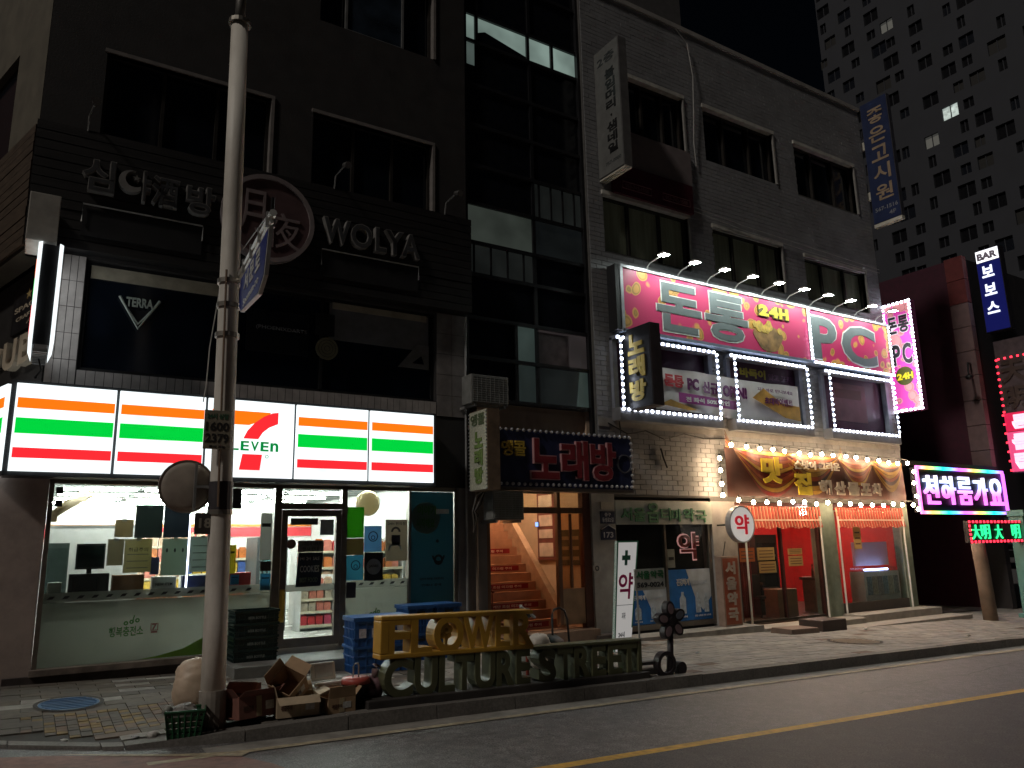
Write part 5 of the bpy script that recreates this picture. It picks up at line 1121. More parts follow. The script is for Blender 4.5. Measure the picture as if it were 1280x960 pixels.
for k,(x0,x1,z0,z1) in enumerate(w3+w4):
    up4 = k >= 3
    w = B().box(x0,x1,.17,.18,z0,z1).part('window', M_glassdark if up4 else M_cur, wb)
    f_ = B()
    for q in (0,.30,.68,1): xx = x0+(x1-x0-.06)*q; f_.box(xx,xx+.06,.08,.16,z0,z1)
    f_.box(x0+.06,x1-.06,.085,.155,z0,z0+.06); f_.box(x0+.06,x1-.06,.085,.155,z1-.05,z1); f_.part('window_frame', M_dark, w)
    if not up4: B().box(x0+.06,x1-.06,.10,.105,z0+.06,z1-.05).part('glass_pane', M_glass, w)
    B().box(x0-.05,x1+.05,-.06,.08,z1-.005,z1+.085).part('lintel', M_lint, w); B().box(x1,x1+.05,-.05,.08,z0,z1-.006).part('jamb', mat('jamb_grey',(.30,.29,.27),.5), w)
rbn = T('window_banner','dark wine-red banner board with two faint outlined lines above the third-floor window','banner',(11.5,-.1,9.2))
B().box(10.32,12.72,-.14,-.03,9.27,9.98).part('board', mat('wine_red',(.075,.012,.024),.5,var=.2), rbn)
for x0 in (10.55,11.75):
    B().tube([(x0,-.145,9.42),(x0,-.145,9.58),(x0+.85,-.145,9.58),(x0+.85,-.145,9.42),(x0,-.145,9.42)], .01, 5).part('outline', mat('wine_pale',(.20,.09,.10),.5), rbn); line(rbn,'053-742-1588',x0+.08,x0+.78,9.45,9.55,-.142,mat('wine_pale',(.20,.09,.10),.5),.02)
B().box(10.80,12.78,-.10,-.02,10.0,10.88).single('blank_panel', mat('blank_panel',(.20,.165,.165),.7,var=.08), 'plain greyish blank panel above the wine-red banner board', 'panel', (11.8,-.05,10.0))
cw = T('hanging_cable','pale cable hanging in an arc down the upper white facade','cable',(13.1,-.1,11)); B().tube([(12.6,-.08,14.2),(12.95,-.1,13.9),(13.05,-.12,13.0),(13.0,-.1,12.0),(12.95,-.08,11.2),(13.0,-.06,10.6)], .012, 5).part('cable', M_cablew, cw)
cw = T('hanging_cable','thin cables strung along the white facade over the third-floor windows','cable',(15,-.1,9.3)); 
for k in range(2): B().tube([(12.7,-.08,9.5-.1*k),(14.5,-.09,9.38-.12*k),(17,-.09,9.32-.14*k),(20.1,-.08,9.25-.1*k)], .007, 5).part('cable', M_cablew, cw)

# ---- pink billboard with its row of arm lamps
bbd = T('billboard','wide pink billboard covered in gold coins with big grey Korean letters and PC','billboard',(15,-.2,6.05))
def coin_print(name, pink, gold, lit_=0, scale=3.0):
    if name in MATS: return MATS[name]
    m, n, l, p = nodes(name)
    ge = n.new('ShaderNodeNewGeometry'); vo = n.new('ShaderNodeTexVoronoi'); vo.inputs['Scale'].default_value = scale; l.new(ge.outputs['Position'], vo.inputs['Vector'])
    no = n.new('ShaderNodeTexNoise'); no.inputs['Scale'].default_value = 1.1; l.new(ge.outputs['Position'], no.inputs['Vector'])
    sb_ = n.new('ShaderNodeMath'); sb_.operation = 'SUBTRACT'; l.new(vo.outputs['Distance'], sb_.inputs[0])
    mr_ = n.new('ShaderNodeMapRange'); mr_.inputs[1].default_value = .42; mr_.inputs[2].default_value = .62; mr_.inputs[3].default_value = -.12; mr_.inputs[4].default_value = .34; l.new(no.outputs['Fac'], mr_.inputs[0]); l.new(mr_.outputs[0], sb_.inputs[1])
    r_ = n.new('ShaderNodeValToRGB'); e = r_.color_ramp.elements; e[0].position = .08; e[0].color = gold+(1,); e[1].position = .30; e[1].color = pink+(1,)
    x_ = e.new(.16); x_.color = tuple(c*.55 for c in gold)+(1,); x_ = e.new(.22); x_.color = tuple(min(1,c*1.1) for c in gold)+(1,)
    l.new(sb_.outputs[0], r_.inputs[0]); l.new(r_.outputs[0], p.inputs['Base Color']); p.inputs['Roughness'].default_value = .45
    if lit_: l.new(r_.outputs[0], p.inputs['Emission Color']); p.inputs['Emission Strength'].default_value = lit_
    return m
M_pinkp = coin_print('pink_coin_print',(.60,.022,.13),(.66,.34,.07))
B().box(10.26,16.28,-.30,-.06,6.12,7.46).part('panel', M_pinkp, bbd); B().box(16.34,19.72,-.30,-.06,6.12,7.46).part('panel', M_pinkp, bbd)
M_alf = mat('billboard_frame',(.48,.49,.52),.4,metal=.4)
B().box(10.20,19.78,-.33,-.05,7.461,7.52).part('frame_rail', M_alf, bbd); B().box(10.20,19.78,-.33,-.05,6.05,6.119).part('frame_rail', mat('frame_blue_grey',(.22,.27,.36),.4,metal=.3), bbd)
B().box(10.18,10.255,-.33,-.05,6.06,7.46).part('frame_post', M_alf, bbd); B().box(16.281,16.339,-.33,-.05,6.12,7.46).part('frame_post', M_alf, bbd); B().box(19.721,19.78,-.33,-.05,6.12,7.46).part('frame_post', M_alf, bbd)
B().box(10.05,10.17,-.32,-.05,6.08,7.5).part('end_box', mat('dark_end_box',(.012,.012,.014),.6), bbd)
M_gl = mat('grey_big_letter',(.13,.155,.16),.45,var=.12); M_gw = mat('white_outline',(.70,.70,.68),.5)
for ch, x0, x1, z0, z1 in (('돈',11.20,12.52,6.24,7.33),('통',12.66,14.05,6.24,7.34),('P',16.42,17.42,6.20,7.30),('C',17.62,19.10,6.20,7.26)):
    o = put(B(), ch, x0, x1, z0, z1, -.312, -.3065, .03).part('letter', M_gl, bbd); put(B(), ch, x0-.04, x1+.04, z0-.04, z1+.04, -.306, -.301, .037).part('letter_outline', M_gw, o)
word(bbd,'24H',14.45,15.55,7.02,7.30,-.33,-.301,mat('bright_yellow',(.75,.62,.03),.5),.06,.05,outline=mat('dark_olive',(.12,.10,.02),.5),ob=.06)
pot = [(14.75+.50*math.cos(t)*(1+.15*math.sin(3*t)), 6.48+.33*math.sin(t)) for t in [2*PI*i/22 for i in range(22)]]
o = B().prism(pot, -.305,-.3005).part('pot_print', mat('pot_brown',(.30,.16,.05),.5,var=.5,scale=5), bbd)
gp = B()
for k in range(16): a_ = random.uniform(0,PI); r0_ = random.uniform(0,.5); gp.ring((14.75+r0_*math.cos(a_)*1.1, 6.63+.38*r0_*math.sin(a_)+.04), 0, .09, -.309-.0004*k,-.3055, 12)
gp.part('coin_heap_print', mat('coin_gold',(.62,.40,.07),.5,var=.35,scale=9), o)['kind'] = 'stuff'
ledm = emit('led_white',(.80,.86,1.0),20.0)
def leds(parent, pts, s_=.023, m=None, nm='led_dots', d=.02):
    bb = B()
    for x,y,z in pts: bb.box(x-s_,x+s_,y-d,y,z-s_,z+s_)
    o = bb.part(nm, m or ledm, parent); o['kind'] = 'stuff'; return o
def run(a, c, n_): return [tuple(a[i]+(c[i]-a[i])*k/(n_-1) for i in range(3)) for k in range(n_)]
leds(bbd, run((16.31,-.335,6.16),(16.31,-.335,7.42),13)+run((16.42,-.335,6.08),(19.75,-.335,6.08),28)+run((19.75,-.335,6.2),(19.75,-.335,7.42),12))
lampm = emit('lamp_led_panel',(.88,1.0,.94),170.0)
for k in range(10):
    x = 11.05+.925*k
    t = T('billboard_lamp','arm lamp over the billboard, %s from the left' % ORD[k],'lamp',(x,-.3,7.52),rz=0,group='arm lamps along the billboard top')
    B().tube([(0,.1,-.02),(0,.08,.10),(0,-.02,.17),(0,-.25,.20),(0,-.40,.22)], .014, 7).part('arm', M_white, t, True)
    B().hexa([(-.10,-.56,.20),(.10,-.56,.20),(.10,-.36,.215),(-.10,-.36,.215)],[(-.07,-.52,.255),(.07,-.52,.255),(.07,-.38,.26),(-.07,-.38,.26)]).part('head', M_white, t)
    B().quad((-.085,-.55,.198),(-.085,-.37,.211),(.085,-.37,.211),(.085,-.55,.198)).part('lamp_panel', lampm, t)
# ---- second-floor windows framed in LED dots
M_ppl = mat('plum_window',(.07,.016,.05),.4,var=.3,scale=2); M_sil = mat('window_surround',(.30,.32,.38),.5,metal=.3)
for k,(x0,x1,z0,z1) in enumerate(w2):
    t = T('led_window','plum window outlined in white light dots under the billboard, %s' % ('left one behind the black blade sign','middle one','right one')[k],'window',((x0+x1)/2,-.1,z0-.2),group='light-framed windows under the billboard')
    B().box(x0+.06,x1-.06,.05,.06,z0,z1).part('pane', M_ppl, t)
    B().box(x0-.06,x0+.06,-.10,.04,z0,z1).part('frame_side', M_sil, t); B().box(x1-.06,x1+.06,-.10,.04,z0,z1).part('frame_side', M_sil, t); B().box(x0-.06,x1+.06,-.22,.04,z1-.06,z1+.02).part('frame_head', M_sil, t); B().box(x0-.08,x1+.08,-.28,.04,z0-.26,z0-.001).part('frame_sill', mat('sill_grey',(.17,.17,.18),.5), t)
    for xx in (x0,x1): B().box(xx-.03,xx+.03,-.30,-.285,z0-.03,z1-.065).part('led_rail', M_sil, t)
    leds(t, run((x0,-.302,z0+.06),(x0,-.302,z1-.10),11)+run((x1,-.302,z0+.06),(x1,-.302,z1-.10),11)+run((x0,-.225,z1-.02),(x1,-.225,z1-.02),19)+run((x0,-.285,z0-.04),(x1,-.285,z0-.04),19), .024)
    if k == 1: line(t,'바둑이',14.05,14.95,5.55,5.78,.045,mat('yellow_print',(.50,.42,.04),.5),.05); line(t,'맞고 포커',15.05,15.9,5.55,5.72,.045,mat('plum_print',(.16,.06,.13),.5),.04)
    if k == 2: B().box(17.5,18.9,.035,.048,4.75,5.75).part('inner_sheet', mat('dull_rose',(.26,.12,.14),.6,var=.35,scale=2), t); B().box(17.6,18.7,.03,.034,5.35,5.6).part('inner_print', mat('rose_brown',(.15,.06,.05),.6), t)
bn = T('opening_banner','white banner announcing the new opening hung across two light-framed windows','banner',(13.4,-.3,4.5))
bb = B(); n_ = 40
def bannery(u, v): return -.17-.03*math.sin(u*9+v*2)*(1-v)-.015*math.sin(u*31)
for i in range(n_):
    for j in range(6):
        def Q(u,v): return (11.12+4.72*u, bannery(u,v), 4.50+.92*v-.06*u*(1-v)+.02*math.sin(u*7))
        bb.quad(Q(i/n_,j/6),Q((i+1)/n_,j/6),Q((i+1)/n_,(j+1)/6),Q(i/n_,(j+1)/6))
bb.part('sheet', mat('banner_white',(.62,.58,.56),.6,var=.06), bn, True)
def btext(s_, x0, x1, z0, z1, m, bold=.03):
    vs, fs_, _ = glyph(s_, bold); bb = B()
    bb.add([((x0+u*(x1-x0)), bannery((x0+u*(x1-x0)-11.12)/4.72, .5)-.028-.004*w_, z0+v_*(z1-z0)) for u,v_,w_ in vs], fs_); bb.part('lettering', m, bn)
btext('돈통',11.35,11.95,5.02,5.30,mat('banner_red',(.42,.02,.03),.5),.06); btext('PC',12.05,12.40,5.0,5.27,mat('banner_purple',(.12,.02,.10),.5),.06); btext('신규',12.52,13.05,4.98,5.25,MATS['banner_purple'],.06); btext('OPEN!',13.15,13.95,4.95,5.22,MATS['banner_purple'],.06)
bb = B().add([(11.75,-.225,4.70),(13.6,-.225,4.66),(13.6,-.225,4.86),(11.75,-.225,4.92)],[(0,1,2,3)]); bb.part('ribbon', mat('ribbon_violet',(.28,.05,.22),.5,var=.5,scale=1), bn)
vs_ = B(); put(vs_,'전 좌석 50% 할인',11.95,13.3,4.73,4.84,-.235,-.228,.03); vs_.part('lettering', M_gw, bn)
for (pts,) in (([(14.1,5.0),(15.2,4.60),(15.75,4.55),(15.75,4.9),(15.1,4.95),(14.5,5.25)],),([(11.2,4.62),(12.0,4.54),(12.3,4.56),(11.5,4.74)],)): B().prism(pts, -.232,-.222).part('print', mat('banner_gold',(.45,.25,.05),.5,var=.4,scale=3), bn)
vs_ = B(); put(vs_,'초대박이벤트',14.5,15.5,4.88,5.05,-.242,-.235,.03); vs_.part('lettering', MATS['banner_purple'], bn)
btext('지금 바로 만나보세요',14.3,15.6,5.18,5.27,MATS['banner_purple'],.02)
# ---- blade of the PC room
t, w_, h = blade('pc_room_blade_sign','glowing pink blade sign outlined in white dots at the right corner of the building',20.20,-.78,.04,5.12,8.20,.22,coin_print('pink_blade_print',(.75,.07,.45),(.75,.30,.32),.50,3.6),mat('pink_side',(.3,.08,.2),.5))
M_dl = mat('dark_blade_letter',(.03,.03,.035),.4); 
for ch,x0,x1,z0,z1 in (('돈',.12,.38,2.20,2.68),('통',.42,.72,2.20,2.68),('P',.16,.38,1.30,1.88),('C',.44,.70,1.30,1.88)): 
    o = put(B(),ch,x0,x1,z0,z1,-.03,-.012,.03).part('letter', M_dl, t); put(B(),ch,x0-.02,x1+.02,z0-.02,z1+.02,-.016,-.0122,.06).part('letter_outline', emit('outline_glow',(.9,.8,.9),.7), o)
B().ring((.42,.98), 0,.26,-.016,-.0125,18).part('tag', mat('olive_tag',(.10,.10,.01),.5), t); word(t,'24H',.20,.66,.88,1.06,-.03,-.016,emit('tag_yellow',(.9,.75,.03),.8),.04,.05)
leds(t, run((.02,-.012,.03),(.02,-.012,h-.03),27)+run((w_-.02,-.012,.03),(w_-.02,-.012,h-.03),27)+run((.1,-.012,.03),(w_-.1,-.012,.03),6)+run((.1,-.012,h-.03),(w_-.1,-.012,h-.03),6), .027)

# ================================================================== PHARMACY
ph = B().box(10.0,12.70,.05,.14,.06,.16).box(10.0,10.06,.05,.14,.16,2.62).box(12.62,12.70,.05,.14,.16,2.62).box(10.06,12.62,.05,.14,2.56,2.62).box(11.34,11.39,.05,.14,.16,2.12).part('pharmacy_frame', M_frame, wb)
B().box(10.06,11.34,.085,.093,.16,2.12).part('glass_pane', M_glass, ph); B().box(11.39,12.62,.085,.093,.16,2.12).part('glass_pane', M_glass, ph)
M_din = mat('dark_interior',(.035,.035,.04),.8)
B().box(9.9,12.8,2.6,2.7,-.2,2.9).box(9.9,9.999,.31,2.6,-.2,2.9).box(12.70,12.8,.31,2.6,-.2,2.9).box(9.999,12.70,.31,2.6,2.70,2.8).box(9.999,12.70,.15,2.6,-.2,.06).part('pharmacy_room', M_din, wb)
B().box(9.7,13.42,-.58,-.01,-.6,.02).part('pharmacy_step', M_conc, wb)
sg = T('pharmacy_sign','pale panel with dark green pharmacy lettering at the top of the pharmacy window','sign',(11.35,.0,2.13)); B().box(10.0,12.69,-.03,.045,2.125,2.60).part('panel', mat('pharm_panel',(.40,.42,.38),.5,var=.12,dirt=.3), sg)
M_pg = mat('pharm_green',(.025,.15,.055),.5)
for ch,x0,x1,z0,z1 in (('서',10.12,10.42,2.20,2.46),('울',10.46,10.78,2.18,2.46),('옵',10.82,11.16,2.16,2.56),('티',11.20,11.48,2.20,2.46),('마',11.50,11.80,2.18,2.44),('약',11.84,12.16,2.18,2.46),('국',12.20,12.52,2.16,2.42)): put(B(),ch,x0,x1,z0,z1,-.05,-.03,.02).part('letter', M_pg, sg)
ng = T('neon_sign','red outlined medicine character glowing faintly in the dark pharmacy window','sign',(12.05,.2,1.4)); o = put(B(),'약',11.80,12.38,1.40,1.94,.10,.13,.015).part('letter', mat('neon_red_face',(.30,.02,.03),.4), ng); put(B(),'약',11.77,12.41,1.37,1.97,.131,.145,.042).part('letter_outline', emit('neon_pale',(.9,.38,.36),.5), o)
# blue posters on the pharmacy glass
M_pb = mat('poster_blue',(.02,.15,.45),.45,var=.2); M_pgw = mat('poster_pale_grey',(.5,.54,.58),.5,var=.25,scale=3)
for k,(x0,x1,z0,z1) in enumerate(((11.40,12.61,.17,1.20),(10.20,11.33,.17,.86))):
    t = T('window_poster','blue poster with a pale bottle picture on the %s pharmacy pane' % ('right','left')[k],'poster',((x0+x1)/2,.07,z0)); B().box(x0,x1,.074,.084,z0,z1).part('sheet', M_pb, t); w_, h = x1-x0, z1-z0
    B().prism([(x0+w_*.42,z1-.002),(x1-.005,z1-.002),(x1-.005,z0+h*.45),(x0+w_*.78,z0+h*.18),(x0+w_*.62,z0+h*.4)], .069,.0735).part('picture', M_pgw, t)
    line(t,'건강하게',x0+w_*.18,x0+w_*.48,z0+h*.68,z0+h*.82,.068,mat('poster_white',(.6,.62,.63),.5),.04); line(t,'언제나 가까이',x0+w_*.5,x0+w_*.9,z0+h*.68,z0+h*.78,.065,MATS['poster_pale_grey'],.03)
    for q,(bx,bh,bw) in enumerate(((.30,.42,.07),(.66,.40,.06),(.86,.36,.055))):
        bx = x0+w_*bx; bt_ = B().prism([(bx-w_*bw,z0+h*.14),(bx+w_*bw,z0+h*.14),(bx+w_*bw,z0+h*(.14+bh*.7)),(bx+w_*bw*.4,z0+h*(.14+bh*.85)),(bx+w_*bw*.4,z0+h*(.14+bh)),(bx-w_*bw*.4,z0+h*(.14+bh)),(bx-w_*bw*.4,z0+h*(.14+bh*.85)),(bx-w_*bw,z0+h*(.14+bh*.7))], .062,.066).part('bottle_print', mat('bottle_pale',(.45,.52,.58),.4,var=.3,scale=14), t)
        line(t,'한방 소화제',bx-w_*.09,bx+w_*.09,z0+h*.06,z0+h*.10,.068,MATS['poster_white'])
t = T('window_notice','small pale notice hanging in the dark pharmacy window','notice',(11.52,.07,1.22)); B().box(11.42,11.62,.074,.084,1.24,1.62).part('sheet', M_cold, t); B().box(11.45,11.59,.07,.0735,1.40,1.46).part('print', M_black, t)
# address plate, small fittings on the grey panel
ap = T('address_plate','navy house number plate reading 173 on the grey panel by the entrance','address plate',(9.78,-.04,1.83)); B().box(9.60,9.96,-.05,-.031,2.14,2.38).part('street_plate', mat('plate_navy',(.02,.025,.06),.4), ap); B().prism([(9.60,1.83),(9.96,1.83),(9.96,2.03),(9.78,2.12),(9.60,2.03)], -.05,-.031).part('number_plate', MATS['plate_navy'], ap)
M_pw = mat('plate_white',(.5,.5,.52),.5); line(ap,'173',9.66,9.90,1.87,1.98,-.05,M_pw,.02); line(ap,'동성로2길',9.64,9.92,2.17,2.26,-.05,M_pw,.02); line(ap,'중구',9.70,9.86,2.28,2.35,-.05,M_pw,.02)
B().tube([(9.60,-.055,2.03),(9.78,-.055,2.115),(9.96,-.055,2.03)], .007, 5).part('plate_edge', M_pw, ap)
B().box(9.62,9.94,-.052,-.03,2.42,2.56).single('small_notice', mat('cream_notice',(.42,.38,.31),.6), 'small blank cream plate above the house number', 'plate', (9.78,-.04,2.42))
db = T('door_bell','small round white intercom disc on the grey panel right of the entrance','intercom',(9.46,-.04,1.2)); B().ring((9.46,1.30), 0,.10,-.05,-.031,18).part('disc', mat('dull_white',(.40,.37,.33),.5), db); B().ring((9.46,1.30), .03,.05,-.056,-.051,12).part('ring', M_bdark, db)
# freestanding signs in front of the pharmacy
ts = T('stand_sign','small white stand sign with the pharmacy name and number 569-0024 on a thin post','sign',(8.12,-2.70,sw(8.1)),rz=0)
B().tube([(0,0,0),(0,0,1.36)], .014, 8).part('post', M_alu, ts); B().ring((0,0),0,.0,0,0,3) ; B().box(-.16,.16,-.12,.12,0,.03).part('foot', M_grey, ts); pnl = B().box(-.06,.56,-.03,-.015,1.04,1.36).part('panel', mat('stand_white',(.42,.42,.38),.5), ts)
for i_,ch in enumerate('서울약국'): put(B(),ch,-.03+i_*.145,.10+i_*.145,1.21,1.33,-.036,-.03,.03).part('letter', M_pg, pnl)
line(ts,'569-0024',-.02,.53,1.08,1.16,-.03,M_bdark,.03)
lb = T('leaning_board','tall leaning white board with a green cross and pink medicine character before the pharmacy','board',(8.9,-1.5,sw(8.9)))
zb_ = sw(8.9)
def LB(u, v, o_=0): # board plane: u across, v up
    x0 = 8.60+.26*v; wd = .36+.13*v; return (x0+u*wd, -1.5+o_+.10*v, zb_+(1.80-zb_)*v)
B().hexa([LB(0,0),LB(1,0),LB(1,0,.06),LB(0,0,.06)],[LB(0,1),LB(1,1),LB(1,1,.06),LB(0,1,.06)]).part('board', emit('board_lit',(.95,.92,.90),.30,base=(.6,.58,.55)), lb)
bb = B(); 
for (u0,u1,v0,v1) in ((0,.06,0,1),(.06,1,.985,1),(.94,1,.2,.985)): bb.hexa([LB(u0,v0,-.003),LB(u1,v0,-.003),LB(u1,v0,.063),LB(u0,v0,.063)],[LB(u0,v1,-.003),LB(u1,v1,-.003),LB(u1,v1,.063),LB(u0,v1,.063)])
bb.part('green_edge', mat('board_green',(.05,.22,.12),.5), lb)
def lbput(s_, u0,u1,v0,v1,m,bold): 
    vs, fs_, _ = glyph(s_, bold); B().add([LB(u0+(u1-u0)*a_, v0+(v1-v0)*b_, -.004-.004*(c_+.5)) for a_,b_,c_ in vs], fs_).part('lettering', m, lb)
lbput('약',.12,.85,.46,.70,mat('pink_letter',(.50,.02,.14),.5),.02); lbput('✚',.25,.65,.77,.91,mat('green_cross',(.04,.16,.11),.5),.0); lbput('24시',.2,.55,.12,.17,M_bdark,.02); lbput('지하',.35,.55,.28,.34,M_bdark,.0)
hx = B(); hx.hexa([LB(.05,.405,-.004),LB(.93,.405,-.004),LB(.93,.405,-.001),LB(.05,.405,-.001)],[LB(.05,.409,-.004),LB(.93,.409,-.004),LB(.93,.409,-.001),LB(.05,.409,-.001)]); hx.part('rule', M_bdark, lb)
vsg = T('standing_sign','faded orange-red upright sign with four pale pharmacy characters against the pier','sign',(12.85,-.2,.02)); B().box(12.58,13.10,-.30,-.12,.021,1.44).part('casing', mat('salmon_case',(.36,.25,.19),.6,dirt=.3), vsg); B().box(12.62,13.06,-.306,-.3005,.06,1.40).part('face', mat('faded_orange_red',(.36,.085,.04),.5,var=.15,dirt=.25,dirtcol=(.25,.14,.1)), vsg)
word(vsg,'서울약국',12.68,12.98,.10,1.36,-.318,-.306,mat('faded_pale_letter',(.46,.37,.30),.5),.05,.16,True)
rs = T('round_sign','round white sign with a red medicine character on a bracket between pharmacy and restaurant','sign',(12.86,-.6,1.8)); B().ring((12.86,2.10), 0,.36,-.70,-.60,30).part('drum', emit('drum_lit',(.95,.88,.80),.42,base=(.6,.57,.53)), rs); B().ring((12.86,2.10), .36,.385,-.71,-.58,30).part('rim', mat('drum_rim',(.45,.42,.40),.4), rs); put(B(),'약',12.64,13.06,1.89,2.30,-.72,-.70,.022).part('letter', emit('drum_red_lit',(.75,.02,.04),.38,base=(.45,.03,.04)), rs)
B().tube([(12.86,-.6,2.1),(12.86,-.01,2.1)], .02, 6).part('bracket', M_black, rs); B().tube([(12.80,-.25,1.75),(12.83,-.18,1.6),(12.81,-.15,1.45)], .01, 5).part('cable', M_cable, rs)

# ================================================================== RESTAURANT
M_rr = mat('restaurant_red',(.50,.016,.014),.6,var=.15)
B().box(13.3,20.0,3.6,3.7,-.4,2.9).part('restaurant_back_wall', M_rr, wb); B().box(13.3,13.449,.31,3.6,-.4,2.9).box(19.851,20.0,.31,3.6,-.4,2.9).part('restaurant_side_wall', M_rr, wb); B().box(13.449,19.851,.31,3.6,2.62,2.75).part('restaurant_ceiling', mat('restaurant_ceiling',(.4,.28,.2),.7), wb); B().box(13.449,19.851,.02,3.6,-.4,-.03).part('restaurant_floor', mat('restaurant_floor',(.10,.07,.055),.4), wb)
rf = B().box(13.45,13.52,.03,.13,-.02,2.46).box(16.33,16.40,.03,.13,-.02,2.46).box(14.95,15.01,.04,.12,.0,2.46).box(13.5,16.35,.045,.11,2.42,2.455).part('restaurant_door_frame', mat('dark_red_frame',(.05,.015,.013),.4), wb)
B().box(13.52,14.95,.07,.078,.03,2.46).part('glass_pane', M_glass, rf); B().box(15.01,16.33,.07,.078,.03,2.46).part('glass_pane', M_glass, rf); B().box(13.52,16.33,.04,.12,-.02,.03).part('door_sill', M_dark, rf)
r2 = B().box(16.95,17.02,.03,.13,-.02,2.46).box(19.78,19.85,.03,.13,-.02,2.46).box(17.0,19.8,.045,.11,2.42,2.455).part('restaurant_window_frame', mat('grey_green_frame',(.22,.26,.22),.5), wb); B().box(17.02,19.78,.07,.078,.22,2.46).part('glass_pane', M_glass, r2); B().box(17.02,19.78,.03,.13,-.02,.22).part('sill_panel', mat('sill_dark',(.06,.05,.045),.6), r2)
wp_ = [('white_post',13.62,-.10),('white_post',16.30,-.08),('white_post',16.99,-.08),('white_post',19.74,-.08)]
for k,(nm,x,y_) in enumerate(wp_):
    B().tube([(x,y_,sw(x)+.12),(x,y_,2.3)], .022, 8).single('white_pole', M_white, 'thin white pole standing at the %s of the restaurant front' % ('left edge','right side of the door','left side of the window','right side of the window')[k], 'pole', (x,y_,sw(x)+.12), 'white poles of the restaurant front')
st_ = T('restaurant_step','long low concrete steps before the restaurant window and door','step',(17,-.6,-.3)); M_stp = mat('step_concrete',(.34,.31,.27),.75,var=.15,bump=.2,dirt=.35)
B().box(13.42,16.9,-.62,-.006,-.6,-.05).part('lower_step', M_stp, st_, bevel=.01); B().box(16.9,20.22,-.55,-.006,-.6,.0).part('upper_step', M_stp, st_, bevel=.01); B().box(15.9,20.60,-1.10,-.551,-.7,-.17).part('wide_step', M_stp, st_, bevel=.01)
b = B().hexa([(13.35,-1.32,sw(13.4)-.02),(14.25,-1.32,sw(14.2)-.02),(14.25,-.78,sw(14.2)-.02),(13.35,-.78,sw(13.4)-.02)],[(13.38,-1.30,sw(13.4)+.10),(14.22,-1.30,sw(14.2)+.10),(14.22,-.80,sw(14.2)+.11),(13.38,-.80,sw(13.4)+.11)]); b.single('loose_step', mat('brown_slab',(.15,.10,.075),.7,var=.2), 'flat brown slab used as a step before the restaurant door', 'step', (13.8,-1.05,sw(13.8)), bevel=.01)
b = B().box(14.45,15.25,-1.25,-.64,sw(15)-.02,sw(14.5)+.22); b.single('loose_block', mat('dark_block',(.05,.035,.03),.6,var=.25), 'dark wooden block beside the flat brown slab before the restaurant', 'step', (14.85,-.95,sw(14.9)), bevel=.015)
# banner with printed drapes
bn2 = T('restaurant_banner','orange-brown restaurant banner with gold drapery and painted Korean letters framed by bulbs','banner',(16.4,-.3,2.72))
M_bk = mat('banner_brown',(.055,.016,.010),.6,var=.3,scale=2)
def RY(u, v): return -.22-.02*math.sin(u*23)-.015*math.sin(u*51+v*3)
bb = B(); n_ = 60
def RQ(u,v): return (13.02+6.78*u, RY(u,v), 2.70+v*(1.10-.10*u))
for i in range(n_):
    for j in range(4): bb.quad(RQ(i/n_,j/4),RQ((i+1)/n_,j/4),RQ((i+1)/n_,(j+1)/4),RQ(i/n_,(j+1)/4))
bb.part('sheet', M_bk, bn2, True)
drm = [mat('drape_%s'%a_, c_, .5, var=.2, scale=6) for a_,c_ in (('red',(.13,.010,.008)),('gold',(.28,.15,.02)),('orange',(.20,.036,.010)),('dark',(.035,.007,.006)))]
def swag(u0, u1, depth, rows, off=0, slant=0):
    """hanging folds: nested catenary bands, each standing proud of the last"""
    for r_ in range(rows):
        d0, d1 = depth*(1-r_/rows), depth*(1-(r_+.9)/rows); bb = B(); n_ = 16
        for i in range(n_):
            q = []
            for u, d in ((i/n_,d0),((i+1)/n_,d0),((i+1)/n_,d1),(i/n_,d1)):
                k_ = 4*u*(1-u); x_, y_, z_ = RQ(u0+(u1-u0)*u, 1); q.append((x_, y_-.05-.012*(r_ % 2)-.03*k_*(d/depth), z_-.02-d*k_+slant*(u-.5)*(-d)))
            bb.quad(*q)
        bb.part('drape_fold', drm[(r_+off) % 4 if r_ % 2 == 0 else (1 if r_ % 4 == 1 else 2)], bn2)
swag(.0,.36,1.0,10,0,.8); swag(.30,.60,.92,9,1,-.6); swag(.575,.80,.74,9,0,0); swag(.785,.985,.78,9,1,0)
M_yl2 = mat('sun_yellow',(.62,.46,.03),.5); M_wl = mat('faded_white_letter',(.42,.36,.29),.5)
for ch,x0,x1,z0,z1,m_ in (('맛',14.05,14.75,3.02,3.62,M_yl2),('집',15.15,15.75,2.78,3.30,M_yl2),('해',16.05,16.50,2.80,3.15,M_wl),('산',16.62,17.05,2.80,3.13,M_wl),('물',17.15,17.60,2.80,3.12,M_wl),('포',17.68,18.08,2.80,3.11,M_wl),('차',18.15,18.55,2.80,3.12,M_wl)):
    put(B(),ch,x0,x1,z0,z1,-.36,-.33,.05).part('letter', m_, bn2)
put(B(),'손맛이 그리운',15.2,16.9,3.38,3.58,-.36,-.34,.03).part('lettering', mat('white_letter',(.62,.55,.46),.5), bn2)
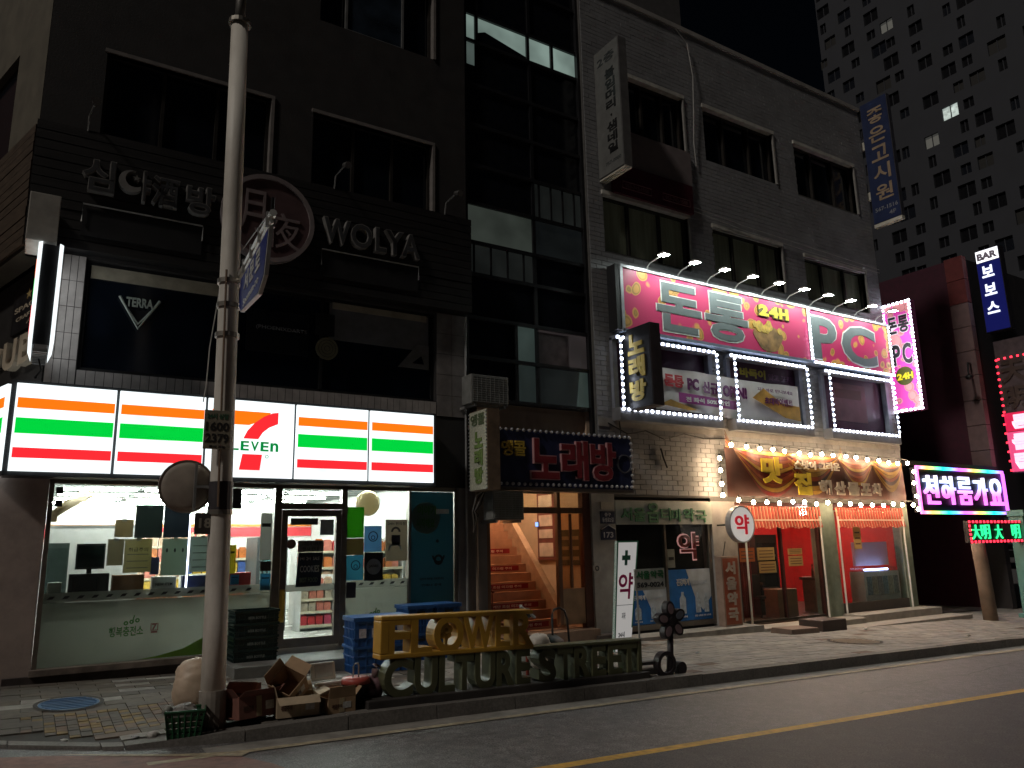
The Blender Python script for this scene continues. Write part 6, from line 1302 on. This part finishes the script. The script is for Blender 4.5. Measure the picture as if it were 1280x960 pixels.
# strings of warm bulbs
E_bulb = emit('warm_bulb',(1.0,.70,.42),135.0)
bul = B().ball((0,0,0), .042, 10, 7, (1,1,1.15)).mesh('bulb', E_bulb, True); soc = B().tube([(0,0,.045),(0,0,.10)], .02, 6).mesh('socket', M_black)
def string(label, pts):
    t = T('bulb_string', label, 'string lights', pts[0], group='warm bulb strings of the restaurant')
    B().tube([(x,y+.01,z+.11) for x,y,z in pts], .008, 5).part('wire', M_cable, t)
    for p_ in pts:
        q = (p_[0]+random.uniform(-.04,.04), p_[1], p_[2]+random.uniform(-.03,.03)); o = inst('bulb', bul, t, q); s_ = bpy.data.objects.new('socket', soc); COL.objects.link(s_); s_.parent = o; ORG[o.name] = (0,0,0)
string('row of lit warm bulbs along the top edge of the restaurant banner', run((13.05,-.42,3.80),(19.75,-.42,3.66),16)); string('row of lit warm bulbs along the bottom edge of the restaurant banner', run((13.15,-.42,2.60),(19.7,-.42,2.58),16))
string('short column of lit bulbs down the left side of the restaurant banner', run((12.78,-.30,3.5),(12.80,-.30,2.72),4)); string('short column of lit bulbs down the right side of the restaurant banner', run((19.93,-.42,3.45),(19.93,-.42,2.50),4))
# striped valances
def valance(label, x0, x1):
    t = T('striped_valance', label, 'curtain', ((x0+x1)/2,-.06,2.0), group='red striped valances of the restaurant'); n_ = int((x1-x0)/.055)
    for k in range(n_):
        a, c = x0+(x1-x0)*k/n_, x0+(x1-x0)*(k+1)/n_; m_ = mat('valance_red',(.42,.055,.03),.7) if k % 2 else mat('valance_cream',(.60,.40,.25),.7)
        zb1, zb2 = 2.20+.012*math.sin(k*1.1), 2.03+.02*math.sin(k*.7)
        y_ = -.05-.025*(k % 2)
        B().hexa([(a,y_,zb1),(c,y_-.006,zb1),(c,y_,zb1),(a,y_+.008,zb1)],[(a,y_+.02,2.52),(c,y_+.016,2.52),(c,y_+.024,2.52),(a,y_+.028,2.52)]).part('pleat', m_, t)
        B().hexa([(a,y_-.03,zb2),(c,y_-.036,zb2),(c,y_-.03,zb2),(a,y_-.022,zb2)],[(a,y_,zb1-.01),(c,y_-.006,zb1-.01),(c,y_,zb1-.01),(a,y_+.008,zb1-.01)]).part('frill', m_, t)
    B().box(x0,x1,-.09,-.078,2.195,2.225).part('ribbon', mat('valance_pale',(.62,.50,.38),.6), t)
valance('red and cream striped valance over the restaurant door', 13.55,16.35); valance('red and cream striped valance over the restaurant window', 17.0,19.8)
# inside: lamp, tables, display freezer, menus
rl_ = T('restaurant_lamp','warm ceiling lamp inside the restaurant','lamp',(15.2,2.2,2.4)); B().ball((15.2,1.9,2.5), .13, 14, 8, (1,1,.6)).part('lamp_bowl', emit('restaurant_lamp_glow',(1.0,.50,.32),190.0), rl_, True); B().tube([(15.2,1.9,2.56),(15.2,1.9,2.62)], .03, 8).part('lamp_stem', M_black, rl_)
rl_ = T('restaurant_lamp','warm ceiling lamp above the display freezer in the restaurant','lamp',(18.3,2.2,2.4)); B().ball((18.3,1.9,2.5), .13, 14, 8, (1,1,.6)).part('lamp_bowl', emit('restaurant_lamp_glow2',(1.0,.62,.55),240.0), rl_, True); B().tube([(18.3,1.9,2.56),(18.3,1.9,2.62)], .03, 8).part('lamp_stem', M_black, rl_)
fz = T('display_freezer','pale lilac display freezer with a blue light line behind the restaurant window','freezer',(19.0,.4,-.03)); B().box(18.2,19.72,.20,.60,-.03,.92).part('cabinet', mat('freezer_grey',(.50,.50,.54),.4,var=.1), fz); B().box(18.25,19.68,.42,.50,1.06,1.66).part('upper_panel', film('freezer_lilac',(.80,.70,.88),0,.4), fz); B().box(18.22,19.70,.25,.58,.921,1.02).part('glass_top', M_glass, fz); B().box(18.3,19.3,.22,.245,.95,.99).part('light_line', emit('freezer_light',(.45,.55,1.0),16.0), fz)
for k in range(6): B().box(18.3+k*.23,18.5+k*.23,.19,.199,.35,.80).part('freezer_tray', mat('tray_%d' % (k % 3), ((.16,.22,.30),(.30,.28,.26),(.2,.2,.24))[k % 3], .4, var=.4, scale=20), fz)
ch_ = T('dining_chair','dark chair standing behind the restaurant door glass','chair',(15.3,1.0,-.03)); B().box(15.05,15.45,.85,1.2,.40,.45).part('seat', M_bdark, ch_); B().box(15.05,15.45,1.17,1.2,.45,.95).part('backrest', M_bdark, ch_)
for sx in (15.07,15.40):
    for sy in (.87,1.15): B().box(sx,sx+.035,sy,sy+.035,-.03,.40).part('leg', M_black, ch_)
dk = T('drinks_cooler','tall dark drinks cooler inside the restaurant door','cooler',(15.9,1.6,-.03)); B().box(15.55,16.35,1.3,1.9,-.03,1.9).part('cabinet', M_black, dk); B().box(15.62,16.28,1.29,1.299,.3,1.7).part('cooler_door', M_glassdark, dk)
for k in range(3): B().box(15.66,16.24,1.27,1.289,.55+k*.4,.62+k*.4).part('shelf_front', mat('cooler_dull',(.12,.10,.09),.5), dk)
tb = T('dining_counter','dark wooden counter and stools behind the restaurant window','counter',(17.4,1.0,-.03)); B().box(17.1,17.9,.7,1.3,.75,.82).part('counter_top', mat('dark_wood',(.12,.06,.03),.5), tb); B().box(17.15,17.85,.75,1.25,-.03,.749).part('counter_body', mat('tan_wood',(.24,.14,.075),.5), tb)
for k in range(3): 
    t = T('bottle','bottle standing on the restaurant counter, %s from the left' % ORD[k],'bottle',(17.2+.25*k,.95,.821),rz=0,group='bottles on the restaurant counter'); B().tube([(0,0,0),(0,0,.18),(0,0,.24)],.04,8,.02).part('glass_body', mat('bottle_amber',(.16,.06,.02),.25), t); B().tube([(0,0,.24),(0,0,.32)],.018,8).part('neck', mat('bottle_amber',(.16,.06,.02),.25), t)
for k,(x0,x1,z0,z1,lb_) in enumerate(((14.15,14.72,1.32,1.60,'upper cream menu sheet on the left glass of the restaurant door'),(14.17,14.74,1.04,1.29,'lower cream menu sheet on the left glass of the restaurant door'),(15.20,15.70,1.42,1.56,'narrow cream menu sheet on the right glass of the restaurant door'),(15.20,15.70,1.16,1.39,'wide cream menu sheet on the right glass of the restaurant door'),(13.56,14.05,1.30,1.60,'orange menu sheet at the left edge of the restaurant door'),(17.75,18.05,1.5,2.05,'pale menu sheet on the restaurant window'))):
    t = T('menu_sheet', lb_, 'menu', ((x0+x1)/2,.05,z0)); B().box(x0,x1,.058,.069,z0,z1).part('paper', film('menu_paper_%d' % (k == 4), (.62,.46,.20) if k != 4 else (.5,.16,.07), 0, .35), t)
    for q in range(3): B().box(x0+.05,x1-.05,.054,.0575,z0+(z1-z0)*(.2+.25*q),z0+(z1-z0)*(.27+.25*q)).part('print', mat('menu_ink',(.12,.07,.04),.6), t)
tb = T('dining_table','dark dining table with a pale seat inside the restaurant door','table',(15.2,1.4,-.03)); B().box(14.6,15.6,1.2,1.8,.70,.75).part('table_top', mat('dark_wood',(.12,.06,.03),.5), tb); 
for sx in (14.65,15.5): 
    for sy in (1.25,1.72): B().box(sx,sx+.05,sy,sy+.05,-.03,.70).part('leg', M_black, tb)
B().box(15.25,15.95,.5,.9,-.03,.62).single('wooden_crate', mat('tan_wood',(.24,.14,.075),.5), 'tan wooden crate just inside the restaurant door', 'crate', (15.6,.7,-.03), bevel=.01)
t = T('dark_curtain','dark red drape hung inside the left of the restaurant door','curtain',(14.1,.5,0)); 
for k in range(10): B().tube([(13.6+k*.09,.55+.03*(k % 2),.05),(13.6+k*.09,.55+.03*((k+1) % 2),2.4)], .05, 6).part('fold', mat('drape_red2',(.30,.02,.02),.7), t)
# cables on the tiles over the pharmacy
cw = T('hanging_cable','tangled dark cables along the tiles between pharmacy and billboard windows','cable',(11,-.05,3.9))
B().tube([(9.9,-.05,4.15),(10.4,-.06,3.95),(10.9,-.05,4.05),(11.4,-.06,3.9),(12.0,-.05,4.05),(12.6,-.05,3.98),(13.3,-.05,4.02)], .013, 5).part('cable', M_cable, cw); B().tube([(10.2,-.05,4.2),(10.25,-.06,3.4),(10.2,-.05,2.75)], .012, 5).part('cable', M_cable, cw); B().tube([(11.3,-.05,3.7),(11.35,-.06,3.5),(11.45,-.05,3.3)], .018, 5).part('cable', M_cable, cw)

# ================================================================== NEIGHBOUR BEYOND THE PASSAGE
nb = T('maroon_building','dark maroon building with a pale panel edge beyond the dark passage','building',(25.5,0,-.4))
M_mar = mat('maroon_wall',(.06,.010,.024),.7,var=.2); M_mpan = mat('mauve_panel',(.20,.125,.125),.6,var=.12,dirt=.3)
B().box(24.97,25.2,.57,12,-.8,10.6).part('side_wall', M_mar, nb); B().box(25.21,40,.06,.3,2.3,10.6).part('front_wall', mat('dark_front',(.03,.028,.033),.6), nb); B().box(25.1,40,.31,12,10.3,10.5).part('roof', M_mar, nb)
for k in range(9): z = 3.55+k*.79; B().box(24.95,25.20,.0,.565,z+.01,z+.78).part('edge_panel', M_mpan if k < 7 else mat('red_panel',(.16,.03,.03),.6), nb)
B().box(24.95,25.20,.01,.565,-.8,3.55).part('corner_post', mat('dark_post',(.03,.026,.028),.6), nb)
B().box(20.13,24.96,3.0,3.2,-.8,10).part('passage_rear_wall', mat('passage_black',(.015,.014,.014),.8), nb); B().box(20.14,24.94,-.15,2.99,3.66,3.8).part('passage_soffit', MATS['passage_black'], nb)
B().box(20.14,24.94,.02,3.0,-.9,-.36).part('passage_floor', M_conc, nb)
d_ = B().box(23.35,24.1,2.90,2.99,-.36,1.85).part('passage_door', mat('orange_door',(.6,.22,.08),.5,var=.15), nb); B().box(24.0,24.05,2.86,2.899,.6,.8).part('door_handle', M_alu, d_); B().box(24.3,24.36,2.94,2.99,.1,1.6).part('door_trim', mat('pale_trim2',(.3,.26,.22),.5), nb)
B().box(24.4,24.85,2.93,2.97,.55,.72).part('letter_plate', mat('plate_pale',(.34,.36,.38),.5), nb); B().box(24.58,24.66,2.95,2.99,.3,.549).part('plate_post', M_black, nb)
for k in range(4): B().box(26.6+k*2.4,28.4+k*2.4,.03,.058,4.4,5.9).part('window', M_glassdark, nb)
pil = B().tube([(20.42,-1.62,sw(20.4)-.1),(20.40,-1.6,1.0),(20.38,-1.58,1.58)], .165, 14, .155); pil.single('round_pillar', mat('brown_pillar',(.22,.155,.11),.7,var=.2,scale=3,bump=.2,dirt=.4), 'stout brown round pillar under the green character sign', 'pillar', (20.42,-1.62,sw(20.4)), smooth=True)
tc = T('teal_column','teal-lit shopfront column with a stepped base at the right edge','column',(22.3,-1.9,-.35)); M_teal = mat('teal_lit_tint',(.10,.25,.22),.5,var=.1); B().box(22.05,22.45,-1.95,-1.6,-.2,2.25).part('shaft', M_teal, tc, bevel=.02); B().box(21.85,22.65,-2.15,-1.58,-.5,-.2).part('base', M_teal, tc, bevel=.02); B().box(22.0,22.5,-2.0,-1.59,2.25,2.4).part('cap', M_teal, tc)  # the teal light on the column is put into its base colour
t = T('shop_light_strip','slim lit tube on the wall above the teal column','light',(22.7,-1.7,2.1)); B().tube([(22.6,-1.75,1.0),(22.6,-1.75,2.2)], .03, 8).part('tube', emit('teal_tube',(.45,.95,.85),5.0), t); B().box(22.56,22.64,-1.72,-1.60,.95,2.25).part('housing', M_alu, t)
# rainbow room-salon sign
rb = T('rainbow_neon_sign','neon room-bar sign with rainbow tube border and pink-blue Korean letters over the passage','sign',(22.3,-.35,2.4))
Y_ = -.34; B().box(20.16,24.70,Y_,Y_+.15,2.40,3.60).part('backing', mat('sign_black',(.01,.01,.014),.4), rb)
rbw = ramp_emit('rainbow_tube',[(.0,.9,.7),(.1,.4,1.),(.5,.1,1.),(1.,.15,.5),(1.,.6,.1),(.2,.9,.2)],0,.42,3.2)
for (x0,x1,z0,z1) in ((20.16,24.70,3.56,3.64),(20.16,24.70,2.36,2.44),(20.13,20.21,2.44,3.56),(24.65,24.73,2.44,3.56)): B().box(x0,x1,Y_-.06,Y_-.001,z0,z1).part('border_tube', rbw, rb)
let = ramp_emit('letter_neon',[(.95,.12,.75),(.35,.4,1.),(.65,.75,1.),(.8,.15,.85)],2,1.05,2.8)
for i_,ch in enumerate('천하룸가요'): put(B(),ch,20.42+i_*.85,21.12+i_*.85,2.62,3.40,Y_-.06,Y_-.002,.015).part('letter', let, rb)
# green two-character sign with red dots
gs = T('green_neon_sign','small dark sign with green characters and red light dots above the round pillar','sign',(21,-1.9,1.6)); Y_ = -1.86
B().box(19.52,22.60,Y_,Y_+.12,1.60,2.12).part('backing', MATS['sign_black'], gs)
E_g = emit('neon_green',(.03,1.0,.30),1.6); E_r = emit('led_red',(1.0,.03,.06),3.0)
for ch,x0,x1 in (('大',19.62,20.02),('明',20.06,20.46),('大',20.72,21.06),('明',21.55,21.95)): put(B(),ch,x0,x1,1.68,2.03,Y_-.03,Y_-.001,.0).part('letter', E_g, gs)
B().box(21.1,21.5,Y_-.02,Y_-.001,1.68,2.03).part('dead_panel', mat('dull_brown',(.09,.06,.05),.6), gs)
leds(gs, run((19.55,Y_-.01,2.10),(22.5,Y_-.01,2.10),18)+run((19.55,Y_-.01,1.62),(22.5,Y_-.01,1.62),18)+run((19.54,Y_-.01,1.7),(19.54,Y_-.01,2.0),4), .03, E_r)
# vertical blades of the neighbour
t, w_, h = blade('blue_blade_sign','tall navy blade sign with white glowing Korean letters at the right edge',25.42,-.93,-.20,8.05,10.78,.3,mat('deep_blue_face',(.006,.008,.04),.4),mat('blade_dark_side',(.025,.022,.03),.5))
E_bw = emit('blade_white',(.80,.86,1.0),1.5); E_bar = emit('blade_bar_white',(.95,.95,1.0),1.6)
B().box(.03,w_-.03,-.03,-.0125,h-.42,h-.04).part('top_panel', E_bar, t); put(B(),'BAR',.06,w_-.06,h-.36,h-.12,-.034,-.031,.06).part('lettering', mat('bar_print',(.5,.45,.6),.5), t)
for i_,ch in enumerate('보보스'): put(B(),ch,.14,.50,h-.95-i_*.60,h-.57-i_*.60,-.035,-.012,.03).part('letter', E_bw, t)
B().box(.015,w_-.015,-.0135,-.0125,.02,h-.44).part('glow_face', emit('deep_blue_glow',(.015,.02,.22),.28), t)
t, w_, h = blade('character_blade_sign','tall blade sign of stacked Chinese and pink Korean characters at the right edge',25.55,-1.35,-.27,3.60,7.76,.3,mat('blade_grey_face',(.10,.075,.085),.5,var=.3),mat('blade_dark_side',(.025,.022,.03),.5))
M_dk2 = mat('dark_brown_letter',(.07,.045,.04),.5); E_pk = emit('pink_panel_glow',(1.0,.10,.28),.75); E_pw = emit('pink_letter_glow',(1.0,.62,.78),1.3); E_rp = emit('red_panel_glow',(.9,.02,.10),.7)
put(B(),'天',.10,.84,2.78,3.48,-.05,-.012,.04).part('letter', M_dk2, t); put(B(),'明',.10,.84,1.95,2.65,-.05,-.012,.04).part('letter', M_dk2, t)
q = B().box(.02,w_-.02,-.035,-.0125,1.28,1.85).part('red_panel', E_rp, t); put(B(),'룸',.22,.72,1.34,1.78,-.05,-.036,.05).part('letter', E_pw, q)
q = B().box(.02,w_-.02,-.035,-.0125,.05,1.26).part('pink_panel', E_pk, t); put(B(),'클',.14,.80,.70,1.20,-.05,-.036,.05).part('letter', E_pw, q); put(B(),'럽',.14,.80,.12,.62,-.05,-.036,.05).part('letter', E_pw, q)
leds(t, run((.03,-.012,1.9),(.03,-.012,3.55),9)+run((.1,-.012,3.57),(w_-.05,-.012,3.57),6)+run((.0,-.036,.1),(.0,-.036,1.8),7), .03, E_r)
# small fittings in the passage wall
t = T('wall_lamp_arm','unlit lamp on a bent arm fixed to the pale panel edge','lamp',(24.9,.2,6.8)); B().tube([(24.95,.2,7.1),(24.6,.1,7.05),(24.35,.0,6.65)], .03, 6).part('arm', M_black, t); B().ball((24.33,-.02,6.55), .12, 10, 6, (1,1,.7)).part('head', M_black, t, True)

# ================================================================== FAR TOWER and the left edge
tw = T('apartment_tower','tall pale-grey apartment tower with checkered windows rising behind the right roofs','tower',(110,35,0))
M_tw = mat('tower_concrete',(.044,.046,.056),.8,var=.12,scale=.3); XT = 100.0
M_tg = mat('tower_window_dark',(.006,.006,.008),.3); E_tw = emit('tower_window_lit',(.80,.92,.85),.55,var=.4,vs=2.0); E_td = emit('tower_window_dim',(.55,.55,.5),.07)
pitch_z, pitch_y = 2.9, 3.3; nz, ny = 31, 11; y_lo = 52.2-ny*pitch_y; hs_ = []
rr = random.Random(5); cells = []
for j in range(nz):
    for i in range(ny):
        if rr.random() < .10: continue
        zc_ = 2.2+j*pitch_z; yc = y_lo+(i+.5)*pitch_y+(.55 if j % 2 else -.35)
        big = (i+j) % 2 == 0; yc += .5*math.sin(i*2.1)+(.6 if (i//2+j) % 3 == 0 else 0)
        ww, hh = rr.choice(((1.05,1.05),(1.1,1.1),(.95,1.0))) if big else rr.choice(((.5,.95),(.65,.8)))
        cells.append((yc-ww, yc+ww, zc_-hh*.9, zc_+hh*.9, i, j))
# wall built in the x,z helper then turned to face the street
holes_ = [(-b_, -a_, c_, d__) for a_, b_, c_, d__, _, _ in cells]
def tower_wall():
    """strip per storey so that every window is a real opening"""
    bb = B()
    for j in range(nz):
        z0, z1 = .2+j*pitch_z+.55, .2+(j+1)*pitch_z+.55
        row_ = [(-b_, -a_, c_, d__) for a_, b_, c_, d__, i, jj in cells if jj == j]
        grid_wall(bb, -52.4, -y_lo+.6, z0, z1, 0, .5, row_)
    bb.v = [(XT+y, -x, z) for x,y,z in bb.v]
    return bb
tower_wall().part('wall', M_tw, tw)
lit_cells = {}
for (ty, tz, mm) in ((34.2,55.8,E_tw),(37.2,55.8,E_td),(41.6,74.6,E_td)):
    k_ = min(cells, key=lambda c: ((c[0]+c[1])/2-ty)**2+((c[2]+c[3])/2-tz)**2); lit_cells[(k_[4],k_[5])] = mm
win_big = {}
for (a_,b_,c_,d__,i,j) in cells:
    o = B().box(XT+.30,XT+.34,a_,b_,c_,d__).part('window', lit_cells.get((i,j), random.choice((M_tg, M_tg, mat('tower_window_blue',(.012,.014,.02),.25), mat('tower_window_curtain',(.022,.02,.018),.6)))), tw)
    B().box(XT+.2,XT+.29,(a_+b_)/2-.05,(a_+b_)/2+.05,c_,d__).part('mullion', M_tw, o)
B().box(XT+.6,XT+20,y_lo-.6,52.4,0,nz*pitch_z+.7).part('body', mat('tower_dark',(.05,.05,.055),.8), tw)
rd = T('red_sign_building','dim red building edge at the far left top corner','building',(-6,9,0)); B().box(-12,-3.6,7.5,16,0,22).part('wall', mat('dim_red_wall',(.12,.02,.018),.7,var=.2), rd)
B().box(-11,-4.5,7.40,7.49,6,7.6).part('window_band', M_glassdark, rd)
